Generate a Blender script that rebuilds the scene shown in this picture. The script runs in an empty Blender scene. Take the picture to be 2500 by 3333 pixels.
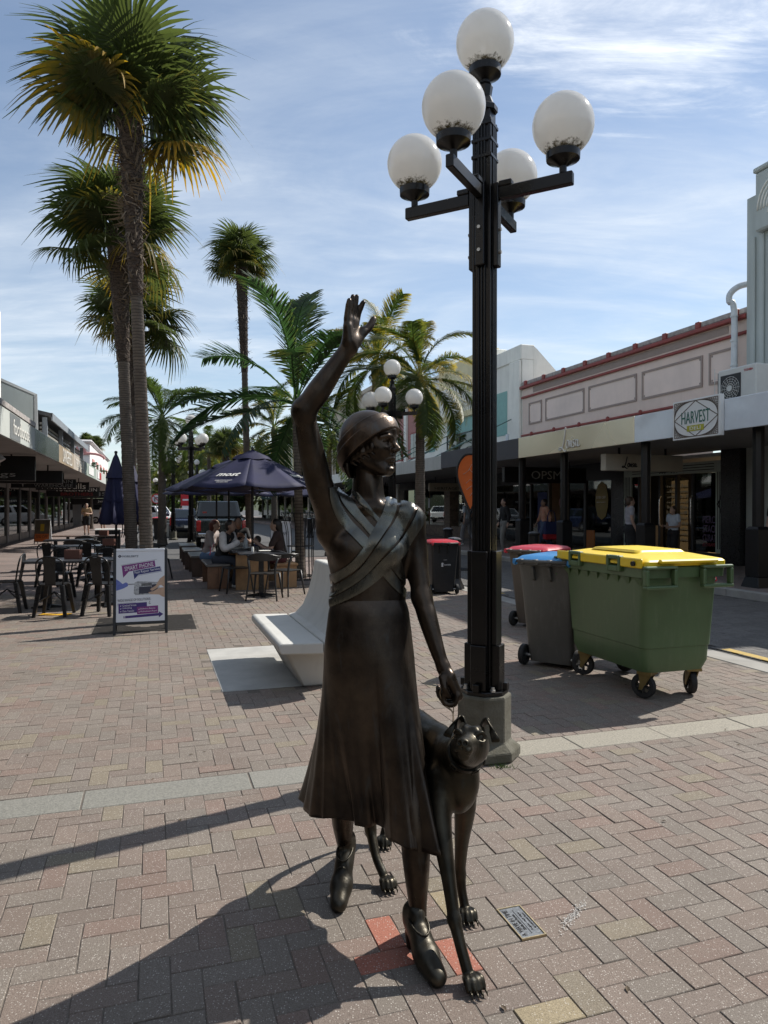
import bpy, bmesh, math, random
import numpy as np
from mathutils import Vector, Matrix, Euler
rad = math.radians
random.seed(7); rng = np.random.default_rng(7)
scene = bpy.context.scene
COL = scene.collection
# ---------------------------------------------------------------- camera
FPX, CX, HY, EYE = 2311.0, 1250.0, 1650.0, 1.55      # lens in source pixels, horizon row, eye height
cam = bpy.data.cameras.new('camera'); camo = bpy.data.objects.new('camera', cam); COL.objects.link(camo)
cam.sensor_fit = 'VERTICAL'; cam.sensor_height = 36.0
cam.lens = 36.0 * FPX / 3333.0
cam.clip_start = 0.05; cam.clip_end = 3000
camo.location = (0, 0, EYE)
camo.rotation_euler = (rad(90) - math.atan((1666.5 - HY) / FPX), 0, 0)
scene.camera = camo
# ---------------------------------------------------------------- sky and sun
SUN_EL, SUN_AZ = rad(44), math.atan2(0.84, 0.54)      # azimuth clockwise from +Y
world = bpy.data.worlds.new('World'); scene.world = world; world.use_nodes = True
def build_world():
    nt = world.node_tree; N = nt.nodes; L = nt.links; N.clear()
    out = N.new('ShaderNodeOutputWorld'); bg = N.new('ShaderNodeBackground')
    sky = N.new('ShaderNodeTexSky'); sky.sky_type = 'NISHITA'; sky.sun_disc = False
    sky.sun_elevation = SUN_EL; sky.sun_rotation = SUN_AZ
    sky.air_density = 1.05; sky.dust_density = 0.1; sky.ozone_density = 1.8; sky.altitude = 10
    tc = N.new('ShaderNodeTexCoord'); sep = N.new('ShaderNodeSeparateXYZ'); L.new(tc.outputs['Generated'], sep.inputs[0])
    def math_(op, a, b=None, clamp=False):
        n = N.new('ShaderNodeMath'); n.operation = op; n.use_clamp = clamp
        for i, v in enumerate((a, b)):
            if v is None: continue
            if isinstance(v, (int, float)): n.inputs[i].default_value = v
            else: L.new(v, n.inputs[i])
        return n.outputs[0]
    zz = math_('ADD', math_('MAXIMUM', sep.outputs[2], 0.0), 0.16)
    cx = math_('DIVIDE', sep.outputs[0], zz); cy = math_('DIVIDE', sep.outputs[1], zz)
    comb = N.new('ShaderNodeCombineXYZ'); L.new(cx, comb.inputs[0]); L.new(cy, comb.inputs[1])
    mp = N.new('ShaderNodeMapping'); L.new(comb.outputs[0], mp.inputs[0])
    mp.inputs['Rotation'].default_value = (0, 0, rad(-22)); mp.inputs['Scale'].default_value = (0.34, 0.9, 1)
    mp.inputs['Location'].default_value = (1.3, 0.4, 0)
    def noise(scale, detail, rough, dist, vec):
        n = N.new('ShaderNodeTexNoise'); n.inputs['Scale'].default_value = scale; n.inputs['Detail'].default_value = detail
        n.inputs['Roughness'].default_value = rough; n.inputs['Distortion'].default_value = dist
        L.new(vec, n.inputs['Vector']); return n.outputs['Fac']
    def ramp(fac, p0, p1, v0=0.0, v1=1.0):
        n = N.new('ShaderNodeMapRange'); n.interpolation_type = 'SMOOTHSTEP'
        n.inputs[1].default_value = p0; n.inputs[2].default_value = p1; n.inputs[3].default_value = v0; n.inputs[4].default_value = v1
        L.new(fac, n.inputs[0]); return n.outputs[0]
    big = ramp(noise(0.85, 3, 0.5, 0.35, mp.outputs[0]), 0.20, 0.62)
    wisp = ramp(noise(2.2, 9, 0.6, 0.8, mp.outputs[0]), 0.30, 0.76)
    fine = ramp(noise(6.5, 8, 0.66, 0.5, mp.outputs[0]), 0.36, 0.8)
    veil = math_('MULTIPLY', big, math_('ADD', 0.35, math_('MULTIPLY', wisp, 0.75)))
    veil = math_('MULTIPLY', veil, math_('ADD', 0.62, math_('MULTIPLY', fine, 0.42)))
    # one brighter fleecy bank, high up and to the right of straight ahead (towards the sun)
    dx = math_('SUBTRACT', cx, 0.42); dy = math_('SUBTRACT', cy, 1.12)
    d2 = math_('ADD', math_('MULTIPLY', dx, dx), math_('MULTIPLY', math_('MULTIPLY', dy, dy), 2.2))
    bank = ramp(math_('SUBTRACT', math_('ADD', math_('ADD', math_('MULTIPLY', wisp, .45), .20), math_('MULTIPLY', fine, .40)), math_('MULTIPLY', d2, 2.2)), 0.08, 0.62)
    c = math_('MINIMUM', math_('MULTIPLY', veil, 0.92), 1.0)
    mix = N.new('ShaderNodeMix'); mix.data_type = 'RGBA'
    L.new(c, mix.inputs['Factor']); L.new(sky.outputs[0], mix.inputs['A'])
    mix.inputs['B'].default_value = (7.3, 7.85, 8.4, 1)
    mix2 = N.new('ShaderNodeMix'); mix2.data_type = 'RGBA'; L.new(math_('MULTIPLY', bank, 0.92), mix2.inputs['Factor']); L.new(mix.outputs['Result'], mix2.inputs['A']); mix2.inputs['B'].default_value = (9.6, 9.9, 10.2, 1)
    L.new(mix2.outputs['Result'], bg.inputs['Color']); bg.inputs['Strength'].default_value = 0.107
    L.new(bg.outputs[0], out.inputs['Surface'])
build_world()
sund = bpy.data.lights.new('sun', 'SUN'); sund.energy = 5.0; sund.angle = rad(0.53); sund.color = (1.0, 0.955, 0.89)
suno = bpy.data.objects.new('sun', sund); COL.objects.link(suno)
tosun = Vector((math.sin(SUN_AZ) * math.cos(SUN_EL), math.cos(SUN_AZ) * math.cos(SUN_EL), math.sin(SUN_EL)))
suno.rotation_euler = tosun.to_track_quat('Z', 'Y').to_euler(); suno.location = (20, 12, 30)
scene.view_settings.view_transform = 'Standard'; scene.view_settings.look = 'None'
scene.view_settings.exposure = 0.28; scene.view_settings.gamma = 1.0
scene.render.engine = 'CYCLES'
scene.cycles.use_denoising = True
scene.cycles.max_bounces = 6; scene.cycles.diffuse_bounces = 3; scene.cycles.glossy_bounces = 3
scene.cycles.transparent_max_bounces = 10; scene.cycles.caustics_reflective = False; scene.cycles.caustics_refractive = False
# ---------------------------------------------------------------- frames
TH = rad(18.0)                                         # the street runs 18 degrees left of the view axis
def S(v, u, z=0.0):                                    # street frame (v across to the right, u along) -> world
    return Vector((v * math.cos(TH) - u * math.sin(TH), v * math.sin(TH) + u * math.cos(TH), z))
def UV(x, y):
    return (x * math.cos(TH) + y * math.sin(TH), -x * math.sin(TH) + y * math.cos(TH))
def W(px, py, Y):                                      # point at depth Y seen at a given place
    return Vector(((px - CX) / FPX * Y, Y, EYE + (HY - py) / FPX * Y))
def G(px, py, z=0.0):
    Y = (EYE - z) * FPX / (py - HY)
    return Vector(((px - CX) / FPX * Y, Y, z))
# ---------------------------------------------------------------- mesh builder
class MB:
    def __init__(s): s.v = []; s.f = []
    def add(s, vs, fs):
        o = len(s.v); s.v.extend([tuple(p) for p in vs]); s.f.extend([tuple(i + o for i in f) for f in fs]); return s
    def box(s, x0, x1, y0, y1, z0, z1):
        return s.add([(x0,y0,z0),(x1,y0,z0),(x1,y1,z0),(x0,y1,z0),(x0,y0,z1),(x1,y0,z1),(x1,y1,z1),(x0,y1,z1)],
                     [(0,3,2,1),(4,5,6,7),(0,1,5,4),(1,2,6,5),(2,3,7,6),(3,0,4,7)])
    def cbox(s, c, d, m=None):
        x, y, z = [q / 2 for q in d]; vs = [Vector((a*x, b*y, e*z)) for e in (-1,1) for a, b in ((-1,-1),(1,-1),(1,1),(-1,1))]
        if m is not None: vs = [m @ p for p in vs]
        c = Vector(c)
        return s.add([p + c for p in vs], [(0,3,2,1),(4,5,6,7),(0,1,5,4),(1,2,6,5),(2,3,7,6),(3,0,4,7)])
    def frustum(s, x0,x1,y0,y1,z0, X0,X1,Y0,Y1,z1):
        return s.add([(x0,y0,z0),(x1,y0,z0),(x1,y1,z0),(x0,y1,z0),(X0,Y0,z1),(X1,Y0,z1),(X1,Y1,z1),(X0,Y1,z1)],
                     [(0,3,2,1),(4,5,6,7),(0,1,5,4),(1,2,6,5),(2,3,7,6),(3,0,4,7)])
    def tube(s, pts, r, n=8, caps=True, flat=1.0):
        pts = [Vector(p) for p in pts]; m = len(pts)
        rs = r if isinstance(r, (list, tuple)) else [r] * m
        o = len(s.v); up = None
        for i, p in enumerate(pts):
            t = (pts[min(i+1, m-1)] - pts[max(i-1, 0)]).normalized()
            if up is None:
                up = Vector((0,0,1)) if abs(t.z) < .9 else Vector((1,0,0))
            a = t.cross(up)
            if a.length < 1e-6: a = t.orthogonal()
            a.normalize(); b = a.cross(t); up = b
            for k in range(n):
                w = 2*math.pi*k/n
                s.v.append(tuple(p + (a*math.cos(w) + b*math.sin(w)*flat) * rs[i]))
        for i in range(m-1):
            for k in range(n):
                q = (k+1) % n
                s.f.append((o+i*n+k, o+(i+1)*n+k, o+(i+1)*n+q, o+i*n+q))
        if caps:
            s.f.append(tuple(o+k for k in range(n))); s.f.append(tuple(o+(m-1)*n+k for k in reversed(range(n))))
        return s
    def lathe(s, prof, n=16, c=(0,0,0), ph=0.0, caps=True, sx=1, sy=1):
        o = len(s.v)
        for r, z in prof:
            for k in range(n):
                w = 2*math.pi*k/n + ph
                s.v.append((c[0]+r*math.cos(w)*sx, c[1]+r*math.sin(w)*sy, c[2]+z))
        for i in range(len(prof)-1):
            for k in range(n):
                q = (k+1) % n
                s.f.append((o+i*n+k, o+i*n+q, o+(i+1)*n+q, o+(i+1)*n+k))
        if caps:
            s.f.append(tuple(o+k for k in reversed(range(n)))); s.f.append(tuple(o+(len(prof)-1)*n+k for k in range(n)))
        return s
    def loft(s, rings, close=True, caps=True):
        o = len(s.v); n = len(rings[0])
        for r in rings: s.v.extend([tuple(p) for p in r])
        for i in range(len(rings)-1):
            for k in range(n if close else n-1):
                q = (k+1) % n
                s.f.append((o+i*n+k, o+i*n+q, o+(i+1)*n+q, o+(i+1)*n+k))
        if caps and close:
            s.f.append(tuple(o+k for k in reversed(range(n)))); s.f.append(tuple(o+(len(rings)-1)*n+k for k in range(n)))
        return s
    def prism(s, poly, a, b, axis='x'):               # polygon (2D) swept along an axis from a to b
        def P(p, t): return {'x': (t, p[0], p[1]), 'y': (p[0], t, p[1]), 'z': (p[0], p[1], t)}[axis]
        n = len(poly); o = len(s.v)
        s.v.extend([P(p, a) for p in poly] + [P(p, b) for p in poly])
        s.f.append(tuple(o+k for k in reversed(range(n)))); s.f.append(tuple(o+n+k for k in range(n)))
        for k in range(n):
            q = (k+1) % n; s.f.append((o+k, o+q, o+n+q, o+n+k))
        return s
    def xf(s, m, start=0):
        s.v[start:] = [tuple(m @ Vector(p)) for p in s.v[start:]]; return s
    def mesh(s, name):
        me = bpy.data.meshes.new(name); me.from_pydata(s.v, [], s.f); me.update(); return me
def fixn(me):
    bm = bmesh.new(); bm.from_mesh(me); bmesh.ops.recalc_face_normals(bm, faces=bm.faces); bm.to_mesh(me); bm.free()
def obj(name, mb, mat, parent=None, smooth=False, bevel=0, loc=None, rot=None, norm=True, seg=1, ang=40):
    me = mb.mesh(name) if isinstance(mb, MB) else mb
    if norm and isinstance(mb, MB): fixn(me)
    o = bpy.data.objects.new(name, me); COL.objects.link(o)
    if mat is not None and not me.materials: me.materials.append(mat)
    if smooth:
        me.polygons.foreach_set('use_smooth', [True]*len(me.polygons))
        if smooth == 'auto': me.set_sharp_from_angle(angle=rad(ang))
    if bevel:
        b = o.modifiers.new('bevel', 'BEVEL'); b.width = bevel; b.segments = seg; b.limit_method = 'ANGLE'; b.angle_limit = rad(ang)
    if parent is not None: o.parent = parent
    if loc is not None: o.location = loc
    if rot is not None: o.rotation_euler = rot
    return o
def tag(o, label, cat, group=None):
    o['label'] = label; o['category'] = cat
    if group: o['group'] = group
    return o
def thing(name, label, cat, loc=(0,0,0), rz=0.0, group=None):
    o = bpy.data.objects.new(name, None); COL.objects.link(o); o.empty_display_size = .1
    o.location = loc; o.rotation_euler = (0, 0, rz); return tag(o, label, cat, group)
def struct(o, kind='structure'): o['kind'] = kind; return o
def dup(root, loc=None, rz=None, label=None):
    def cp(o, par):
        c = o.copy(); COL.objects.link(c); c.parent = par
        for ch in KIDS.get(o.name, None) or [x for x in o.children]: cp(ch, c)
        return c
    r = cp(root, None)
    if loc is not None: r.location = loc
    if rz is not None: r.rotation_euler = (0, 0, rz)
    if label: r['label'] = label
    return r
KIDS = {}
# ---------------------------------------------------------------- materials
MATS = {}
def M(name, col, rough=.55, metal=0.0, var=.10, vs=4.0, bump=0.0, bs=60.0, spec=.5, coat=0.0, col2=None, trans=0.0, det=4, em=None, sheen=0):
    if name in MATS: return MATS[name]
    m = bpy.data.materials.new(name); m.use_nodes = True; nt = m.node_tree; N = nt.nodes; L = nt.links
    b = N['Principled BSDF']; b.inputs['Roughness'].default_value = rough; b.inputs['Metallic'].default_value = metal
    b.inputs['Specular IOR Level'].default_value = spec; b.inputs['Coat Weight'].default_value = coat
    if trans: b.inputs['Transmission Weight'].default_value = trans
    if em: b.inputs['Emission Color'].default_value = (*em[0], 1); b.inputs['Emission Strength'].default_value = em[1]
    tc = N.new('ShaderNodeTexCoord')
    n = N.new('ShaderNodeTexNoise'); n.inputs['Scale'].default_value = vs; n.inputs['Detail'].default_value = det; n.inputs['Roughness'].default_value = .62
    L.new(tc.outputs['Object'], n.inputs['Vector'])
    mr = N.new('ShaderNodeMapRange'); mr.inputs[1].default_value = .28; mr.inputs[2].default_value = .72; L.new(n.outputs['Fac'], mr.inputs[0])
    mix = N.new('ShaderNodeMix'); mix.data_type = 'RGBA'
    c2 = col2 or tuple(min(1, c*(1+var)) for c in col); c1 = tuple(c*(1-var) for c in col) if not col2 else col
    mix.inputs['A'].default_value = (*c1, 1); mix.inputs['B'].default_value = (*c2, 1)
    L.new(mr.outputs[0], mix.inputs['Factor']); L.new(mix.outputs['Result'], b.inputs['Base Color'])
    if rough > .12:
        rr = N.new('ShaderNodeMapRange'); rr.inputs[1].default_value = .3; rr.inputs[2].default_value = .7
        rr.inputs[3].default_value = max(.02, rough-.07); rr.inputs[4].default_value = min(1, rough+.07)
        L.new(n.outputs['Fac'], rr.inputs[0]); L.new(rr.outputs[0], b.inputs['Roughness'])
    if bump:
        n2 = N.new('ShaderNodeTexNoise'); n2.inputs['Scale'].default_value = bs; n2.inputs['Detail'].default_value = 5
        L.new(tc.outputs['Object'], n2.inputs['Vector'])
        bp = N.new('ShaderNodeBump'); bp.inputs['Strength'].default_value = min(1, bump); bp.inputs['Distance'].default_value = .01
        L.new(n2.outputs['Fac'], bp.inputs['Height']); L.new(bp.outputs[0], b.inputs['Normal'])
    MATS[name] = m; return m
def glass_mat(name='shop_glass', tint=(.55,.6,.6), refl=1.0):
    if name in MATS: return MATS[name]
    m = bpy.data.materials.new(name); m.use_nodes = True; nt = m.node_tree; N = nt.nodes; L = nt.links
    N.remove(N['Principled BSDF'])
    t = N.new('ShaderNodeBsdfTransparent'); t.inputs[0].default_value = (*tint, 1)
    g = N.new('ShaderNodeBsdfGlossy'); g.inputs['Roughness'].default_value = .02; g.inputs[0].default_value = (.9,.95,.95,1)
    fr = N.new('ShaderNodeFresnel'); fr.inputs[0].default_value = 1.5 + .25*refl
    mx = N.new('ShaderNodeMixShader'); L.new(fr.outputs[0], mx.inputs[0]); L.new(t.outputs[0], mx.inputs[1]); L.new(g.outputs[0], mx.inputs[2])
    L.new(mx.outputs[0], N['Material Output'].inputs['Surface']); MATS[name] = m; return m
# ---------------------------------------------------------------- lettering (flat print), fitted to a width at the end
FIT = []
def text(body, width, height, mat, parent, mtx, name='lettering', ext=.002, shear=0.0, align='CENTER', off=0.0):
    cu = bpy.data.curves.new(name, 'FONT'); cu.body = body; cu.size = 1.0; cu.extrude = ext / max(height, 1e-4) * .72; cu.shear = shear
    cu.align_x = align; cu.align_y = 'CENTER'; cu.resolution_u = 2; cu.offset = off
    cu.materials.append(mat)
    o = bpy.data.objects.new(name, cu); COL.objects.link(o); o.parent = parent
    FIT.append((o, width, height, mtx)); return o
def face_mtx(origin, right, up):                       # letters' x along right, y along up
    r = Vector(right).normalized(); u = Vector(up).normalized(); n = r.cross(u)
    m = Matrix((r, u, n)).transposed().to_4x4(); m.translation = Vector(origin); return m
def stroke(mb, pts, r, n=6, flat=1.0): return mb.tube(pts, r, n, flat=flat)
def smooth_path(pts, k=6):
    pts = [Vector(p) for p in pts]; out = []
    for i in range(len(pts)-1):
        p0 = pts[max(i-1,0)]; p1 = pts[i]; p2 = pts[i+1]; p3 = pts[min(i+2,len(pts)-1)]
        for j in range(k):
            t = j/k
            out.append(.5*((2*p1)+(p2-p0)*t+(2*p0-5*p1+4*p2-p3)*t*t+(3*p1-p0-3*p2+p3)*t**3))
    out.append(pts[-1]); return out
# ---------------------------------------------------------------- sculpting: signed distance fields -> surface nets
class Sculpt:
    def __init__(s): s.p = []
    def cone(s, a, b, ra, rb, k=.02, op='u', sc=None):      # tapered capsule; sc=(axis, factor) flattens the section
        s.p.append(('c', np.array(a, float), np.array(b, float), ra, rb, k, op, sc)); return s
    def path(s, pts, rs, k=.02, op='u', sub=4):              # one smooth limb through the points
        pts = np.array([np.array(p, float) for p in pts]); rs = np.array(rs, float); A = np.column_stack([pts, rs]); m = len(A); out = []
        for i in range(m-1):
            p0, p1, p2, p3 = A[max(i-1,0)], A[i], A[i+1], A[min(i+2,m-1)]
            for j in range(sub):
                t = j/sub; out.append(.5*(2*p1+(p2-p0)*t+(2*p0-5*p1+4*p2-p3)*t*t+(3*p1-p0-3*p2+p3)*t**3))
        out.append(A[-1]); s.p.append(('p', np.array(out), None, None, None, k, op, None)); return s
    def ell(s, c, r, k=.02, op='u', R=None, cuts=None):
        s.p.append(('e', np.array(c, float), np.array(r, float), R if R is None else np.array(R, float), None, k, op, cuts)); return s
    @staticmethod
    def dist(q, P):
        if q[0] == 'c':
            _, a, b, ra, rb, k, op, sc = q
            if sc is not None:
                ax = np.array(sc[0], float); f = sc[1]
                def tr(X): return X + np.outer(X @ ax, ax * (f - 1)) if X.ndim > 1 else X + ax * (f-1) * (X @ ax)
                P = tr(P); a = tr(a); b = tr(b)
            ab = b - a; L2 = max(ab @ ab, 1e-12)
            t = np.clip(((P - a) @ ab) / L2, 0, 1)
            d = np.linalg.norm(P - a - t[:, None] * ab, axis=1) - (ra + (rb - ra) * t)
            return d / (sc[1] if sc is not None and sc[1] > 1 else 1)
        if q[0] == 'p':
            A = q[1]; best = np.full(len(P), 9.0)
            for i in range(len(A)-1):
                a, b, ra, rb = A[i,:3], A[i+1,:3], A[i,3], A[i+1,3]; ab = b - a; L2 = max(ab @ ab, 1e-12)
                t = np.clip(((P - a) @ ab) / L2, 0, 1)
                d = np.linalg.norm(P - a - t[:, None] * ab, axis=1) - (ra + (rb - ra) * t)
                best = np.minimum(best, d)
            return best
        _, c, r, R, _, k, op, cuts = q
        X = P - c
        if R is not None: X = X @ R.T                    # rows of R: local axes
        k0 = np.linalg.norm(X / r, axis=1); k1 = np.linalg.norm(X / (r*r), axis=1)
        d = k0 * (k0 - 1.0) / np.maximum(k1, 1e-9)
        if cuts:
            for n, o in cuts: d = np.maximum(d, (P @ np.array(n)) - o)
        return d
    @staticmethod
    def comb(F, d, k, op):
        if op == 's': d = -d
        if op == 'u':
            h = np.maximum(k - np.abs(F - d), 0) / max(k, 1e-9); return np.minimum(F, d) - h*h*k*.25
        h = np.maximum(k - np.abs(F - d), 0) / max(k, 1e-9); return np.maximum(F, d) + h*h*k*.25
    def f(s, P):
        F = np.full(len(P), 9.0)
        for q in s.p: F = s.comb(F, s.dist(q, P), q[5], q[6])
        return F
    def bbox(s, q):
        if q[0] == 'c':
            r = max(q[3], q[4])
            return np.minimum(q[1], q[2]) - r, np.maximum(q[1], q[2]) + r
        if q[0] == 'p': return (q[1][:,:3] - q[1][:,3:]).min(0), (q[1][:,:3] + q[1][:,3:]).max(0)
        r = q[2].max() if q[3] is not None else q[2]
        return q[1] - r, q[1] + r
    def mesh(s, name, h, clip=None):
        bb = [s.bbox(q) for q in s.p if q[6] == 'u']
        lo = np.min([b[0] for b in bb], 0) - 3*h; hi = np.max([b[1] for b in bb], 0) + 3*h
        if clip: lo = np.maximum(lo, clip[0]); hi = np.minimum(hi, clip[1])
        n = np.ceil((hi - lo) / h).astype(int) + 1
        F = np.full(n, 1.0, np.float32)
        for q in s.p:
            b0, b1 = s.bbox(q); m = q[5] + 3*h
            i0 = np.clip(np.floor((b0 - m - lo) / h).astype(int), 0, n-1); i1 = np.clip(np.ceil((b1 + m - lo) / h).astype(int) + 1, 1, n)
            if np.any(i1 <= i0): continue
            ax = [lo[a] + h*np.arange(i0[a], i1[a]) for a in range(3)]
            g = np.stack(np.meshgrid(*ax, indexing='ij'), -1).reshape(-1, 3)
            sl = tuple(slice(i0[a], i1[a]) for a in range(3))
            cur = F[sl]
            F[sl] = s.comb(cur.reshape(-1), s.dist(q, g), q[5], q[6]).reshape(cur.shape)
        return surfnets(F, lo, h, name)
def surfnets(F, lo, h, name):
    ins = F < 0
    c = [(i, j, k) for i in (0,1) for j in (0,1) for k in (0,1)]
    n = np.array(F.shape) - 1
    def sh(A, o): return A[o[0]:o[0]+n[0], o[1]:o[1]+n[1], o[2]:o[2]+n[2]]
    cnt = sum(sh(ins, o).astype(np.int8) for o in c)
    act = (cnt > 0) & (cnt < 8)
    idx = np.argwhere(act); ids = np.full(n, -1, np.int32); ids[act] = np.arange(len(idx))
    acc = np.zeros((len(idx), 3)); num = np.zeros(len(idx))
    for o in c:
        for a in range(3):
            if o[a]: continue
            p = list(o); p[a] = 1
            A = F[idx[:,0]+o[0], idx[:,1]+o[1], idx[:,2]+o[2]]; B = F[idx[:,0]+p[0], idx[:,1]+p[1], idx[:,2]+p[2]]
            x = (A < 0) != (B < 0)
            t = np.where(x, A / np.where(A == B, 1, A - B), 0)
            pos = np.repeat(np.array(o, float)[None], len(idx), 0); pos[:, a] = t
            acc[x] += pos[x]; num += x
    V = lo + h * (idx + acc / num[:, None])
    faces = []
    for a in range(3):
        b, d = (a+1) % 3, (a+2) % 3
        s0 = [slice(None)]*3; s1 = [slice(None)]*3; s0[a] = slice(0, -1); s1[a] = slice(1, None)
        A = ins[tuple(s0)]; B = ins[tuple(s1)]
        e = np.argwhere(A != B)
        e = e[(e[:, b] > 0) & (e[:, d] > 0) & (e[:, b] < n[b]) & (e[:, d] < n[d])]
        q = []
        for ob, od in ((-1,-1),(0,-1),(0,0),(-1,0)):
            t = e.copy(); t[:, b] += ob; t[:, d] += od
            q.append(ids[t[:,0], t[:,1], t[:,2]])
        q = np.stack(q, 1); fl = ~A[e[:,0], e[:,1], e[:,2]]
        q[fl] = q[fl][:, ::-1]
        faces.append(q)
    Q = np.concatenate(faces); Q = Q[(Q >= 0).all(1)]
    me = bpy.data.meshes.new(name)
    me.vertices.add(len(V)); me.vertices.foreach_set('co', V.astype(np.float32).ravel())
    me.loops.add(Q.size); me.loops.foreach_set('vertex_index', Q.astype(np.int32).ravel())
    me.polygons.add(len(Q)); me.polygons.foreach_set('loop_start', np.arange(0, Q.size, 4, dtype=np.int32))
    me.polygons.foreach_set('loop_total', np.full(len(Q), 4, np.int32))
    me.polygons.foreach_set('use_smooth', np.ones(len(Q), bool))
    me.update(calc_edges=True); return me
def relax(me, it=2, lam=.5):
    n = len(me.vertices); V = np.empty(n*3, np.float32); me.vertices.foreach_get('co', V); V = V.reshape(-1, 3).astype(float)
    E = np.empty(len(me.edges)*2, np.int32); me.edges.foreach_get('vertices', E); E = E.reshape(-1, 2)
    deg = np.bincount(E.ravel(), minlength=n)[:, None].clip(1)
    for i in range(it):
        for l in (lam, -lam*1.04):
            Sm = np.zeros_like(V)
            for a in range(3):
                Sm[:, a] = np.bincount(E[:,0], V[E[:,1], a], n) + np.bincount(E[:,1], V[E[:,0], a], n)
            V = V + l * (Sm / deg - V)
    me.vertices.foreach_set('co', V.astype(np.float32).ravel()); me.update(); return me
# ================================================================ ground, paving, road
def paving_mat(name, src):
    m = bpy.data.materials.new(name); m.use_nodes = True; nt = m.node_tree; N = nt.nodes; L = nt.links; b = N['Principled BSDF']
    b.inputs['Roughness'].default_value = .82; b.inputs['Specular IOR Level'].default_value = .35
    g = N.new('ShaderNodeNewGeometry')
    if src == 'object':
        oi = N.new('ShaderNodeObjectInfo'); colr = oi.outputs['Color']
    elif src == 'attr':
        at = N.new('ShaderNodeAttribute'); at.attribute_name = 'tone'; colr = at.outputs['Color']
    def noise(sc, det=2, r=.6):
        n = N.new('ShaderNodeTexNoise'); n.inputs['Scale'].default_value = sc; n.inputs['Detail'].default_value = det; n.inputs['Roughness'].default_value = r
        L.new(g.outputs['Position'], n.inputs['Vector']); return n.outputs['Fac']
    def rng_(f, a, b_, c=0., d=1.):
        n = N.new('ShaderNodeMapRange'); n.inputs[1].default_value = a; n.inputs[2].default_value = b_; n.inputs[3].default_value = c; n.inputs[4].default_value = d
        L.new(f, n.inputs[0]); return n.outputs[0]
    def mix(fac, A, B, bt='MIX'):
        n = N.new('ShaderNodeMix'); n.data_type = 'RGBA'; n.blend_type = bt
        if isinstance(fac, float): n.inputs['Factor'].default_value = fac
        else: L.new(fac, n.inputs['Factor'])
        for s, v in (('A', A), ('B', B)):
            if isinstance(v, tuple): n.inputs[s].default_value = (*v, 1)
            else: L.new(v, n.inputs[s])
        return n.outputs['Result']
    grit = noise(210, 3, .75); spk = N.new('ShaderNodeTexVoronoi'); spk.inputs['Scale'].default_value = 130; L.new(g.outputs['Position'], spk.inputs['Vector'])
    wn = N.new('ShaderNodeSeparateColor'); L.new(spk.outputs['Color'], wn.inputs[0])
    sel = rng_(wn.outputs[0], .62, .64)                       # a quarter of the cells carry a pale stone
    near = rng_(spk.outputs['Distance'], .18, .36, 1., 0.)
    mul = N.new('ShaderNodeMath'); mul.operation = 'MULTIPLY'; L.new(sel, mul.inputs[0]); L.new(near, mul.inputs[1])
    c = mix(rng_(grit, .3, .7), mix(1.0, colr, (.62,.60,.58), 'MULTIPLY'), mix(1.0, colr, (1.42,1.42,1.42), 'MULTIPLY'))
    c = mix(rng_(mul.outputs[0], 0, 1, 0, .68), c, (.60,.56,.50))
    c = mix(rng_(noise(1.3, 5), .35, .75, 0., .42), c, mix(1.0, c, (.62,.60,.57), 'MULTIPLY'))
    c = mix(rng_(noise(7, 4), .55, .8, 0., .35), c, (.20,.18,.145))
    gum = N.new('ShaderNodeTexVoronoi'); gum.inputs['Scale'].default_value = 3.6; L.new(g.outputs['Position'], gum.inputs['Vector'])
    gs = N.new('ShaderNodeSeparateColor'); L.new(gum.outputs['Color'], gs.inputs[0]); gm_ = N.new('ShaderNodeMath'); gm_.operation = 'MULTIPLY'; L.new(rng_(gs.outputs[1], .70, .72), gm_.inputs[0]); L.new(rng_(gum.outputs['Distance'], .035, .06, 1., 0.), gm_.inputs[1])
    c = mix(rng_(gm_.outputs[0], 0, 1, 0, .6), c, (.085,.08,.075))          # old trodden gum
    L.new(c, b.inputs['Base Color'])
    bp = N.new('ShaderNodeBump'); bp.inputs['Strength'].default_value = .55; bp.inputs['Distance'].default_value = .004
    L.new(grit, bp.inputs['Height']); L.new(bp.outputs[0], b.inputs['Normal'])
    return m
BRICK_O = paving_mat('paver_single', 'object'); BRICK_A = paving_mat('paver_field', 'attr')
TONES = [((0.2, 0.159, 0.132), 26), ((0.193, 0.165, 0.139), 26), ((0.212, 0.18, 0.134), 6), ((0.189, 0.153, 0.129), 18), ((0.184, 0.158, 0.134), 8), ((0.203, 0.15, 0.124), 8), ((0.198, 0.166, 0.141), 9)]
def tone(r=random):
    x = r.random() * sum(w for _, w in TONES)
    for c, w in TONES:
        x -= w
        if x <= 0: break
    k = .95 + .11 * r.random(); return tuple(q * k for q in c)
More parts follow.
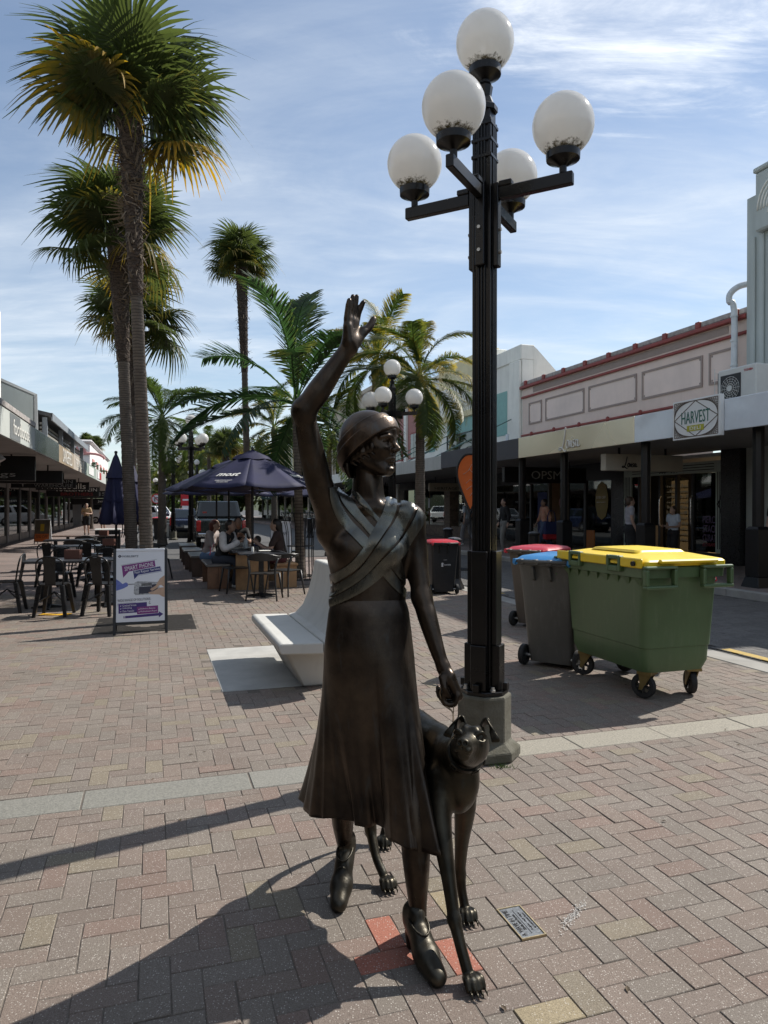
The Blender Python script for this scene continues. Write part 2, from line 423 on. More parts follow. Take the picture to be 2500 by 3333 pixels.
# --- far ground to the horizon
ground = struct(obj('ground', MB().add([(-1500,-1500,-.03),(1500,-1500,-.03),(1500,1500,-.03),(-1500,1500,-.03)], [(0,1,2,3)]),
    M('asphalt_far', (.075,.073,.07), .85, var=.2, vs=.4, bump=.3, bs=30)))
ground['label'] = 'grey ground sheet under the whole street'
def sheet(name, v0, v1, u0, u1, z, mat, kind='structure'):
    o = obj(name, MB().add([(v0,u0,0),(v1,u0,0),(v1,u1,0),(v0,u1,0)], [(0,1,2,3)]), mat, loc=(0,0,z), rot=(0,0,TH)); struct(o, kind); return o
def far_brick_mat(name, c1, c2, mortar):
    m = bpy.data.materials.new(name); m.use_nodes = True; nt = m.node_tree; N = nt.nodes; L = nt.links; b = N['Principled BSDF']
    b.inputs['Roughness'].default_value = .85
    tc = N.new('ShaderNodeTexCoord'); br = N.new('ShaderNodeTexBrick'); L.new(tc.outputs['Object'], br.inputs['Vector'])
    br.inputs['Scale'].default_value = 1; br.inputs['Brick Width'].default_value = .2; br.inputs['Row Height'].default_value = .1; br.inputs['Mortar Size'].default_value = .005
    br.inputs['Color1'].default_value = (*c1,1); br.inputs['Color2'].default_value = (*c2,1); br.inputs['Mortar'].default_value = (*mortar,1)
    n = N.new('ShaderNodeTexNoise'); n.inputs['Scale'].default_value = .7; n.inputs['Detail'].default_value = 6; L.new(tc.outputs['Object'], n.inputs['Vector'])
    mr = N.new('ShaderNodeMapRange'); mr.inputs[1].default_value=.3; mr.inputs[2].default_value=.7; mr.inputs[3].default_value=.72; mr.inputs[4].default_value=1.15; L.new(n.outputs['Fac'], mr.inputs[0])
    mx = N.new('ShaderNodeMix'); mx.data_type='RGBA'; mx.blend_type='MULTIPLY'; mx.inputs['Factor'].default_value=1; L.new(br.outputs['Color'], mx.inputs['A']); L.new(mr.outputs[0], mx.inputs['B'])
    L.new(mx.outputs['Result'], b.inputs['Base Color'])
    bp = N.new('ShaderNodeBump'); bp.invert = True; bp.inputs['Strength'].default_value=.5; bp.inputs['Distance'].default_value=.006; L.new(br.outputs['Fac'], bp.inputs['Height']); L.new(bp.outputs[0], b.inputs['Normal'])
    return m
FARB = far_brick_mat('brick_paving_far', (.255,.19,.168), (.215,.18,.165), (.11,.095,.08))
ROADB = far_brick_mat('road_paving', (.125,.118,.112), (.10,.096,.093), (.055,.052,.05))
U_END = 14.0
paving = sheet('plaza_paving', -6.2, 5.46, -4, U_END, -.0032, M('joint_sand', (.13,.110,.090), .95, var=.35, vs=18, bump=.5, bs=200))
far_plaza = sheet('far_paving', -6.2, 5.46, U_END, 21.5, -.001, FARB)
left_path = sheet('left_footpath', -6.2, -1.2, 21.5, 160, -.001, FARB)
road = sheet('road', 5.76, 9.55, -6, 21.5, -.011, M('road_bed', (.06,.057,.053), .95, var=.3, vs=12))
far_road = sheet('far_road', -1.2, 9.55, 21.5, 300, -.006, M('asphalt', (.085,.083,.08), .88, var=.2, vs=.8, bump=.35, bs=60))
chan_m = M('concrete_channel', (.30,.285,.255), .85, var=.22, vs=2.2, bump=.3, bs=90)
channel = obj('drain_channel', MB().box(5.462,5.758,-6,21.5,-.04,.002), chan_m, rot=(0,0,TH), bevel=.006); struct(channel)
kerb = obj('kerb', MB(), M('kerb_concrete', (.33,.32,.295), .85, var=.25, vs=2, bump=.4, bs=70), rot=(0,0,TH)); struct(kerb)
for i in range(40):                                        # kerb stones along the shop side
    u0 = -2 + i*1.2
    obj('kerb_stone', MB().box(9.56,9.74,u0+.004,u0+1.196,-.05,.118+.002*math.sin(i*3.1)), MATS['kerb_concrete'], kerb, bevel=.014, seg=2)
footp = obj('footpath', MB().box(9.745,14.6,-4,140,-.05,.115), FARB, rot=(0,0,TH)); struct(footp)
# --- herringbone pavers
OV, OU, JT = .15, .05, .0028
def pave_cells(v0, v1, u0, u1):
    for X in range(int(math.floor((-v1-OV)/.1))-1, int(math.ceil((-v0-OV)/.1))+1):
        for Yc in range(int(math.floor((u0-OU)/.1))-1, int(math.ceil((u1-OU)/.1))+1):
            k = (X - Yc) % 4
            if k == 0: yield -((X+1)*.1+OV), (Yc+.5)*.1+OU, 0
            elif k == 3: yield -((X+.5)*.1+OV), (Yc+1)*.1+OU, 1
def in_view(v, u, m=450):
    p = S(v, u)
    if p.y < 1.2: return False
    px = CX + p.x/p.y*FPX; py = HY + EYE/p.y*FPX
    return -m < px < 2500+m and py < 3333+m*1.1
PAD = (.54, 2.0, 6.07, 7.92); STRIP = (3.925, 4.185)
GRATES = [(-.10, 9.95, .62), (3.05, 15.3, .6)]
PLQ = (1.315, 2.353)
cand = []
for v, u, o in pave_cells(-6.2, 5.46, 1.0, U_END):
    hv, hu = (.1, .05) if o == 0 else (.05, .1)
    if v+hv > 5.46 or v-hv < -6.2 or u+hu > U_END: continue
    if u+hu > STRIP[0] and u-hu < STRIP[1]:
        # cut bricks along the granite strip
        lo, hi = u-hu, u+hu
        if lo < STRIP[0]-.03: hi = STRIP[0]
        elif hi > STRIP[1]+.03: lo = STRIP[1]
        else: continue
        if not in_view(v, u): continue
        cand.append((v, (lo+hi)/2, hv, (hi-lo)/2, o)); continue
    if v+hv > PAD[0]+.02 and v-hv < PAD[1]-.02 and u+hu > PAD[2]+.02 and u-hu < PAD[3]-.02: continue
    if any(abs(v-a) < r+.03 and abs(u-b) < r+.03 for a, b, r in GRATES): continue
    if abs(v-PLQ[0]) < .04 and abs(u-PLQ[1]) < .05: PLQ = (v, u); continue
    if in_view(v, u): cand.append((v, u, hv, hu, o))
def size_px(c):
    p = S(c[0], c[1]); px = CX + p.x/p.y*FPX; py = HY + EYE/p.y*FPX
    return (1/(p.y**2+.1)) * (1 if -60 < px < 2560 and py < 3360 else .05)
cand.sort(key=size_px, reverse=True)
def brick_geo(hv, hu, ch=.0024, d=.03):
    a, b = hv-JT/2, hu-JT/2; e = ch
    vs = [(-a,-b,-d),(a,-b,-d),(a,b,-d),(-a,b,-d),(-a,-b,-e),(a,-b,-e),(a,b,-e),(-a,b,-e),(-a+e,-b+e,0),(a-e,-b+e,0),(a-e,b-e,0),(-a+e,b-e,0)]
    fs = [(0,1,5,4),(1,2,6,5),(2,3,7,6),(3,0,4,7),(4,5,9,8),(5,6,10,9),(6,7,11,10),(7,4,8,11),(8,9,10,11)]
    return vs, fs
def mk(hv, hu): vs, fs = brick_geo(hv, hu); me = MB().add(vs, fs).mesh('brick'); me.materials.append(BRICK_O); return me
bmesh_cache = {}
ORANGE = [(.785,2.44), (.729,2.31), (1.004,2.24)]
TAN = [(1.15,2.55), (.98,2.02), (1.2,1.95)]
def brick_tone(v, u):
    if any(abs(v-a) < .05 and abs(u-b) < .05 for a, b in ORANGE): return (.35,.140,.098)
    if any(abs(v-a) < .06 and abs(u-b) < .06 for a, b in TAN): return (.29,.24,.155)
    return tone(rb)
rb = random.Random(3)
for c in cand[:300]:
    v, u, hv, hu, o = c; key = (round(hv,3), round(hu,3))
    if key not in bmesh_cache: bmesh_cache[key] = mk(hv, hu)
    b = bpy.data.objects.new('brick', bmesh_cache[key]); COL.objects.link(b); b.parent = paving
    b.location = (v + rb.gauss(0,.0008), u + rb.gauss(0,.0008), .0032 + max(-.0014, rb.gauss(0, .0009)))
    b.rotation_euler = (rb.gauss(0,.006), rb.gauss(0,.006), rb.gauss(0,.006)); b.color = (*brick_tone(v, u), 1)
def brick_field(name, cells, parent, mat, tonef, zt):
    nb = len(cells); V = np.zeros((nb, 12, 3), np.float32); Cc = np.zeros((nb, 12, 4), np.float32); Cc[..., 3] = 1
    _, fs = brick_geo(.1, .05); fs = np.array(fs)
    for i, (v, u, hv, hu, o) in enumerate(cells):
        g = np.array(brick_geo(hv, hu)[0]); tx, ty = rb.gauss(0,.006), rb.gauss(0,.006)
        g[:,2] += g[:,0]*tx + g[:,1]*ty + max(-.0014, rb.gauss(0,.0009)) + zt; g[:,0] += v; g[:,1] += u
        V[i] = g; Cc[i, :, :3] = tonef(v, u)
    Q = (fs[None] + (np.arange(nb)*12)[:, None, None]).reshape(-1, 4).astype(np.int32)
    me = bpy.data.meshes.new(name); me.vertices.add(nb*12); me.vertices.foreach_set('co', V.ravel())
    me.loops.add(Q.size); me.loops.foreach_set('vertex_index', Q.ravel()); me.polygons.add(len(Q))
    me.polygons.foreach_set('loop_start', np.arange(0, Q.size, 4, dtype=np.int32)); me.polygons.foreach_set('loop_total', np.full(len(Q), 4, np.int32))
    me.polygons.foreach_set('use_smooth', np.zeros(len(Q), bool)); me.update(calc_edges=True)
    at = me.color_attributes.new('tone', 'FLOAT_COLOR', 'POINT'); at.data.foreach_set('color', Cc.ravel())
    me.materials.append(mat); o = bpy.data.objects.new(name, me); COL.objects.link(o); o.parent = parent; struct(o, 'stuff'); return o
brick_field('bricks', cand[300:], paving, BRICK_A, brick_tone, .0032)
rc = [(v, u, *((.1,.05) if o == 0 else (.05,.1)), o) for v, u, o in pave_cells(5.76, 9.56, 3.0, 16) if 5.87 < v < 9.45 and in_view(v, u, 250)]
def road_tone(v, u): k = .85 + .3*rb.random(); return (.118*k, .112*k, .106*k)
brick_field('bricks', rc, road, BRICK_A, road_tone, .011)
print('bricks', len(cand), len(rc))
sheet('road_paving_far', 5.76, 9.55, 16, 21.5, -.002, ROADB)
# --- granite strip
strip = sheet('granite_strip', -5.8, 5.46, STRIP[0], STRIP[1], -.008, MATS['joint_sand'])
gm = [M('granite_%d' % i, c, .72, var=.38, vs=95, bump=.35, bs=140, det=3) for i, c in enumerate([(.205,.198,.170), (.27,.245,.195), (.220,.211,.182)])]
cuts = [-5.8,-5.1,-4.4,-3.7,-3.0,-2.3,-1.62,-.98,-.36,.52,1.35,2.05,2.62,3.3,4.0,4.7,5.45]
for i in range(len(cuts)-1):
    obj('slab', MB().box(cuts[i]+.003, cuts[i+1]-.003, STRIP[0]+.004, STRIP[1]-.004, -.03, .008+.0015*math.sin(i*2.3)), gm[1 if (i <= 4 or i >= 11) else (0 if i % 3 else 2)], strip, bevel=.004)
pad = obj('bench_pad', MB().box(PAD[0], PAD[1], PAD[2], PAD[3], -.03, .004), M('pad_concrete', (.40,.39,.36), .8, var=.16, vs=3.5, bump=.25, bs=120), rot=(0,0,TH), bevel=.008); struct(pad)
# --- yellow no-parking dashes
ym = M('worn_yellow_paint', (.55,.36,.06), .8, var=.35, vs=22, col2=(.33,.25,.10))
dash = None
mark = struct(sheet('road_markings', 5.90, 5.92, 30, 30.1, -.001, ym))
for i in range(9):
    u0 = 3.2 + i*2.05
    obj('dash', MB().box(5.87, 5.985, u0, u0+.95, -.004, .0048), ym, mark)
# --- the bronze plaque let into the paving
pq = thing('plaque', 'small lettered bronze plaque set among the bricks beside the dog', 'plaque', S(PLQ[0], PLQ[1], 0), TH)
obj('plate', MB().box(-.047,.047,-.097,.097,-.02,.003), M('plaque_lead', (.20,.21,.22), .45, .6, var=.3, vs=120, bump=.3, bs=300), pq)
fr = MB()
for x0,x1,y0,y1 in ((-.05,-.045,-.1,.1),(.045,.05,-.1,.1),(-.045,.045,-.1,-.095),(-.045,.045,.095,.1)): fr.box(x0,x1,y0,y1,-.02,.006)
obj('rim', fr, M('plaque_brass', (.50,.40,.24), .4, .7, var=.2, vs=40), pq)
pk = M('plaque_ink', (.03,.03,.03), .6)
text('A WAVE IN TIME', .165, .019, pk, pq, face_mtx((-.027,0,.0035),(0,1,0),(-1,0,0)), ext=.001)
text('Sheila and Raven', .10, .011, pk, pq, face_mtx((-.008,0,.0035),(0,1,0),(-1,0,0)), ext=.001)
obj('rule', MB().box(.004,.0055,-.075,.075,.003,.0042), pk, pq)
text('Sculptor - Mark Whyte', .115, .010, pk, pq, face_mtx((.019,0,.0035),(0,1,0),(-1,0,0)), ext=.001)
text('by Leisurecraft Gates', .10, .010, pk, pq, face_mtx((.034,0,.0035),(0,1,0),(-1,0,0)), ext=.001)
# chalky spill on the bricks right of the plaque
sp = MB(); r2 = random.Random(5)
for i in range(300):
    a = r2.gauss(0,.055); b_ = r2.gauss(0,.012); rr = r2.uniform(.0008,.0032)
    if r2.random() < .2: a += .03
    c = S(1.50+a*.8+b_*.3, 2.32+a*.55-b_*.9, .0035); n = 6
    o0 = len(sp.v); sp.v.extend([(c.x+rr*math.cos(k)*r2.uniform(.6,1.4), c.y+rr*math.sin(k)*r2.uniform(.6,1.4), c.z) for k in [2*math.pi*q/n for q in range(n)]]); sp.f.append(tuple(range(o0,o0+n)))
spo = obj('spill_stain', sp, M('chalk', (.48,.46,.43), .9)); struct(spo, 'stuff'); spo['label'] = 'white chalky spatter on the bricks beside the plaque'

# a few dry leaf scraps and butts on the paving
lt_ = MB(); r3 = random.Random(12)
for i in range(70):
    c = S(r3.uniform(-2.5,4.5), r3.uniform(1.8,8.5), .004); a = r3.uniform(0,6.28); l = r3.uniform(.006,.02); w_ = l*r3.uniform(.2,.5); d = Vector((math.cos(a),math.sin(a),0)); n = Vector((-d.y,d.x,0))
    lt_.add([c-d*l, c-n*w_+Vector((0,0,.003)), c+d*l, c+n*w_+Vector((0,0,.004))],[(0,1,2,3)])
lo_ = obj('leaf_litter', lt_, M('dry_scraps', (.16,.11,.06), .9, col2=(.05,.04,.03), vs=2), norm=False); struct(lo_, 'stuff'); lo_['label'] = 'scattered dry leaf scraps on the brick paving'
# ================================================================ buildings either side of the street (street frame: v across, u along)
def uf(px, v):
    k = (px-CX)/FPX; Y = v/(math.cos(TH)*k + math.sin(TH)); return -math.sin(TH)*k*Y + math.cos(TH)*Y
def zf(px, py, v):
    k = (px-CX)/FPX; Y = v/(math.cos(TH)*k + math.sin(TH)); return EYE + (HY-py)/FPX*Y
class Bld:
    def __init__(s, name, label, cat, v, u, group=None):
        s.r = thing(name, label, cat, S(v, u), TH, group); s.o = (-v, -u, 0)
    def part(s, name, mb, mat, parent=None, **k):
        o = obj(name, mb, mat, parent or s.r, **k)
        if parent is None: o.location = s.o
        return o
    def box(s, name, v0, v1, u0, u1, z0, z1, mat, parent=None, **k): return s.part(name, MB().box(v0,v1,u0,u1,z0,z1), mat, parent, **k)
    def text(s, body, w, h, mat, org, right, up, parent=None, **k):
        return text(body, w, h, mat, parent or s.r, face_mtx((org[0]+(0 if parent else s.o[0]), org[1]+(0 if parent else s.o[1]), org[2]), right, up), **k)
def plaster(name, c, streak=.25):
    if name in MATS: return MATS[name]
    m = M(name, c, .85, var=.10, vs=.8, bump=.12, bs=25); nt = m.node_tree; N = nt.nodes; L = nt.links; b = N['Principled BSDF']
    tc = N.new('ShaderNodeTexCoord'); mp = N.new('ShaderNodeMapping'); mp.inputs['Scale'].default_value = (2.2,2.2,.22); L.new(tc.outputs['Object'], mp.inputs[0])
    n = N.new('ShaderNodeTexNoise'); n.inputs['Scale'].default_value = 2.0; n.inputs['Detail'].default_value = 8; n.inputs['Roughness'].default_value=.7; L.new(mp.outputs[0], n.inputs['Vector'])
    mr = N.new('ShaderNodeMapRange'); mr.inputs[1].default_value=.5; mr.inputs[2].default_value=.8; mr.inputs[4].default_value=streak; L.new(n.outputs['Fac'], mr.inputs[0])
    mx = N.new('ShaderNodeMix'); mx.data_type='RGBA'; L.new(mr.outputs[0], mx.inputs['Factor']); L.new(b.inputs['Base Color'].links[0].from_socket, mx.inputs['A'])
    mx.inputs['B'].default_value = (c[0]*.35, c[1]*.36, c[2]*.34, 1); L.new(mx.outputs['Result'], b.inputs['Base Color']); return m
PINK = plaster('wall_dusty_pink', (.74,.60,.52), .12); PINK2 = plaster('wall_pink_panel', (.80,.66,.58), .10); RED = M('trim_oxide_red', (.27,.055,.045), .6, var=.2)
BAND = M('band_taupe', (.34,.27,.235), .8, var=.08); CAPG = M('parapet_capping', (.36,.33,.31), .95, var=.35, vs=9, bump=.6, bs=30)
WHITE = plaster('wall_offwhite', (.82,.81,.74), .30); TEAL = M('panel_teal', (.24,.44,.40), .7, var=.1); CREAM = plaster('wall_cream', (.74,.66,.42), .25)
DARKFRAME = M('dark_aluminium', (.02,.02,.022), .45, var=.2); BLACKP = M('black_gloss_paint', (.007,.007,.008), .35, var=.3, vs=6, spec=.35)
GLASS = glass_mat(); DGL = glass_mat('dark_glass', (.10,.12,.12), 1.5)
SOFF = M('canopy_soffit', (.30,.29,.275), .85, var=.12); DGREY = M('fascia_charcoal', (.07,.068,.075), .6, var=.08)
FV, CV = 13.8, 9.9                                         # shop fronts and canopy edge, right side
# ---- pink single-storey shop with panelled parapet
u0, u1 = uf(2437,FV), uf(1700,FV)
pk_ = Bld('parapet_shop', 'dusty pink parapet building with red trim lines and five framed panels', 'building', FV, (u0+u1)/2)
wallp = pk_.box('wall', FV, FV+.35, u0, u1, 3.05, 6.28, PINK)
pk_.box('side_wall', FV+.36, FV+9, u1-.3, u1-.01, .1, 5.6, PINK)
pk_.box('roof', FV+.36, FV+9, u0, u1-.31, 5.2, 5.35, MATS['parapet_capping'])
pk_.box('parapet_capping', FV-.05, FV+.4, u0, u1, 6.285, 6.43, CAPG, bevel=.02)
pk_.box('red_cornice', FV-.14, FV-.003, u0, u1+.02, 6.15, 6.26, RED, bevel=.02)
pk_.box('taupe_band', FV-.012, FV-.002, uf(2370,FV), uf(1735,FV), 5.92, 6.12, BAND)
pk_.box('red_line', FV-.07, FV-.003, u0, u1, 5.78, 5.86, RED, bevel=.015)
pk_.box('red_line', FV-.07, FV-.003, u0, u1, 4.30, 4.37, RED, bevel=.015)
for i, xx in enumerate((213,322,440,570,712,872,1050,1250,1475)):
    u = uf(1600+xx/1.843, FV); pk_.box('parapet_block', FV-.12, FV+.3, u-.08, u+.08, 6.262, 6.44, RED, bevel=.015)
for i in range(7):
    u = u0 + (i+.5)*(u1-u0)/7; pk_.part('trim_knob', MB().lathe([(.0,-.10),(.05,-.07),(.06,0),(.05,.07),(0,.10)], 8, (FV-.06,u,4.335), caps=False), RED, smooth=True)
for a, b in ((1722,1764),(1776,1902),(1916,2073),(2090,2287),(2308,2399)):
    ua, ub = uf(b,FV), uf(a,FV); z0, z1 = 4.72, 5.55
    fr = pk_.box('wall_panel', FV-.008, FV-.002, ua+.06, ub-.06, z0+.06, z1-.06, PINK2)
    fm = MB()
    for s in ((ua,ub,z1-.06,z1),(ua,ub,z0,z0+.06)): fm.box(FV-.03,FV-.001,*s[:2],*s[2:])
    for s in ((ua,ua+.06,z0+.061,z1-.061),(ub-.06,ub,z0+.061,z1-.061)): fm.box(FV-.03,FV-.001,*s[:2],*s[2:])
    for cu_, cz in ((ua+.1,z0+.1),(ub-.1,z0+.1),(ua+.1,z1-.1),(ub-.1,z1-.1)): fm.lathe([(.0,-.01),(.045,-.008),(.03,.0),(0,.006)], 6, (0,0,0), caps=False).xf(Matrix.Translation((FV-.01,cu_,cz)) @ Matrix.Rotation(rad(-90),4,'Y'), len(fm.v)-24)
    obj('frame', fm, BAND, fr)
# ---- grey-green tower at the right edge
tw = Bld('corner_building', 'tall pale green ribbed corner building at the right edge', 'building', FV, u0-2.5)
GG = plaster('wall_sage', (.46,.50,.48), .25)
ut = uf(2452,FV-.3)
tw.box('wall', FV-.1, FV+8, u0-5, u0-.02, .1, 9.0, GG)
for i in range(9): tw.box('rib', FV-.16, FV-.101, u0-.30-i*.26, u0-.16-i*.26, 4.2, 8.0, GG, bevel=.02)
tw.box('capital', FV-.3, FV-.102, u0-2.4, ut, 8.02, 9.40, GG, bevel=.04)
tw.box('cornice', FV-.34, FV+8, u0-5, ut+.03, 9.401, 9.52, GG, bevel=.03)
arc = MB()
for k in range(5):
    r = .16+.09*k; arc.tube([(FV-.31, u0-1.05+r*math.cos(a), 8.50+r*1.25*math.sin(a)) for a in np.linspace(0, math.pi, 13)], .022, 5)
tw.part('shell_relief', arc, WHITE, smooth=True)
tw.part('scroll', MB().tube([(FV-.31, u0-1.05+.22*math.cos(a)*(1-a/9), 8.35+.2*math.sin(a)*(1-a/9)) for a in np.linspace(0,7,24)], .025, 5), WHITE, smooth=True)
dp = thing('downpipe', 'long white rainwater downpipe with swan neck on the parapet building', 'downpipe', S(FV-.25, u0+.22), TH)
PIPE = M('pipe_white', (.62,.65,.66), .4, var=.15, vs=5)
pp = [(.45,-.35,7.0),(.1,-.1,6.95),(-.05,.06,6.8),(-.07,.08,6.6),(0,0,6.35),(0,0,4.6),(0,-.02,4.45),(0,-.35,4.42),(0,-.75,4.4),(0,-.85,4.3),(0,-.85,3.5)]
obj('pipe', MB().tube(smooth_path(pp,5), .075, 10), PIPE, dp, smooth=True)
for z in (6.2,5.6,5.0): obj('bracket', MB().lathe([(.09,0),(.09,.04)], 10, (0,0,z)), PIPE, dp)
dp2 = obj('elbow', MB().tube(smooth_path([(0,-.1,3.9),(0,-.5,3.9),(0,-.6,3.8),(0,-.6,3.5)],4), .085, 10), PIPE, dp, smooth=True)
# ---- white and teal deco block with raised lettering
ub = uf(1380, FV)
wb = Bld('deco_shop', 'off-white deco building with teal panels and raised SHOPPERS lettering', 'building', FV, (u1+ub)/2)
wb.box('wall', FV, FV+.5, u1+.005, ub, 3.0, 7.35, WHITE)
wb.part('side_wall', MB().prism([(FV+.51,.1),(FV+9,.1),(FV+9,4.0),(15.3,7.0),(14.45,7.8),(FV+.51,7.9)], u1+.006, u1+.3, 'y'), WHITE)
wb.box('roof', FV+.51, FV+9, u1+.301, ub, 5.4, 5.6, CAPG)
for a, b, z in ((u1+.006,u1+2.3,7.95),(u1+2.3,u1+2.9,8.25),(ub-2.2,ub-1.2,8.25),(ub-1.2,ub,7.8)): wb.box('parapet_step', FV-.06, FV+.55, a, b, 7.351, z, WHITE, bevel=.03)
wb.box('pediment', FV-.05, FV+.5, u1+2.91, ub-2.21, 7.351, 8.45, CREAM, bevel=.03)
wb.box('pilaster', FV-.12, FV-.002, u1+.05, u1+.9, 3.2, 7.34, WHITE, bevel=.03)
sg = (u1+3.1, ub-2.3)
wb.box('sign_panel', FV-.05, FV-.002, sg[0], sg[1], 6.0, 7.34, WHITE)
for a,b,c,d in ((sg[0]-.25,sg[1]+.25,5.72,5.99),): wb.box('sign_border', FV-.14, FV-.002, a, b, c, d, CREAM, bevel=.02)
for a,b in ((sg[0]-.25,sg[0]-.01),(sg[1]+.01,sg[1]+.25)): wb.box('sign_border', FV-.14, FV-.002, a, b, 5.991, 7.34, CREAM, bevel=.02)
for word, z in (('JULIAN', 7.02), ('SHOPPERS', 6.42)):
    wb.text(word, 3.7 if len(word) > 6 else 2.9, .38, MATS['wall_offwhite'], (FV-.085, (sg[0]+sg[1])/2+.1, z), (0,-1,0), (0,0,1), ext=.07, name='raised_letters')
def teal_window(bl, ua, ub_, z0, z1, frac=0.0, dark=True):
    w = bl.box('window', FV-.02, FV-.003, ua, ub_, z0, z1, TEAL)
    if frac:
        zt = z0+(z1-z0)*frac
        bl.box('pane', FV-.035, FV-.021, ua+.05, ub_-.05, z0+.05, zt, DGL, w)
        fm = MB()
        for k in range(4): x = ua+.05+(ub_-ua-.1)*k/3; fm.box(FV-.06,FV-.036,x-.03,x+.03,z0+.03,zt)
        fm.box(FV-.06,FV-.0361,ua,ub_,zt,zt+.05)
        obj('frame', fm, DARKFRAME, w)
        for k in range(24): x = ua+.1+(ub_-ua-.2)*k/23
    return w
teal_window(wb, u1+3.0, ub-3.2, 4.1, 5.7, .55)
for a, b, z0, z1 in ((u1+1.25,u1+2.15,4.5,6.3),(ub-1.9,ub-1.2,6.1,7.3),(ub-1.6,ub-.8,4.4,5.7),(u1+2.4,u1+2.7,6.6,7.3)): teal_window(wb, a, b, z0, z1)
wb.part('vent_pipe', MB().tube([(FV-.1,u1+1.0,3.5),(FV-.1,u1+1.0,4.5)], .1, 8), PIPE, smooth=True)
rodm = M('tie_rod_green', (.10,.17,.15), .5, .4)
for k, px in enumerate((1672,1478,1420,1560)):
    uu_ = uf(px, FV)
    rd = thing('tie_rod', '%s sloping steel tie rod holding up the shop canopy' % ('nearest', 'third', 'farthest', 'second')[k], 'tie rod', S(FV, uu_), TH, 'canopy tie rods')
    obj('rod', MB().tube([(-.05,0,5.1),(-3.5,0,3.45)], .022, 6), rodm, rd); obj('wall_plate', MB().box(-.04,0,-.1,.1,4.98,5.22), rodm, rd, bevel=.01)
    obj('turnbuckle', MB().tube([(-2.2,0,4.07),(-2.6,0,3.88)], .045, 6), rodm, rd)
# ---- pink-and-white two storey block and cream block further along
rose = plaster('wall_rose', (.42,.20,.18), .15); TAN_ = plaster('wall_tan', (.50,.44,.36), .2)
def block(name, label, ua, ub_, z1, wallm, winm, rows, n, frame, cap, v=FV):
    b = Bld(name, label, 'building', v, (ua+ub_)/2)
    b.box('wall', v, v+8, ua+.01, ub_, 3.0, z1, wallm); b.box('cornice', v-.25, v+8, ua+.01, ub_, z1+.001, z1+.3, cap, bevel=.04)
    for zr in rows:
        for k in range(n):
            uc = ua + (k+.5)*(ub_-ua)/n
            w = b.box('window', v-.06, v-.003, uc-.62, uc+.62, zr, zr+1.5, frame, bevel=.01); b.box('pane', v-.075, v-.061, uc-.52, uc-.03, zr+.1, zr+1.4, winm, w); b.box('pane', v-.075, v-.061, uc+.03, uc+.52, zr+.1, zr+1.4, winm, w)
            b.box('sill', v-.16, v-.005, uc-.7, uc+.7, zr-.1, zr-.005, cap, w)
    for k in range(n+1): b.box('pilaster', v-.14, v-.002, max(ua+.02, ua+k*(ub_-ua)/n-.2), min(ub_-.01, ua+k*(ub_-ua)/n+.2), 3.2, z1-.02, cap, bevel=.02)
    return b
block('rose_building', 'rose-pink building with white pilasters behind the second street lamp', ub+.01, ub+8, 7.6, rose, DGL, (4.2,), 3, RED, WHITE)
block('tan_building', 'tan three-storey building with narrow windows past the rose one', ub+8.02, ub+20, 9.2, TAN_, DGL, (4.0,6.6), 4, WHITE, TAN_)
block('pale_green_building', 'pale green parapet building far down the right side', ub+20.02, ub+34, 7.0, plaster('wall_pale_green',(.42,.50,.44),.2), DGL, (4.2,), 4, WHITE, WHITE)
block('far_cream_building', 'cream building closing the far right of the street', ub+34.02, ub+60, 8.0, CREAM, DGL, (4.4,), 7, WHITE, WHITE)
# ---- canopy along the right side: one thing per shop
def canopy(name, label, ua, ub_, fm, z0=2.93, z1=3.5, v0=CV, v1=FV-.12, sm=None):
    c = Bld(name, label, 'canopy', v0, (ua+ub_)/2, 'shop canopies')
    c.fascia = c.box('fascia', v0-.06, v0, ua+.004, ub_-.004, z0, z1, fm, bevel=.008)
    c.box('soffit', v0+.001 if v0 < v1 else v1, v1 if v0 < v1 else v0-.001, ua, ub_, z0+.05, z0+.12, sm or SOFF); c.box('deck', min(v0+.001,v1) if v0<v1 else v1, max(v1,v0-.061) if v0<v1 else v0-.001, ua, ub_, z1-.16, z1-.08, CAPG)
    return c
GOLD = M('fascia_champagne', (.80,.70,.50), .25, .35, var=.18, vs=.55, det=1, bump=.25, bs=1.3); WHT = M('fascia_white_gloss', (.66,.70,.74), .16, .0, var=.05, coat=.6, bump=.25, bs=1.6)
STAIN = plaster('fascia_stained_concrete', (.52,.51,.47), .5)
ca, cb_, cc_ = uf(2071,CV), uf(1693,CV), uf(1440,CV)
c1_ = canopy('shop_canopy', 'champagne gold fascia canopy with script name over jewellery shop', ca, cb_, GOLD)
c2_ = canopy('shop_canopy', 'glossy white fascia canopy carrying the diamond deli sign', 6.0, ca, WHT)
c3_ = canopy('shop_canopy', 'charcoal fascia canopy over the optician behind the lamp post', cb_, cc_, DGREY)
c4_ = canopy('shop_canopy', 'stained white concrete canopy beyond the charcoal one', cc_, cc_+9, STAIN, 2.9, 3.4)
c5_ = canopy('shop_canopy', 'pale canopy farther along the right side under the rose building', cc_+9.01, cc_+24, WHITE, 2.9, 3.4)
c6_ = canopy('shop_canopy', 'farthest dark canopy on the right side of the street', cc_+24.01, 90, DGREY, 2.9, 3.4)
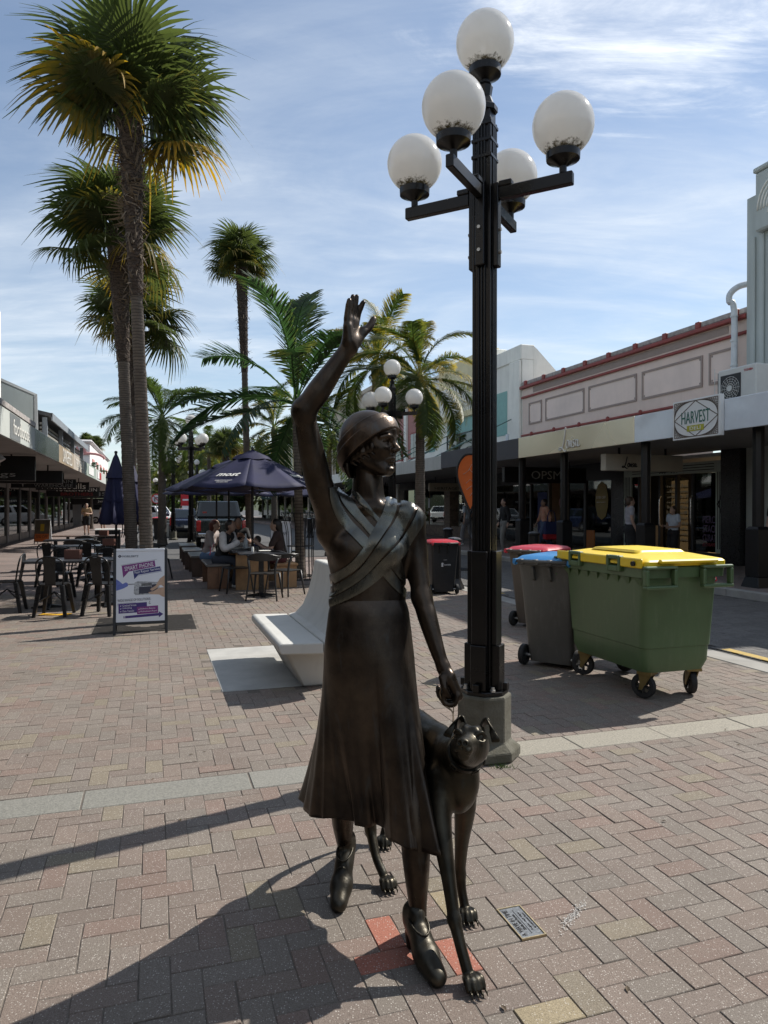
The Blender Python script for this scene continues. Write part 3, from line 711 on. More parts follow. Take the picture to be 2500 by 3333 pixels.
# script lettering drawn as strokes
def script_word(parent, org, right, up, s, r, mat, off):
    L_ = [[(.30,1.45),(.22,1.0),(.02,.35),(-.18,-.02),(-.42,-.10),(-.52,.02),(-.36,.10),(-.1,.0),(.2,-.22),(.36,-.18)],
          [(.62,.52),(.48,.46),(.40,.2),(.48,.02),(.64,.05),(.70,.28),(.62,.50),(.72,.46)],
          [(.80,.46),(.84,.05),(1.0,.48)], [(1.06,.46),(1.05,.05),(1.12,.02)], [(1.10,.66),(1.115,.70)],
          [(1.42,.50),(1.28,.46),(1.26,.32),(1.38,.22),(1.36,.05),(1.20,.02)],
          [(1.78,.44),(1.60,.46),(1.52,.2),(1.60,.04),(1.74,.2),(1.80,.44),(1.78,.08),(1.88,.03),(2.0,.1)]]
    rv, uv_ = Vector(right), Vector(up); nrm = rv.cross(uv_)
    for st in L_:
        pts = smooth_path([(x, y, 0) for x, y in st], 5)
        obj('script_stroke', MB().tube([Vector(org) + rv*((p.x-.72)*s) + uv_*((p.y-.5)*s) + nrm*off for p in pts], r, 6), mat, parent, smooth=True)
IVORY = M('letters_ivory', (.78,.76,.70), .4, var=.04); INK = M('letters_black', (.012,.012,.012), .5)
um = uf(1860, CV)
script_word(c1_.fascia, (CV-.075, um, 3.2), (0,-1,0), (0,0,1), .36, .019, IVORY, .0)
# hanging illuminated box sign of the jewellery shop
def hang_sign(label, v0, v1, u, z0, z1, mat, th=.16, group=None, name='hanging_sign'):
    h = Bld(name, label, 'sign', (v0+v1)/2, u, group)
    h.box('board', v0, v1, u-th/2, u+th/2, z0, z1, mat, bevel=.012)
    for vv in (v0+(v1-v0)*.2, v0+(v1-v0)*.8): h.box('bracket', vv-.02, vv+.02, u-.02, u+.02, z1+.001, z1+.28, BLACKP)
    return h
# ---- Harvest deli board
hb_u = (uf(2211,CV)+uf(2366,CV))/2; hw = abs(uf(2211,CV)-uf(2366,CV))
hv = Bld('deli_sign', 'white diamond-pattern HARVEST DELI board fixed to white fascia', 'sign', CV-.12, hb_u)
zc = 3.22
hv.box('board', CV-.16, CV-.065, hb_u-hw/2, hb_u+hw/2, zc-.37, zc+.38, M('sign_white', (.74,.74,.72), .5, var=.04), bevel=.006)
DG = M('deli_green', (.03,.14,.105), .5); LINE = M('sign_line_brown', (.13,.10,.08), .6); OLIVE = M('deli_olive', (.42,.40,.04), .5)
FR_ = CV-.163
def line(bl, a, b, w, mat, name='sign_line'):
    ax, az, bx, bz = *a, *b; d = Vector((bx-ax, bz-az)); n = Vector((-d.y, d.x)).normalized()*w/2
    mb = MB().add([(FR_,ax+n.x,az+n.y),(FR_,ax-n.x,az-n.y),(FR_,bx-n.x,bz-n.y),(FR_,bx+n.x,bz+n.y),(FR_-.002,ax+n.x,az+n.y),(FR_-.002,ax-n.x,az-n.y),(FR_-.002,bx-n.x,bz-n.y),(FR_-.002,bx+n.x,bz+n.y)],[(0,3,2,1),(4,5,6,7),(0,1,5,4),(1,2,6,5),(2,3,7,6),(3,0,4,7)])
    return bl.part(name, mb, mat)
W2, H2 = hw/2-.05, .335; zc2 = zc+.005
for a, b in (((-W2,-H2),(W2,-H2)),((W2,-H2),(W2,H2)),((W2,H2),(-W2,H2)),((-W2,H2),(-W2,-H2)),((-W2,0),(0,H2)),((0,H2),(W2,0)),((W2,0),(0,-H2)),((0,-H2),(-W2,0))):
    line(hv, (hb_u+a[0],zc2+a[1]), (hb_u+b[0],zc2+b[1]), .016, LINE)
hm = MB()
for sx in (-1,1):
    for sz in (-1,1):
        for k in range(1,10):
            t_ = k/10.; p = (sx*W2*(1-t_*.02), sz*H2*(t_)); q = (sx*W2*(1-t_), sz*H2)
            a = Vector((hb_u+p[0], zc2+p[1])); b = Vector((hb_u+q[0], zc2+q[1])); d = b-a; n = Vector((-d.y,d.x)).normalized()*.006
            hm.add([(FR_-.001,a.x+n.x,a.y+n.y),(FR_-.001,a.x-n.x,a.y-n.y),(FR_-.001,b.x-n.x,b.y-n.y),(FR_-.001,b.x+n.x,b.y+n.y)],[(0,1,2,3)])
hatch = hv.part('hatching', hm, LINE); struct(hatch, 'stuff')
hv.text('HARVEST', hw*.60, .235, DG, (FR_-.003, hb_u, zc2+.03), (0,-1,0), (0,0,1))
hv.box('name_tab', FR_-.004, FR_-.0005, hb_u-.22, hb_u+.22, zc2-.235, zc2-.125, OLIVE); hv.text('DELI', .28, .065, MATS['sign_white'], (FR_-.006, hb_u, zc2-.18), (0,-1,0), (0,0,1))
# ---- air conditioners
def aircon(label, v, u, z, brand=True):
    a = Bld('air_conditioner', label, 'air conditioner', v, u, 'air conditioners on the roofs')
    ACW = M('ac_casing', (.62,.62,.58), .5, var=.06)
    a.box('casing', v-.0, v+.36, u-.48, u+.48, z+.06, z+.80, ACW, bevel=.03, seg=2)
    a.box('grille_plate', v-.012, v-.001, u-.12, u+.40, z+.12, z+.68, DARKFRAME, bevel=.01)
    gm_ = MB()
    for k in range(5): gm_.tube([(v-.02, u+.14+(.05+.045*k)*math.cos(t_), z+.40+(.05+.045*k)*math.sin(t_)) for t_ in np.linspace(0,2*math.pi,25)], .004, 4, caps=False)
    for k in range(16): t_ = k*math.pi/8; gm_.tube([(v-.02,u+.14+.05*math.cos(t_),z+.40+.05*math.sin(t_)),(v-.02,u+.14+.24*math.cos(t_),z+.40+.24*math.sin(t_))], .004, 4)
    a.part('fan_guard', gm_, ACW)
    a.part('hub', MB().lathe([(.06,0),(.06,.02)], 14).xf(Matrix.Translation((v-.022,u+.14,z+.40)) @ Matrix.Rotation(rad(-90),4,'Y')), ACW)
    a.box('coil', v+.02, v+.34, u+.481, u+.50, z+.1, z+.76, DARKFRAME)
    cg = MB()
    for k in range(7): cg.box(v-.02, v+.36, u+.55, u+.556, z+.1+k*.11, z+.106+k*.11)
    for k in range(2): cg.box(v-.02+k*.37, v-.01+k*.37, u+.54, u+.55, z+.06, z+.85)
    a.part('side_guard', cg, ACW)
    for s in (-1,1): a.box('foot', v+.02, v+.34, u+s*.35-.03, u+s*.35+.03, z, z+.059, ACW)
    if brand: a.text('TOSHIBA', .22, .045, M('brand_red', (.45,.03,.04), .5), (v-.004, u-.30, z+.70), (0,-1,0), (0,0,1))
    return a
aircon('air conditioner with round fan guard standing on the white canopy', CV+1.0, uf(2395,CV+1.0), 3.50)
aircon('air conditioner perched on the pink parapet roof', FV+1.6, uf(2290,FV+1.6), 6.0, False)
# ---- canopy posts
def post(label, v, u):
    p = Bld('canopy_post', label, 'post', v, u, 'black canopy posts')
    p.part('shaft', MB().lathe([(.105,.9),(.105,2.98)], 8, (v,u,0), ph=rad(22.5)), BLACKP)
    p.part('base', MB().frustum(v-.2,v+.2,u-.2,u+.2,.115, v-.15,v+.15,u-.15,u+.15,.30).box(v-.15,v+.15,u-.15,u+.15,.301,1.15).frustum(v-.15,v+.15,u-.15,u+.15,1.151, v-.11,v+.11,u-.11,u+.11,1.2), BLACKP, bevel=.008)
    return p
for px, lb in ((2468,'black canopy post nearest the right edge'),(2102,'black canopy post in front of the jewellery shop doors'),(1837,'black canopy post in front of the optician'),(1700,'black canopy post hidden behind the street lamp')): post(lb, 10.3, uf(px,10.3))
# ---- shop fronts under the right canopy
def flatbox(n): return n
SAGE = M('deco_frame_sage', (.42,.48,.43), .5, var=.06); STONE = M('stacked_stone', (.16,.12,.09), .8, var=.5, vs=9, bump=.8, bs=12)
FLOORZ = .115
jl = Bld('jewellery_shopfront', 'jewellery shopfront with sage deco frame, glass doors and lit shelves', 'shopfront', FV, 16)
ja, jb = uf(2437,FV)+.02, uf(2035,FV)
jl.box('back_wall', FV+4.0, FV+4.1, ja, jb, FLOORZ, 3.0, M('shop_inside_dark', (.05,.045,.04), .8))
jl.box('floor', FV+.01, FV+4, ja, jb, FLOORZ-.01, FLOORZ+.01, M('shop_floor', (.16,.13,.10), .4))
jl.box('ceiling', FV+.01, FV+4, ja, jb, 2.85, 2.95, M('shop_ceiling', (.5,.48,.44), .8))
jl.box('pillar', FV-.25, FV+.25, ja, ja+.62, FLOORZ, 3.0, M('pillar_black_tile', (.015,.015,.016), .3, var=.4, vs=30, bump=.5, bs=40))
fl0 = ja+.64; fl1 = ja+1.0
jl.box('deco_frame', FV-.05, FV+.05, fl0, fl1, FLOORZ+.25, 2.75, SAGE); jl.box('deco_frame', FV-.05, FV+.05, fl1+.001, jb-.36, 2.45, 2.75, SAGE); jl.box('deco_frame', FV-.05, FV+.05, jb-.35, jb, FLOORZ+.25, 2.75, SAGE)
for x0 in (fl0, jb-.35):
    for k in range(4): jl.box('deco_line', FV-.056, FV-.051, x0+.06+k*.07, x0+.085+k*.07, FLOORZ+.35, 2.45, INK)
    for k in range(3): jl.part('deco_chevron', MB().tube([(FV-.056,x0+.17,1.62+.05*k+.16),(FV-.056,x0+.17+.14-.04*k,1.62+.0),(FV-.056,x0+.17,1.62-.05*k-.16)], .012, 4), INK)
for k in range(3): jl.box('deco_line', FV-.056, FV-.051, fl1+.05, jb-.4, 2.52+k*.07, 2.54+k*.07, INK)
for k in range(3): jl.part('deco_peak', MB().tube([(FV-.06,uf(2180,FV)-.35+.1*k,2.5),(FV-.06,uf(2180,FV),2.85-.1*k),(FV-.06,uf(2180,FV)+.35-.1*k,2.5)], .016, 4), INK)
jl.box('stall_riser', FV-.06, FV+.06, fl0, jb, FLOORZ, FLOORZ+.24, DARKFRAME)
d0, d1 = uf(2262,FV), uf(2150,FV)
jl.box('window_pane', FV-.01, FV+.01, fl1+.01, d0, FLOORZ+.25, 2.44, GLASS); jl.box('window_pane', FV-.01, FV+.01, d1+.9, jb-.36, FLOORZ+.25, 2.44, GLASS)
for x in (d0, d0+.62, d1-.05, d1+.85): jl.box('door_frame', FV-.05, FV+.05, x, x+.09, FLOORZ, 2.44, DARKFRAME)
# glazed door leaf standing open, with its long handle
jl.part('door_leaf', MB().box(FV+.1,FV+.9,d1-.08,d1-.05,FLOORZ+.02,2.4), GLASS)
for u_ in (d0+.02, d1-.1): jl.part('door_handle', MB().tube(smooth_path([(FV-.06,u_,1.0),(FV-.12,u_,1.1),(FV-.12,u_,1.75),(FV-.06,u_,1.85)],4), .02, 6), M('steel_bar', (.6,.6,.6), .25, .9), smooth=True)
LITW = M('lit_display_wall', (.45,.30,.16), .7, var=.3, vs=6, em=((1.0,.62,.28), .6))  # warm shop light put into the wall as its own glow
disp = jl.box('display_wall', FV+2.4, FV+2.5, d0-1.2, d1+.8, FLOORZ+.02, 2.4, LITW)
rj = random.Random(4)
for k in range(11):
    z = .45 + k*.17
    jl.box('shelf', FV+2.18, FV+2.39, d0-1.2, d1+.8, z, z+.02, M('shelf_timber', (.20,.12,.06), .6))
jm = MB()
for k in range(11):
    for q in range(34):
        x = d0-1.15 + q*(d1-d0+1.9)/34 + rj.uniform(-.02,.02); h = rj.uniform(.03,.10); jm.box(FV+2.17, FV+2.19, x, x+rj.uniform(.03,.07), .48+k*.17, .48+k*.17+h)
trk = jl.part('trinkets', jm, M('trinket_cards', (.62,.55,.46), .5, var=.5, vs=25, em=((1,.8,.55),.3))); struct(trk, 'stuff')  # cards glow faintly, standing in for shop light falling on them
post_ = jl.box('poster', FV+.12, FV+.14, d1+.95, d1+1.85, .85, 2.35, M('poster_orange', (.45,.12,.03), .6, var=.4, vs=2))
pm_ = MB(); pm_.lathe([(0,-.42),(.18,-.36),(.27,-.1),(.29,.12),(.2,.34),(0,.42)], 16, (FV+.115, d1+1.42, 1.75), caps=False, sx=.02)
obj('printed_face', pm_, M('poster_brown', (.13,.06,.035), .6, var=.2), post_, smooth=True)
obj('printed_hair', MB().lathe([(0,-.30),(.30,-.2),(.36,.1),(.24,.36),(0,.42)], 16, (FV+.117, d1+1.48, 1.93), caps=False, sx=.01), M('poster_hair', (.02,.014,.01), .6), post_, smooth=True)
PUR = M('decal_purple', (.19,.14,.24), .6); DRED = M('decal_red', (.30,.05,.06), .6)
up_ = uf(2322,FV); wpx = abs(uf(2290,FV)-uf(2357,FV))
for k, w_ in enumerate(('PIERCE IT','STACK IT','CURATE IT')): jl.text(w_, wpx, .19, PUR, (FV-.014, up_, 1.22-.24*k), (0,-1,0), (0,0,1), name='window_decal')
jl.text('#LOVISAPIERCING', wpx, .10, DRED, (FV-.014, up_, .56), (0,-1,0), (0,0,1), name='window_decal')
NEON = M('neon_tube', (.9,.85,.6), .4, em=((1.0,.9,.55), 1.6))
nu = uf(2354,FV)
jl.part('neon_ring', MB().tube([(FV+.08, nu+.36*math.cos(a), 2.02+.36*math.sin(a)) for a in np.linspace(.2,2*math.pi-.2,40)], .011, 6), NEON, smooth=True)
for w_, z in (('Free',2.12),('Piercing',1.93)): jl.text(w_, .30 if w_ == 'Free' else .52, .13, NEON, (FV+.07, nu, z), (0,-1,.18), (0,.18,1), name='neon_word', shear=.2)
bx = hang_sign('cream light-box sign with black script hanging under the gold canopy', CV+.35, CV+2.6, uf(2060,CV+1.2)+.0, 2.42, 2.82, M('lightbox_cream', (.46,.42,.34), .5, var=.1, vs=1.5), .2)
script_word(bx.r, (-.45, -.105, 2.60), (1,0,0), (0,0,1), .17, .013, INK, .0)
# optician
op = Bld('optician_shopfront', 'dark optician shopfront with a gold voucher disc in its window', 'shopfront', FV, 22)
oa, ob_ = jb+.01, uf(1690,FV)+3.2
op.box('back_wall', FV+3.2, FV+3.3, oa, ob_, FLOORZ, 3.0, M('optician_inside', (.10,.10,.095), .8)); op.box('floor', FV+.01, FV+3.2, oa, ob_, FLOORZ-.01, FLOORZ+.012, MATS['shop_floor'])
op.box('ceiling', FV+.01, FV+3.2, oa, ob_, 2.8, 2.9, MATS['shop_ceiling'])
op.box('header', FV-.06, FV+.1, oa, ob_, 2.42, 3.0, DARKFRAME)
edges = [oa, oa+.5, oa+2.0, oa+3.1, oa+4.3, oa+5.6, ob_]
for x in edges[:-1]: op.box('mullion', FV-.06, FV+.06, x, x+.12 if x != oa else x+.5, FLOORZ, 2.419, MATS['pillar_black_tile'] if x == oa else DARKFRAME)
for k in range(1, len(edges)-1):
    if k == 3: continue
    op.box('window_pane', FV-.01, FV+.01, edges[k]+.13, edges[k+1]-.01, FLOORZ+.1, 2.418, GLASS)
op.part('voucher_disc', MB().lathe([(.0,-.62),(.22,-.5),(.33,-.2),(.35,0),(.33,.2),(.22,.5),(0,.62)], 24, (FV-.03, oa+1.15, 1.75), caps=False, sx=.03), M('voucher_gold', (.26,.19,.05), .5, var=.1), smooth=True)
op.text('$100 OFF', .5, .10, IVORY, (FV-.06, oa+1.15, 1.85), (0,-1,0), (0,0,1), name='window_decal')
op.text('optical vouchers', .48, .05, IVORY, (FV-.06, oa+1.15, 1.70), (0,-1,0), (0,0,1), name='window_decal')
for k in range(3): op.box('counter', FV+1.2, FV+1.8, oa+.7+k*1.7, oa+1.9+k*1.7, FLOORZ, .95, M('counter_white', (.5,.5,.48), .5))
op.box('blue_banner', FV-.04, FV-.02, edges[4]+.2, edges[4]+.85, .35, 2.1, M('banner_navy', (.02,.03,.11), .7))
stp = op.part('stop_disc', MB().lathe([(.19,0),(.19,.02)], 8, ph=rad(22.5)).xf(Matrix.Translation((FV-.05,edges[3]+.35,1.72)) @ Matrix.Rotation(rad(-90),4,'Y')), M('stop_maroon', (.14,.02,.02), .5))
op.box('a_board_orange', FV-.7, FV-.66, oa+.6, oa+1.0, FLOORZ, FLOORZ+.7, M('orange_board', (.45,.15,.03), .6))
h_ = hang_sign('black hanging sign with thin capital letters OPSM under charcoal canopy', CV+.3, CV+3.2, cb_+1.6, 2.30, 2.78, BLACKP)
text('OPSM', 1.05, .26, M('letters_silver', (.5,.5,.48), .35, .5), h_.r, face_mtx((.0,-.085,2.54),(1,0,0),(0,0,1)))
# gallery / tailor with stone pier
ga, gb = ob_+.01, ob_+11
gl = Bld('gallery_shopfront', 'tan gallery shopfront with framed pictures, mannequin and stacked stone pier', 'shopfront', FV, (ga+gb)/2)
gl.box('back_wall', FV+1.6, FV+1.7, ga, gb, FLOORZ, 3.0, M('gallery_tan', (.20,.145,.09), .8, var=.15)); gl.box('floor', FV+.01, FV+1.6, ga, gb, FLOORZ-.01, FLOORZ+.012, MATS['shop_floor'])
gl.box('header', FV-.05, FV+.05, ga, gb, 2.5, 3.0, DARKFRAME); gl.box('stone_riser', FV-.08, FV+.08, ga, gb, FLOORZ, .62, STONE)
gl.box('pier', FV-.12, FV+.12, ga, ga+.35, FLOORZ, 2.49, M('pier_cream', (.48,.42,.34), .7)); gl.box('stone_pier', FV-.14, FV+.3, ga+3.4, ga+4.1, FLOORZ, 2.49, STONE)
for x in (ga+.36, ga+4.11, ga+6.5): gl.box('window_pane', FV-.01, FV+.01, x, x+2.3 if x < ga+2 else x+2.2, .63, 2.49, GLASS)
for k, (z0, z1) in enumerate(((1.65,2.15),(1.05,1.52))):
    f_ = gl.box('picture_frame', FV+1.5, FV+1.58, ga+6.9, ga+7.6, z0, z1, DARKFRAME); gl.box('picture', FV+1.47, FV+1.5, ga+6.98, ga+7.52, z0+.08, z1-.08, M('old_print', (.22,.19,.14), .7, var=.4, vs=9), f_)
gl.box('notice', FV-.03, FV-.015, ga+6.3, ga+6.5, 1.5, 2.0, M('notice_white', (.6,.6,.62), .6))
mn = Sculpt(); mn.path([(FV+.7,ga+5.2,1.45),(FV+.7,ga+5.2,1.9)],[.18,.12],.05); mn.path([(FV+.7,ga+5.05,1.85),(FV+.7,ga+4.95,1.2)],[.07,.05],.05); mn.path([(FV+.7,ga+5.35,1.85),(FV+.7,ga+5.45,1.2)],[.07,.05],.05)
gl.part('mannequin_jacket', mn.mesh('mannequin_jacket', .03), M('cloth_dark_olive', (.035,.033,.03), .9), smooth=True)
mn = Sculpt(); mn.path([(FV+.7,ga+5.1,1.45),(FV+.7,ga+5.05,.75)],[.12,.09],.05); mn.path([(FV+.7,ga+5.3,1.45),(FV+.7,ga+5.35,.75)],[.12,.09],.05)
gl.part('mannequin_trousers', mn.mesh('mannequin_trousers', .03), M('cloth_blue', (.02,.03,.10), .9), smooth=True)
h_ = hang_sign('small cream hanging sign with a dark figure over the gallery door', CV+1.8, CV+3.4, ga+1.2, 2.25, 2.62, M('sign_cream_dim', (.40,.34,.25), .6)); text('HERITAGE', 1.1, .12, INK, h_.r, face_mtx((0,-.085,2.38),(1,0,0),(0,0,1)))
h_ = hang_sign('black hanging sign reading RODNEY DUNN beyond the second street lamp', CV+.3, CV+3.3, ga+10.2, 2.25, 2.75, BLACKP); text('ROD & DUNN', 2.2, .2, M('letters_dim', (.08,.08,.08), .5), h_.r, face_mtx((0,-.085,2.5),(1,0,0),(0,0,1)))
far_r = Bld('far_right_shopfronts', 'row of dark glazed shopfronts far along the right footpath', 'shopfront', FV, 60)
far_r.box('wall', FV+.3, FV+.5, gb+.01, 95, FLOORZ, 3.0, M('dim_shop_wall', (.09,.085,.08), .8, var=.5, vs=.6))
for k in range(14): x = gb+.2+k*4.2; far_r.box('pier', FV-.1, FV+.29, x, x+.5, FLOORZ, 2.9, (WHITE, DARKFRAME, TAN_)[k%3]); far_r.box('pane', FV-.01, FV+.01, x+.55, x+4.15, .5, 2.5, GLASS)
h_ = hang_sign('black hanging sign reading MERCHANT beyond the palm with a wire guard', CV-1.2, CV+2.2, 47, 2.2, 2.65, BLACKP); text('MERCHANT', 2.2, .24, IVORY, h_.r, face_mtx((0,-.085,2.42),(1,0,0),(0,0,1)))
h_ = hang_sign('small dark green hanging sign left of the black MERCHANT sign', CV-2.4, CV-1.2, 52, 2.1, 2.5, M('sign_dark_green', (.02,.05,.04), .5)); text('THE', .8, .2, IVORY, h_.r, face_mtx((0,-.085,2.3),(1,0,0),(0,0,1)))
# ================================================================ left side
LC, LF = -2.6, -5.9
def lcan(label, ua, ub_, fm, z0=2.85, z1=3.38): return canopy('shop_canopy', label, ua, ub_, fm, z0, z1, LC, LF)
CON = plaster('fascia_pale_concrete', (.44,.46,.43), .35); DKM = M('fascia_dark_metal', (.10,.115,.115), .25, .6, var=.4, vs=.7); WD = M('fascia_timber', (.27,.21,.14), .7, var=.3, vs=5)
BEI = M('fascia_beige', (.42,.37,.31), .6, var=.08); GRNF = plaster('fascia_green_grey', (.28,.33,.29), .3)
lfs = [(8.5,uf(115,LC),CON,'pale concrete canopy nearest on the left with footwear name'),(uf(115,LC),uf(193,LC),DKM,'dark metal fascia canopy next along on the left'),(uf(193,LC),uf(240,LC),WD,'timber-clad canopy with tall white letters on the left'),
       (uf(240,LC),uf(276,LC),BEI,'beige fascia canopy on the left beyond the timber one'),(uf(276,LC),uf(313,LC),GRNF,'grey green canopy with white board far on the left'),(uf(313,LC),uf(345,LC),CON,'pale canopy with red sign far on the left'),(uf(345,LC),70,DKM,'farthest dark canopy on the left side')]
LCN = []
for a, b, m_, lb in lfs: LCN.append(lcan(lb, a, b, m_))
def lfas_text(c, body, uc, w, h, mat, z=3.12): c.text(body, w, h, mat, (LC+.012, uc, z), (0,1,0), (0,0,1))
LCN[0].box('capping', LC-.5, LC+.02, 8.5, lfs[0][1]-.01, 3.381, 3.50, CAPG, bevel=.01)
LCN[0].box('sign_patch', LC+.001, LC+.006, 15.1, 16.2, 2.87, 3.36, M('patch_grey', (.16,.17,.17), .6))
lfas_text(LCN[0], 'footloose', 16.35, 1.9, .30, IVORY)
lfas_text(LCN[2], 'DANGERFIELD', (lfs[2][0]+lfs[2][1])/2+.2, 2.6, .42, IVORY); lfas_text(LCN[3], 'THE CAKE SHOP', (lfs[3][0]+lfs[3][1])/2, 2.8, .28, IVORY)
LCN[4].box('white_board', LC+.001, LC+.02, lfs[4][0]+1.8, lfs[4][0]+4.4, 2.95, 3.3, MATS['sign_white']); LCN[5].box('red_board', LC+.001, LC+.02, lfs[5][0]+2, lfs[5][0]+3.4, 2.95, 3.3, M('sign_red', (.4,.04,.04), .5)); LCN[5].box('white_board', LC+.001, LC+.02, lfs[5][0]+.8, lfs[5][0]+1.99, 2.95, 3.3, MATS['sign_white'])
for k, (u_, v_) in enumerate(((14.6,-3.3),(17.3,-3.3))):
    f = Bld('flood_light', ('first' if k == 0 else 'second') + ' pale spot lamp under the concrete canopy on the left', 'lamp', v_, u_, 'spot lamps under the canopy')
    f.part('housing', MB().lathe([(.07,0),(.10,.05),(.15,.22)], 12).xf(Matrix.Translation((v_,u_,2.72)) @ Matrix.Rotation(rad(150),4,'Y')), M('lamp_housing', (.5,.48,.45), .5), smooth='auto'); f.box('arm', v_-.01, v_+.01, u_-.01, u_+.01, 2.70, 2.90, BLACKP)
lw = Bld('left_shopfronts', 'row of dark shopfronts along the shaded left footpath', 'shopfront', LF, 30)
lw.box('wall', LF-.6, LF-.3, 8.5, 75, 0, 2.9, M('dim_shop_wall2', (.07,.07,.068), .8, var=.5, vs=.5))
pil = M('left_pier', (.16,.155,.15), .7, var=.25)
rl = random.Random(9)
for k in range(16):
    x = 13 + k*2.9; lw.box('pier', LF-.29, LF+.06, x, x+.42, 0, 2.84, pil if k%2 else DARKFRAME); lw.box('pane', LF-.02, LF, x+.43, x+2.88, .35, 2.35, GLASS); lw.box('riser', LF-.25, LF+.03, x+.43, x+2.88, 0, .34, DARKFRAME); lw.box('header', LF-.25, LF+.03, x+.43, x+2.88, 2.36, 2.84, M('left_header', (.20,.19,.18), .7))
    for q in range(3):
        m_ = M('stock_%d' % ((k*3+q) % 6), [(.35,.33,.3),(.05,.05,.06),(.2,.12,.08),(.3,.25,.1),(.08,.1,.16),(.4,.4,.42)][(k*3+q) % 6], .8); lw.part('stock', MB().lathe([(.02,.5),(.14,.55),(.19,.9),(.16,1.25),(.2,1.42),(.06,1.5),(.09,1.62),(.0,1.75)], 8, (LF-.16, x+.8+q*.75, rl.uniform(-.1,.1)), caps=False, sx=.5), m_, smooth=True)
# roofs behind the left canopies
lb1 = Bld('left_gable_wall', 'pale rendered wall with sloping top above the left canopies', 'building', -7.5, 21)
GW = plaster('wall_grey_render', (.46,.50,.49), .2)
lb1.part('wall', MB().prism([(-9,3.4),(-3.49,3.4),(-3.49,4.94),(-4.36,5.30),(-9,7.2)], 24, 24.3, 'y'), GW)
lb1.part('coping', MB().tube([(-9,24.1,7.26),(-4.36,24.1,5.36),(-3.46,24.1,4.98),(-3.44,24.1,3.5)], .09, 6), M('coping_grey', (.26,.27,.27), .7))
lb0 = Bld('left_white_tower', 'white rendered wall corner at the far left edge', 'building', -5, 22); lb0.box('wall', -6, -4.2, 20, 23.05, 3.4, 7.2, WHITE); lb0.box('rail', -6, -4.22, 20, 23.03, 7.21, 8.0, GLASS)
lv = Bld('louvred_terrace', 'louvred upper terrace with a sloping dark roof above the left canopies', 'building', -3.4, 30)
l0, l1 = 24.35, 36.5
for k in range(6): lv.box('louvre', -3.36, -3.30, l0, l1, 3.50+k*.125, 3.565+k*.125, M('louvre_grey', (.26,.25,.22), .6, var=.15))
for k in range(4): x = l0+.1+(l1-l0-.2)*k/3; lv.box('post', -3.29, -3.15, x-.06, x+.06, 3.4, 4.35, M('post_grey', (.22,.24,.26), .5))
lv.box('inner_wall', -6, -3.6, l0, l1, 3.4, 4.25, M('terrace_dim', (.05,.05,.05), .9)); lv.part('roof', MB().prism([(-3.0,4.36),(-6.5,5.1),(-6.5,5.25),(-3.0,4.48)], l0, l1+.6, 'y'), M('roof_dark', (.07,.07,.075), .5, .3))
lv.box('fascia', -3.03, -2.99, l0, l1+.6, 4.26, 4.49, M('post_grey', (.22,.24,.26), .5))
# pink deco building at the end of the left row
pd = Bld('pink_deco_building', 'white and pink deco building with zigzag frieze at the end of the left row', 'building', -7, 62)
PW = plaster('wall_white_pink', (.72,.68,.66), .1); PKT = M('trim_pink', (.55,.25,.23), .7)
pd.box('wall', -16, -4.4, 56, 78, 3.0, 6.2, PW); pd.box('cornice', -16.2, -4.2, 55.8, 78.2, 6.201, 6.45, PW, bevel=.1)
zg = MB(); n_ = 26
for k in range(n_):
    x = -16+k*11.4/n_; w_ = 11.4/n_; zg.add([(x,55.95,5.5),(x+w_/2,55.95,6.0),(x+w_,55.95,5.5),(x,55.9,5.5),(x+w_/2,55.9,6.0),(x+w_,55.9,5.5)],[(0,2,1),(3,4,5),(0,1,4,3),(1,2,5,4)])
pd.part('zigzag_frieze', zg, PKT)
for k in range(5): w = pd.box('window', -4.38, -4.36, 58+k*4, 60+k*4, 3.6, 5.2, PKT); pd.box('pane', -4.355, -4.34, 58.2+k*4, 59.8+k*4, 3.8, 5.0, DGL, w)
for k in range(3): w = pd.box('window', -14.5+k*3.4, -13+k*3.4, 55.96, 55.98, 3.5, 5.0, PKT); pd.box('pane', -14.3+k*3.4, -13.2+k*3.4, 55.94, 55.955, 3.7, 4.8, DGL, w)
for k in range(4): pd.part('arch_trim', MB().tube([(-14+k*3.2+1.0*math.cos(a),55.93,5.05+.4*math.sin(a)) for a in np.linspace(0,math.pi,9)], .09, 5), PKT)
# left hanging signs
def lsign(label, v0, v1, u, z0, z1, words, mat=BLACKP, tm=IVORY):
    h = hang_sign(label, v0, v1, u, z0, z1, mat)
    vc = (v0+v1)/2
    for body, dv, z, w, hh, m_ in words:
        for sgn in (-1,1): text(body, w, hh, m_ or tm, h.r, face_mtx((dv if sgn<0 else dv,sgn*.084,z),(-sgn,0,0),(0,0,1)) if sgn > 0 else face_mtx((dv,-.084,z),(1,0,0),(0,0,1)))
    return h
GREYL = M('letters_grey', (.30,.30,.29), .6); REDL = M('letters_dark_red', (.25,.02,.02), .6)
lsign('wide black hanging sign ending in HI and andbags at the left edge', -5.7, -2.9, 20.3, 2.22, 2.86, [('S U S H I', -.2, 2.68, 1.6, .16, GREYL), ('handbags', .1, 2.37, 1.7, .17, GREYL)])
lsign('plain black hanging board behind the handbag sign', -5.0, -2.8, 25.2, 2.3, 2.72, [])
lsign('black hanging sign reading MOUNTAIN WAREHOUSE on the left', -5.3, -2.95, 31, 2.30, 2.66, [('MOUNTAIN', .35, 2.56, 1.4, .13, GREYL), ('WAREHOUSE', .35, 2.40, 1.4, .13, GREYL), ('+', -.75, 2.48, .25, .25, GREYL)])
lsign('black hanging sign of the bookshop ending in coulls', -5.2, -2.9, 36.5, 2.34, 2.72, [('Whitcoulls', 0, 2.53, 2.0, .26, IVORY)])
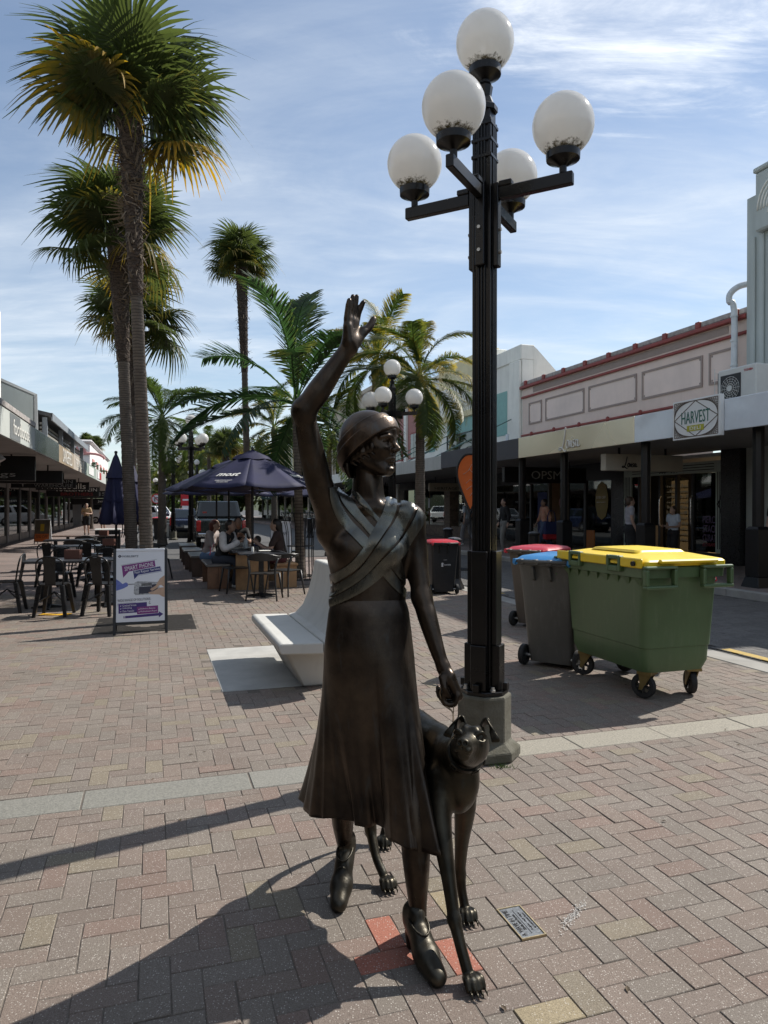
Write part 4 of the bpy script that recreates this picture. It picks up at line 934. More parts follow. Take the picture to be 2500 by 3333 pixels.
lsign('black and red hanging sign reading HALLENSTEIN BROTHERS', -5.4, -2.8, 41.5, 2.10, 2.62, [('HALLENSTEIN', .2, 2.48, 2.0, .18, IVORY), ('BROTHERS', .2, 2.24, 1.6, .16, REDL)])
lsign('black hanging sign ending in NS past the red lettered one', -5.2, -2.7, 48, 2.1, 2.55, [('JEANS', .2, 2.32, 1.9, .3, GREYL)])
lsign('black hanging sign reading JASS COFFEE farthest along the left', -5.6, -2.0, 55, 1.72, 2.15, [('Jass COFFEE', .8, 1.94, 1.6, .2, IVORY)])
# distant hill
hill = MB(); rows = []
rh_ = random.Random(21)
for i in range(31):
    x = -260+i*16; rows.append([(x, 330, -2), (x, 345, 7+6*math.sin(i*.33+1)+3*math.sin(i*.9)), (x, 380, 17+11*math.sin(i*.24+.6)+4*math.sin(i*.7)), (x, 470, -2)])
hill.loft(rows, close=False, caps=False); struct(obj('hill', hill, M('hill_scrub', (.045,.065,.035), .95, var=.5, vs=.06, bump=1, bs=.5, col2=(.08,.085,.04)), smooth=True))

# the same street goes on behind the viewer
for nm, v0, v1, c0, c1 in (('street_wall_left', -14, LF, LF+.01, LC), ('street_wall_right', FV, FV+8, CV, FV-.01)):
    wl = struct(obj(nm, MB().box(v0, v1, -45, 8.4 if v1 < 0 else 5.9, 0, 6.6), TAN_, rot=(0,0,TH)))
    obj('canopy', MB().box(c0, c1, -45, 8.4 if v1 < 0 else 5.9, 2.9, 3.45), DGREY, wl)
    for k in range(10): obj('pier', MB().box(v1+.01 if v1 < 0 else v0-.2, v1+.2 if v1 < 0 else v0-.01, -42+k*5, -41.4+k*5, 0, 2.89), DARKFRAME, wl)
# ================================================================ the bronze woman and her greyhound
def bronze(name, warm=1.0, rough=.34, tint=(1,1,1)):
    m = bpy.data.materials.new(name); m.use_nodes = True; nt = m.node_tree; N = nt.nodes; L = nt.links; b = N['Principled BSDF']
    g = N.new('ShaderNodeNewGeometry'); tc = N.new('ShaderNodeTexCoord')
    def noise(sc, det, r, vec, dist=0):
        n = N.new('ShaderNodeTexNoise'); n.inputs['Scale'].default_value = sc; n.inputs['Detail'].default_value = det; n.inputs['Roughness'].default_value = r; n.inputs['Distortion'].default_value = dist
        L.new(vec, n.inputs['Vector']); return n.outputs['Fac']
    def rmp(f, a, c, d=0., e=1.):
        n = N.new('ShaderNodeMapRange'); n.inputs[1].default_value = a; n.inputs[2].default_value = c; n.inputs[3].default_value = d; n.inputs[4].default_value = e; L.new(f, n.inputs[0]); return n.outputs[0]
    def mix(f, A, B):
        n = N.new('ShaderNodeMix'); n.data_type = 'RGBA'; L.new(f, n.inputs['Factor'])
        for s, v in (('A', A), ('B', B)):
            if isinstance(v, tuple): n.inputs[s].default_value = (*v, 1)
            else: L.new(v, n.inputs[s])
        return n.outputs['Result']
    mp = N.new('ShaderNodeMapping'); mp.inputs['Scale'].default_value = (1, 1, .22); L.new(g.outputs['Position'], mp.inputs[0])
    big = noise(6, 4, .6, g.outputs['Position']); streak = noise(26, 4, .65, mp.outputs[0], .4); fine = noise(120, 3, .7, g.outputs['Position'])
    c = mix(rmp(big, .35, .7), (.034*warm,.0265,.021), (.084*warm,.062,.045))
    c = mix(rmp(streak, .58, .82, 0, .6), c, (.072,.084,.086))       # bluish-green patina runs
    c = mix(rmp(fine, .66, .8, 0, .3), c, (.11,.10,.09))
    tm = N.new('ShaderNodeMix'); tm.data_type = 'RGBA'; tm.blend_type = 'MULTIPLY'; tm.inputs['Factor'].default_value = 1; L.new(c, tm.inputs['A']); tm.inputs['B'].default_value = (*tint, 1); c = tm.outputs['Result']
    L.new(c, b.inputs['Base Color']); b.inputs['Metallic'].default_value = .92
    L.new(rmp(streak, .3, .75, rough-.06, rough+.2), b.inputs['Roughness'])
    b.inputs['Specular IOR Level'].default_value = .5
    bp = N.new('ShaderNodeBump'); bp.inputs['Strength'].default_value = .22; bp.inputs['Distance'].default_value = .003
    ad = N.new('ShaderNodeMath'); ad.operation = 'ADD'; L.new(streak, ad.inputs[0]); L.new(fine, ad.inputs[1]); L.new(ad.outputs[0], bp.inputs['Height']); L.new(bp.outputs[0], b.inputs['Normal'])
    return m
BZ = bronze('bronze_skin', 1.0, .29); BZD = bronze('bronze_dress', .95, .36, (1.2,1.2,1.27)); BZS = bronze('bronze_wrap', .85, .25, (2.4,2.7,3.15)); BZP = bronze('bronze_patina_shoe', .8, .38, (1.35,1.3,1.38))
BZH = bronze('bronze_hat', 1.0, .30, (1.5,1.5,1.55))
stat = thing('bronze_statue', 'life-size dark bronze statue of a striding woman waving, in cloche hat and dress', 'statue', (0, 2.65, 0))
OFF = np.array([0, 2.65, 0.])
def place(o): o.location = (0, -2.65, 0); return o          # parts are modelled in world metres
# ---------------- body
B = Sculpt()
# legs (her left = picture right, in front; her right behind)
B.path([(.05,2.64,.92),(.085,2.545,.62),(.104,2.49,.46),(.112,2.475,.33),(.118,2.475,.16),(.12,2.465,.10)], [.06,.050,.046,.049,.032,.03], .03)
B.cone((.113,2.505,.36),(.117,2.495,.24),.036,.022,.03)
B.path([(-.115,2.68,.92),(-.152,2.72,.52),(-.163,2.79,.34),(-.160,2.865,.19)], [.06,.046,.046,.031], .03)
B.cone((-.165,2.825,.38),(-.163,2.86,.26),.034,.022,.03)
# pelvis, waist, ribs, bust
B.ell((-.055,2.65,1.00),(.150,.105,.15),.05)
B.ell((-.058,2.655,1.19),(.140,.092,.16),.06)
B.ell((-.062,2.665,1.37),(.152,.098,.15),.06)
B.ell((-.128,2.598,1.395),(.058,.052,.062),.05); B.ell((.012,2.595,1.395),(.058,.052,.062),.05)
# shoulders and neck
B.cone((-.17,2.665,1.515),(.085,2.672,1.505),.056,.060,.06)
B.cone((-.055,2.685,1.52),(-.06,2.672,1.72),.064,.048,.035)
B.cone((-.03,2.625,1.56),(-.048,2.63,1.64),.016,.012,.03)   # neck tendon
B.cone((-.055,2.62,1.545),(.09,2.625,1.54),.014,.012,.03); B.cone((-.065,2.62,1.545),(-.17,2.63,1.56),.014,.012,.03)
# raised right arm (picture left)
B.path([(-.175,2.65,1.51),(-.225,2.60,1.60),(-.258,2.55,1.74),(-.283,2.505,1.885)], [.066,.052,.046,.037], .04)
B.cone((-.292,2.505,1.902),(-.285,2.505,1.87),.026,.028,.02)
B.path([(-.280,2.50,1.89),(-.232,2.50,1.955),(-.17,2.50,2.045),(-.122,2.50,2.115)], [.038,.042,.033,.0265], .025)
B.cone((-.20,2.655,1.45),(-.19,2.655,1.55),.05,.045,.05)
# lowered left arm (picture right)
B.path([(.10,2.665,1.495),(.122,2.66,1.40),(.128,2.645,1.31),(.140,2.625,1.215)], [.052,.041,.038,.034], .035)
B.path([(.140,2.625,1.215),(.158,2.60,1.15),(.190,2.565,1.04),(.213,2.545,.975)], [.034,.036,.028,.0225], .025)
# raised hand
Wr = np.array([-.119,2.50,2.118]); nn = np.array([.88,-.475,0.]); aa = np.array([.475,.88,0.]); uu = np.array([0.06,0,1.0]); uu /= np.linalg.norm(uu)
def hp(u, a, n): return Wr + uu*u + aa*a + nn*n
B.cone(hp(-.01,0,0), hp(.02,0,0), .026, .027, .02)
for a in (-.026,-.009,.009,.026):
    B.cone(hp(.012,a*.75,0), hp(.088,a,0), .0165, .0135, .014)
B.cone(hp(.015,.022,.010), hp(.058,.046,.022), .020, .016, .014)          # ball of the thumb
B.path([hp(.05,.045,.022), hp(.078,.068,.036), hp(.105,.078,.043)], [.0155,.0142,.0112], .008)
B.cone(hp(.01,-.02,.006), hp(.06,-.030,.004), .0165, .0135, .012)         # heel of the hand
for a, L1, sp, cu in ((-.030,.064,-.03,-.02),(-.0105,.082,.0,-.03),(.011,.088,.02,-.02),(.031,.076,.06,.30)):
    p0 = hp(.085, a, 0); d1 = uu*1.0 + aa*sp + nn*(.06+cu*.35); d1 /= np.linalg.norm(d1)
    p1 = p0 + d1*L1*.48; d2 = uu + aa*sp + nn*(.10+cu); d2 /= np.linalg.norm(d2); p2 = p1 + d2*L1*.3
    d3 = uu + aa*sp + nn*(.16+cu*1.1); d3 /= np.linalg.norm(d3); p3 = p2 + d3*L1*.24
    B.path([p0,p1,p2,p3], [.0124,.0113,.0104,.0085], .004)
# closed hand on the leash
Wl = np.array([.213,2.545,.975])
B.cone(Wl, Wl+np.array([.014,-.006,-.035]), .023, .026, .015)
B.cone(Wl+np.array([.018,-.02,-.03]), Wl+np.array([.052,-.028,-.098]), .024, .017, .015)
B.cone(Wl+np.array([.012,.018,-.03]), Wl+np.array([.040,.022,-.092]), .022, .017, .015)
for i, t in enumerate((-.036,-.012,.012,.034)):
    k = Wl + np.array([.046-.004*i, -.004+t, -.092+.002*i])
    B.path([k, k+np.array([-.012,-.003,-.030]), k+np.array([-.045,-.002,-.026]), k+np.array([-.05,0,.004])], [.0112,.0105,.0098,.009], .005)
B.path([Wl+np.array([-.006,-.030,-.03]), Wl+np.array([.0,-.046,-.062]), Wl+np.array([.018,-.042,-.095])], [.014,.0118,.0095], .008)
# ---------------- head, turned to her left
hc = np.array([-.052,2.655,1.79]); fa = rad(58); hf = np.array([math.sin(fa), -math.cos(fa), 0]); hl = np.array([math.cos(fa), math.sin(fa), 0]); hu = np.array([0,0,1.])
def H(f, l, u): return hc + hf*f + hl*l + hu*u
HR = np.stack([hf, hl, hu])
Hd = Sculpt()
Hd.cone(H(-.02,0,-.20), H(-.012,0,-.07), .050, .046, .02)
Hd.ell(H(-.005,0,.022),(.100,.077,.098),.03,R=HR)
Hd.ell(H(.034,0,-.040),(.064,.056,.076),.03,R=HR)
Hd.cone(H(.072,-.012,-.103), H(.072,.012,-.103), .019, .019, .025)
for s in (-1,1):
    Hd.cone(H(.0,s*.057,-.062), H(.066,s*.022,-.102), .016,.014,.03)
    Hd.ell(H(.064,s*.036,-.026),(.026,.022,.022),.03,R=HR)
Hd.cone(H(.088,0,.040), H(.090,0,.012), .022,.014,.03)
for s in (-1,1):
    Hd.ell(H(.104,s*.031,-.001),(.019,.021,.0125),.012,'s',R=HR)
    Hd.path([H(.096,s*.010,.012),H(.096,s*.030,.019),H(.080,s*.050,.013)],[.0065,.0065,.006],.012)
    Hd.ell(H(.0795,s*.0305,-.001),(.0125,.0145,.0112),.003,R=HR)
    Hd.path([H(.0885,s*.017,-.002),H(.0935,s*.030,.0066),H(.083,s*.046,.0)],[.0026,.0030,.0026],.004)
    Hd.path([H(.0885,s*.017,-.003),H(.0905,s*.031,-.0100),H(.083,s*.045,-.004)],[.0024,.0026,.0024],.004)
Hd.path([H(.096,0,.010),H(.108,0,-.012),H(.1215,0,-.028)],[.0078,.0085,.0095],.012)
for s in (-1,1): Hd.ell(H(.108,s*.0115,-.032),(.0115,.0075,.0075),.006,R=HR)
for s in (-1,1): Hd.ell(H(.116,s*.006,-.0395),(.005,.0035,.003),.003,'s',R=HR)
Hd.cone(H(.0955,-.006,-.052), H(.0955,.006,-.052), .008,.008,.015)
Hd.path([H(.086,-.023,-.0675),H(.1005,-.006,-.0625),H(.0995,0,-.0640),H(.1005,.006,-.0625),H(.086,.023,-.0675)],[.0035,.0062,.0058,.0062,.0035],.006)
Hd.path([H(.085,-.021,-.0705),H(.0980,0,-.0755),H(.085,.021,-.0705)],[.0035,.0075,.0035],.005)
Hd.path([H(.093,-.024,-.0682),H(.108,0,-.0692),H(.093,.024,-.0682)],[.0012,.0015,.0012],.003,'s')
Hd.cone(H(.094,-.008,-.088), H(.094,.008,-.088), .006,.006,.008,'s')
B.p += [q for q in Hd.p[:1]]
body = place(obj('body', relax(B.mesh('body', .0048), 2), BZ, stat, smooth=True))
head = obj('head', relax(Hd.mesh('head', .0021), 1), BZ, body, smooth=True)
# ---------------- hat: crown, folded bands cut by tilted planes; hair at the side
pn = np.array([-.62*hf[0], -.62*hf[1], .785]); pn = (hf*(-.60) + hu*.80); pn /= np.linalg.norm(pn)
def cutp(lo, hi):
    o = hc @ pn
    c = [(-pn, -(o+lo))]
    if hi is not None: c.append((pn, o+hi))
    return c
hatc = H(-.014,0,.026)
base = -.020
for nm, lo, hi, gr in (('hat_crown', base+.055, None, .000), ('hat_band', base+.030, base+.070, .0105), ('hat_brim', base-.006, base+.037, .0205)):
    Ht = Sculpt(); Ht.ell(hatc, (.109+gr,.088+gr,.096+gr), .001, R=HR); Ht.ell(H(-.030,0,-.022), (.090+gr,.081+gr,.101+gr), .03, R=HR)
    for n_, o_ in cutp(lo, hi): Ht.p.append(('e', hc + n_*(o_ - hc @ n_ + 6.0), np.array([6.,6.,6.]), None, None, .002, 's', None))
    if nm != 'hat_crown': pass
    obj(nm, relax(Ht.mesh(nm, .0026), 1), BZH, body, smooth=True)
Hr = Sculpt()
rh = random.Random(2)
for s in (-1, 1):
    for i in range(5):
        f0 = .050 - i*.019; 
        pts = [H(f0, s*(.072 if f0 < .02 else .066), -.010-.006*i), H(f0+.004, s*(.079 if f0 < .02 else .069), -.026-.008*i), H(f0-.004, s*(.074 if f0<.02 else .065), -.040-.009*i), H(f0+.010, s*.064, -.052-.009*i)]
        Hr.path(pts, [.008,.008,.0065,.003], .014)
for i in range(7):
    a = (i-3)/3.; Hr.path([H(-.088+.02*abs(a), a*.055, -.06), H(-.088+.022*abs(a), a*.056, -.10), H(-.078+.02*abs(a), a*.05, -.128)], [.014,.012,.006], .005)
obj('hair', relax(Hr.mesh('hair', .0028), 1), BZ, body, smooth=True)
# ---------------- skirt
hem = [(-.330,2.790),(-.285,2.715),(-.226,2.672),(-.175,2.660),(-.12,2.638),(-.065,2.632),(-.016,2.603),(.012,2.575),(.016,2.515),(.045,2.463),(.09,2.437),(.135,2.412),(.172,2.408),(.186,2.44),(.190,2.50),(.185,2.60),(.17,2.68),(.13,2.77),(.07,2.86),(-.02,2.92),(-.11,2.955),(-.20,2.965),(-.275,2.93),(-.322,2.86)]
hp_ = smooth_path([(*p, 0) for p in hem] + [(*hem[0], 0)], 14)[:-1]
nseg = len(hp_); NZ = 70; ztop, zhem = 1.24, .372
tors = []
rings = []; rings_in = []
cen0 = Vector((-.057, 2.65, 0))
angs = []
for p in hp_:
    angs.append(math.atan2(p.y-2.68, p.x+.06))
# even the angle parameter so that the waist ring is well spaced
angs = np.unwrap(np.array(angs))
t = np.linspace(0, 1, nseg, endpoint=False); lin = angs[0] + (2*math.pi)*t
if angs[-1] < angs[0]: lin = angs[0] - 2*math.pi*t
wa = .35*angs + .65*lin
rs_ = random.Random(11)
ph = [rs_.uniform(0, 6.28) for _ in range(6)]
for j in range(NZ+1):
    s = j/NZ; z = ztop + (zhem-ztop)*s
    if z > 1.12: rx, ry = .142, .098
    q = min(1, max(0, (1.24-z)/.26)); q = q*q*(3-2*q)
    rx = .1455 + .022*q; ry = .099 + .022*q; tuck = max(0, (z-1.15)/.09)**2*.03; rx -= tuck; ry -= tuck
    w = max(0, (1.05-z)/(1.05-zhem)); w = w**1.35
    ring = []; rin = []
    for i in range(nseg):
        a = wa[i]
        hx, hy = hp_[i].x, hp_[i].y
        ex = -.057 + rx*math.cos(a); ey = 2.65 + ry*math.sin(a)
        # soft vertical folds that deepen to the hem
        tt = t[i]*2*math.pi
        fold = (.016*math.sin(tt*7+ph[0]+1.1*s+1.3*math.sin(tt*2)) + .012*math.sin(tt*13+ph[1]+1.4*s+math.sin(tt*3+1)) + .006*math.sin(tt*23+ph[2]+2*math.sin(tt))) * (w**2.0)
        nx, ny = math.cos(angs[i]), math.sin(angs[i])
        x = ex + (hx-ex)*w + nx*fold; y = ey + (hy-ey)*w + ny*fold
        zz = z + (.006*math.sin(tt*7+ph[3]) if j == NZ else 0)*1.0
        ring.append((x, y, zz)); rin.append((x - nx*.009, y - ny*.009, zz + .002))
    rings.append(ring); rings_in.append(rin)
sk = MB(); sk.loft(rings + rings_in[::-1], caps=False)
skirt = obj('skirt', sk, BZD, stat, smooth=True); place(skirt)
# ---------------- wrapped bodice: raised bands laid on the torso
T = Sculpt(); T.p = [q for q in B.p]
EPS = 1e-3
def grad(P):
    return np.stack([(T.f(P + np.eye(3)[a]*EPS) - T.f(P - np.eye(3)[a]*EPS))/(2*EPS) for a in range(3)], 1)
def cast(pts, side=-1):                                   # march onto the torso from the front (side=-1) or the back
    P = np.array([(x, 2.65 + side*.30, z) for x, z in pts], float); d = np.array([0, -side, 0.])
    for _ in range(60):
        f = T.f(P); P = P + d * np.clip(f, -.01, .05)[:, None]*.7
        P[:, 1] = np.clip(P[:, 1], 2.35, 2.98)
    return P
def band(name, L_, R_, lift, th, mat, side=-1, nc=9, k=7):
    Lp = smooth_path([(x, 0, z) for x, z in L_], k); Rp = smooth_path([(x, 0, z) for x, z in R_], k)
    m = len(Lp); grid = [[((Lp[i].x*(1-c/nc)+Rp[i].x*c/nc), (Lp[i].z*(1-c/nc)+Rp[i].z*c/nc)) for c in range(nc+1)] for i in range(m)]
    P = cast([g for r in grid for g in r], side).reshape(m, nc+1, 3)
    # limit depth jumps near the outline
    for i in range(m):
        for c in range(nc+1):
            P[i, c, 1] = min(P[i, c, 1], 2.72) if side < 0 else max(P[i, c, 1], 2.6)
    Gd = grad(P.reshape(-1, 3)).reshape(P.shape); Gd /= np.linalg.norm(Gd, axis=2, keepdims=True) + 1e-9
    for _ in range(2):
        Gd[1:-1] = (Gd[:-2] + Gd[1:-1]*2 + Gd[2:])/4; P[1:-1] = (P[:-2] + P[1:-1]*2 + P[2:])/4
    crown = np.array([1 - .35*abs(2*c/nc-1)**3 for c in range(nc+1)])[None, :, None]
    top = P + Gd*(lift + th*crown); bot = P + Gd*(lift*.2 - .006)
    mb = MB(); rings = []
    for i in range(m): rings.append([tuple(p) for p in top[i]] + [tuple(p) for p in bot[i][::-1]])
    mb.loft(rings)
    o = obj(name, mb, mat, stat, smooth='auto', ang=55); place(o); return o
def px2(pts, Y=2.60): return [((x-CX)/FPX*Y, EYE + (HY-y)/FPX*Y) for x, y in pts]
# source-photo measurements of the bands in the zoomed detail (1000+x/3.687, 1550+y/3.687)
def zz(pts): return px2([(1000+x/3.687, 1550+y/3.687) for x, y in pts], 2.585)
under = .0020
band('wrap_band', zz([(520,165),(600,300),(760,470),(840,560)]), zz([(600,185),(700,300),(800,430),(880,520)]), under, .004, BZS)
band('wrap_band', zz([(345,130),(400,290),(520,450),(660,600),(770,720)]), zz([(400,190),(520,280),(640,420),(740,550),(830,640)]), under, .005, BZS)
band('wrap_band', zz([(268,150),(290,330),(390,560),(560,740),(680,860)]), zz([(330,120),(380,300),(500,500),(640,650),(760,770)]), under+.001, .005, BZS)
band('wrap_band', zz([(950,245),(905,430),(800,640),(690,830),(500,1050),(250,1215)]), zz([(1085,300),(1060,440),(960,640),(830,830),(600,1100),(268,1345)]), under+.003, .0048, BZS)
band('wrap_band', zz([(1130,310),(1085,470),(960,680),(800,900),(580,1150),(268,1370)]), zz([(1285,350),(1250,480),(1120,720),(930,930),(660,1230),(275,1485)]), under+.0035, .0048, BZS)
band('wrap_band', zz([(1320,395),(1260,550),(1120,760),(930,960),(640,1260),(275,1500)]), zz([(1420,500),(1360,620),(1200,880),(1000,1090),(700,1360),(285,1590)]), under+.0045, .0048, BZS)
band('wrap_band', zz([(1005,1085),(1080,1200),(1170,1330)]), zz([(1115,985),(1150,1110),(1178,1230)]), under, .004, BZS)
band('wrap_band', zz([(905,1190),(1020,1330),(1195,1505)]), zz([(1000,1100),(1080,1230),(1180,1380)]), under, .005, BZS)
# ---------------- shoes
def shoe(heel, ball, toe, hz, bz, name='shoe'):
    heel = np.array(heel, float); ball = np.array(ball, float); toe = np.array(toe, float)
    s = Sculpt(); d = toe-heel; d[2] = 0; d /= np.linalg.norm(d); lat = np.array([-d[1], d[0], 0])
    up = np.array([0,0,1.])
    s.cone(ball - d*.03 + up*.012, toe - d*.034 + up*.004, .038, .030, .02)
    s.cone(ball, toe-d*.028, .036, .026, .02)
    s.cone(heel + up*.012, ball - d*.02 + up*.018, .031, .037, .03)
    s.cone(heel + up*.040 , (heel*.45+ball*.55) + up*.036, .030, .030, .03)
    s.cone(heel - d*.004 + up*.055, heel + d*.035 + up*.06, .029, .030, .02)
    s.ell(toe - d*.09 - up*.2, (.4,.4,.2-.004+min(0, 0)), .004, 's')
    h0 = heel - d*.012
    return s, d, lat
SH = []
for heel, ball, toe, top in (((.100,2.490,.078),(.148,2.352,.034),(.182,2.262,.026),(.118,2.47,.15)), ((-.150,2.885,.150),(-.170,2.765,.050),(-.178,2.682,.026),(-.160,2.86,.21))):
    s, d, lat = shoe(heel, ball, toe, .07, .02)
    heel = np.array(heel); 
    raised = heel[2] > .1
    hb = heel + np.array([0,0,-.03]) - d*.008; he = hb + (np.array([0,0,-.05]) if not raised else np.array([0,0,-.045])+d*-.028)
    s.p = [q for q in s.p if q[6] == 'u']
    s.cone(hb, he, .024, .016, .012)
    s.cone(hb + d*.012, he + d*.008, .022, .015, .012)
    if not raised:
        s.p.append(('e', np.array([.14,2.38,-.30]), np.array([.8,.8,.30]), None, None, .002, 's', None))
    else:
        s.p.append(('e', np.array([-.17,2.70,-.30]), np.array([.8,.8,.30]), None, None, .002, 's', None))
    o = place(obj('shoe', relax(s.mesh('shoe', .0035), 2), BZP, stat, smooth=True))
    # collar edge and laces
    mb = MB(); ctr = np.array(top)
    inst = np.array(ball)*.45 + heel*.55
    lp = []
    for i in range(17):
        a = 2*math.pi*i/16
        p = heel*.62 + np.array(ball)*.38 + d*(.062*math.cos(a)) + lat*(.031*math.sin(a)) + np.array([0,0,.062 - .016*math.cos(a)])
        lp.append(p)
    mb.tube(lp, .0038, 6, caps=False)
    for i in range(4):
        c = heel*.40 + np.array(ball)*.60 + d*(-.022+.017*i) + np.array([0,0,.055-.0055*i])
        mb.tube([c - lat*.016, c + np.array([0,0,.006]), c + lat*.016 + d*.006], .0022, 5)
        mb.tube([c - lat*.016 + d*.008, c + np.array([0,0,.006]), c + lat*.016 - d*.002], .0022, 5)
    for sgn in (-1,1):
        c = heel*.44 + np.array(ball)*.56 + d*(-.03) + np.array([0,0,.064])
        mb.tube(smooth_path([c, c+lat*sgn*.018+np.array([0,0,.006])-d*.004, c+lat*sgn*.026-d*-.012+np.array([0,0,-.006]), c+d*.006], 4), .0021, 5)
        mb.tube(smooth_path([c, c+lat*sgn*.010+d*.02+np.array([0,0,-.004]), c+lat*sgn*.014+d*.045+np.array([0,0,-.014])], 4), .0018, 5)
    obj('lace', mb, BZP, o, smooth=True)
    cap = MB(); cb = np.array(ball) - d*.012
    cap.tube([cb + d*(.014*math.cos(a)+.004) + lat*(.039*math.sin(a)) + np.array([0,0,.006+.036*max(0,math.cos(a))**.6]) for a in np.linspace(-1.55,1.55,13)], .0026, 6)
    obj('toe_seam', cap, BZP, o, smooth=True)
# ---------------- greyhound
dog = thing('bronze_greyhound', 'bronze greyhound on a leash walking beside the statue', 'statue', (.2, 2.75, 0))
D = Sculpt()
ax = np.array([.447,-.894,0]); la = np.array([.894,.447,0]); DR = np.stack([ax, la, [0,0,1.]])
D.ell((.235,2.62,.600),(.165,.070,.130),.05,R=DR)
D.ell((.262,2.555,.560),(.085,.058,.112),.05,R=DR)
D.ell((.12,2.87,.640),(.19,.058,.078),.06,R=DR)
D.ell((.03,3.05,.625),(.115,.078,.105),.05,R=DR)
D.cone((.20,2.69,.685),(.10,2.92,.70),.035,.034,.05)
D.path([(.258,2.56,.655),(.278,2.475,.695),(.290,2.418,.735)],[.072,.060,.052],.03)
# head
ddir = np.array([-.32,-.93,.34]); ddir /= np.linalg.norm(ddir); dl = np.cross([0,0,1.], ddir); dl /= np.linalg.norm(dl); du = np.cross(ddir, dl)
hcD = np.array([.297,2.392,.752]); DHR = np.stack([ddir, dl, du])
def Q(f, l, u): return hcD + ddir*f + dl*l + du*u
E = Sculpt()
E.cone((.284,2.46,.70), Q(-.02,0,-.02), .054, .050, .02)
E.ell(Q(0,0,0),(.066,.056,.054),.02,R=DHR)
E.ell(Q(.025,0,-.022),(.058,.050,.046),.02,R=DHR)
E.path([Q(.035,0,-.002),Q(.085,0,-.010),Q(.126,0,-.012)],[.043,.033,.027],.02)
E.path([Q(.02,0,-.040),Q(.075,0,-.044),Q(.114,0,-.040)],[.036,.027,.020],.010)
E.ell(Q(.142,0,-.004),(.016,.022,.017),.004,R=DHR)
for s in (-1,1):
    E.ell(Q(.157,s*.0095,-.004),(.010,.0065,.0070),.002,'s',R=DHR)
    E.ell(Q(.130,s*.017,-.024),(.020,.014,.014),.008,R=DHR)
    E.ell(Q(.056,s*.041,.021),(.017,.015,.0155),.005,'s',R=DHR)
    E.ell(Q(.047,s*.034,.020),(.0150,.0150,.0140),.001,R=DHR)
    E.ell(Q(.0635,s*.041,.020),(.004,.0040,.0040),.001,'s',R=DHR)
    E.path([Q(.066,s*.024,.026),Q(.060,s*.042,.037),Q(.040,s*.052,.027)],[.0045,.0050,.0045],.004)
    E.path([Q(.066,s*.026,.014),Q(.058,s*.046,.006),Q(.042,s*.052,.013)],[.0036,.0040,.0036],.004)
    E.path([Q(.140,s*.016,-.034),Q(.100,s*.036,-.037),Q(.060,s*.048,-.028)],[.0036,.0042,.003],.003,'s')
    E.cone(Q(.045,s*.018,.040), Q(-.02,s*.024,.048), .014, .012, .02)
E.path([Q(.138,-.02,-.034),Q(.150,0,-.034),Q(.138,.02,-.034)],[.0032,.0036,.0032],.003,'s')
E.cone(Q(.150,0,-.012), Q(.152,0,-.030), .0022, .0022, .002, 's')
# legs
def leg(pts, rs): D.path(pts, rs, .025)
leg([(.205,2.555,.58),(.196,2.50,.46),(.218,2.42,.30),(.235,2.365,.17)],[.060,.043,.026,.0205])
D.path([(.235,2.365,.17),(.252,2.330,.105),(.270,2.300,.045)],[.022,.019,.019],.015)
leg([(.282,2.60,.57),(.300,2.63,.44),(.294,2.68,.28),(.289,2.70,.15)],[.056,.042,.027,.0205])
D.path([(.289,2.70,.15),(.296,2.69,.09),(.304,2.675,.045)],[.022,.018,.018],.015)
leg([(.0,3.03,.60),(-.035,2.95,.42),(-.052,3.00,.27),(-.058,3.005,.18)],[.082,.055,.030,.022])
D.path([(-.058,3.01,.185),(-.035,2.945,.10),(-.005,2.905,.045)],[.023,.018,.018],.015)
leg([(.07,3.09,.60),(.05,3.10,.42),(.045,3.26,.27),(.040,3.34,.20)],[.08,.052,.030,.022])
D.path([(.040,3.34,.20),(.015,3.285,.10),(.0,3.26,.045)],[.022,.018,.018],.015)
D.path([(.0,3.14,.60),(-.02,3.24,.48),(-.03,3.29,.32),(-.02,3.31,.22)],[.022,.018,.013,.008],.02)
claws = []
for c, dirv in (((.280,2.285,.030),(.35,-.94)),((.308,2.662,.030),(.2,-.98)),((.008,2.885,.030),(.35,-.94)),((-.003,3.245,.030),(0.1,-.99))):
    c = np.array(c); f = np.array([dirv[0],dirv[1],0]); f /= np.linalg.norm(f); l = np.array([-f[1],f[0],0])
    for t in (-.024,-.008,.008,.024):
        b0 = c + l*t*.7; b1 = c + l*t + f*(.030-abs(t)*.35) + np.array([0,0,.004]); b2 = c + l*t*1.08 + f*(.050-abs(t)*.5) + np.array([0,0,-.014])
        D.path([b0,b1,b2],[.0135,.0125,.0095],.004)
        e = b2 + f*.010 + np.array([0,0,.002]); claws.append(MB().tube([e, e+f*.012+np.array([0,0,-.004]), e+f*.02+np.array([0,0,-.013])],[.0045,.0036,.001],6))
    D.cone(c - f*.01 + np.array([0,0,-.006]), c + f*.018 + np.array([0,0,-.010]), .02,.02,.01)
D.p.append(('e', np.array([.15,2.75,-.40]), np.array([1.5,1.5,.40]), None, None, .002, 's', None))
BZG = bronze('bronze_dog', .85, .34)
dbody = obj('body', relax(D.mesh('body', .0042), 2), BZG, dog, smooth=True, loc=(-.2,-2.75,0))
for cm in claws: obj('claw', cm, BZG, dbody, smooth=True)
obj('head', relax(E.mesh('head', .0022), 1), BZG, dbody, smooth=True)
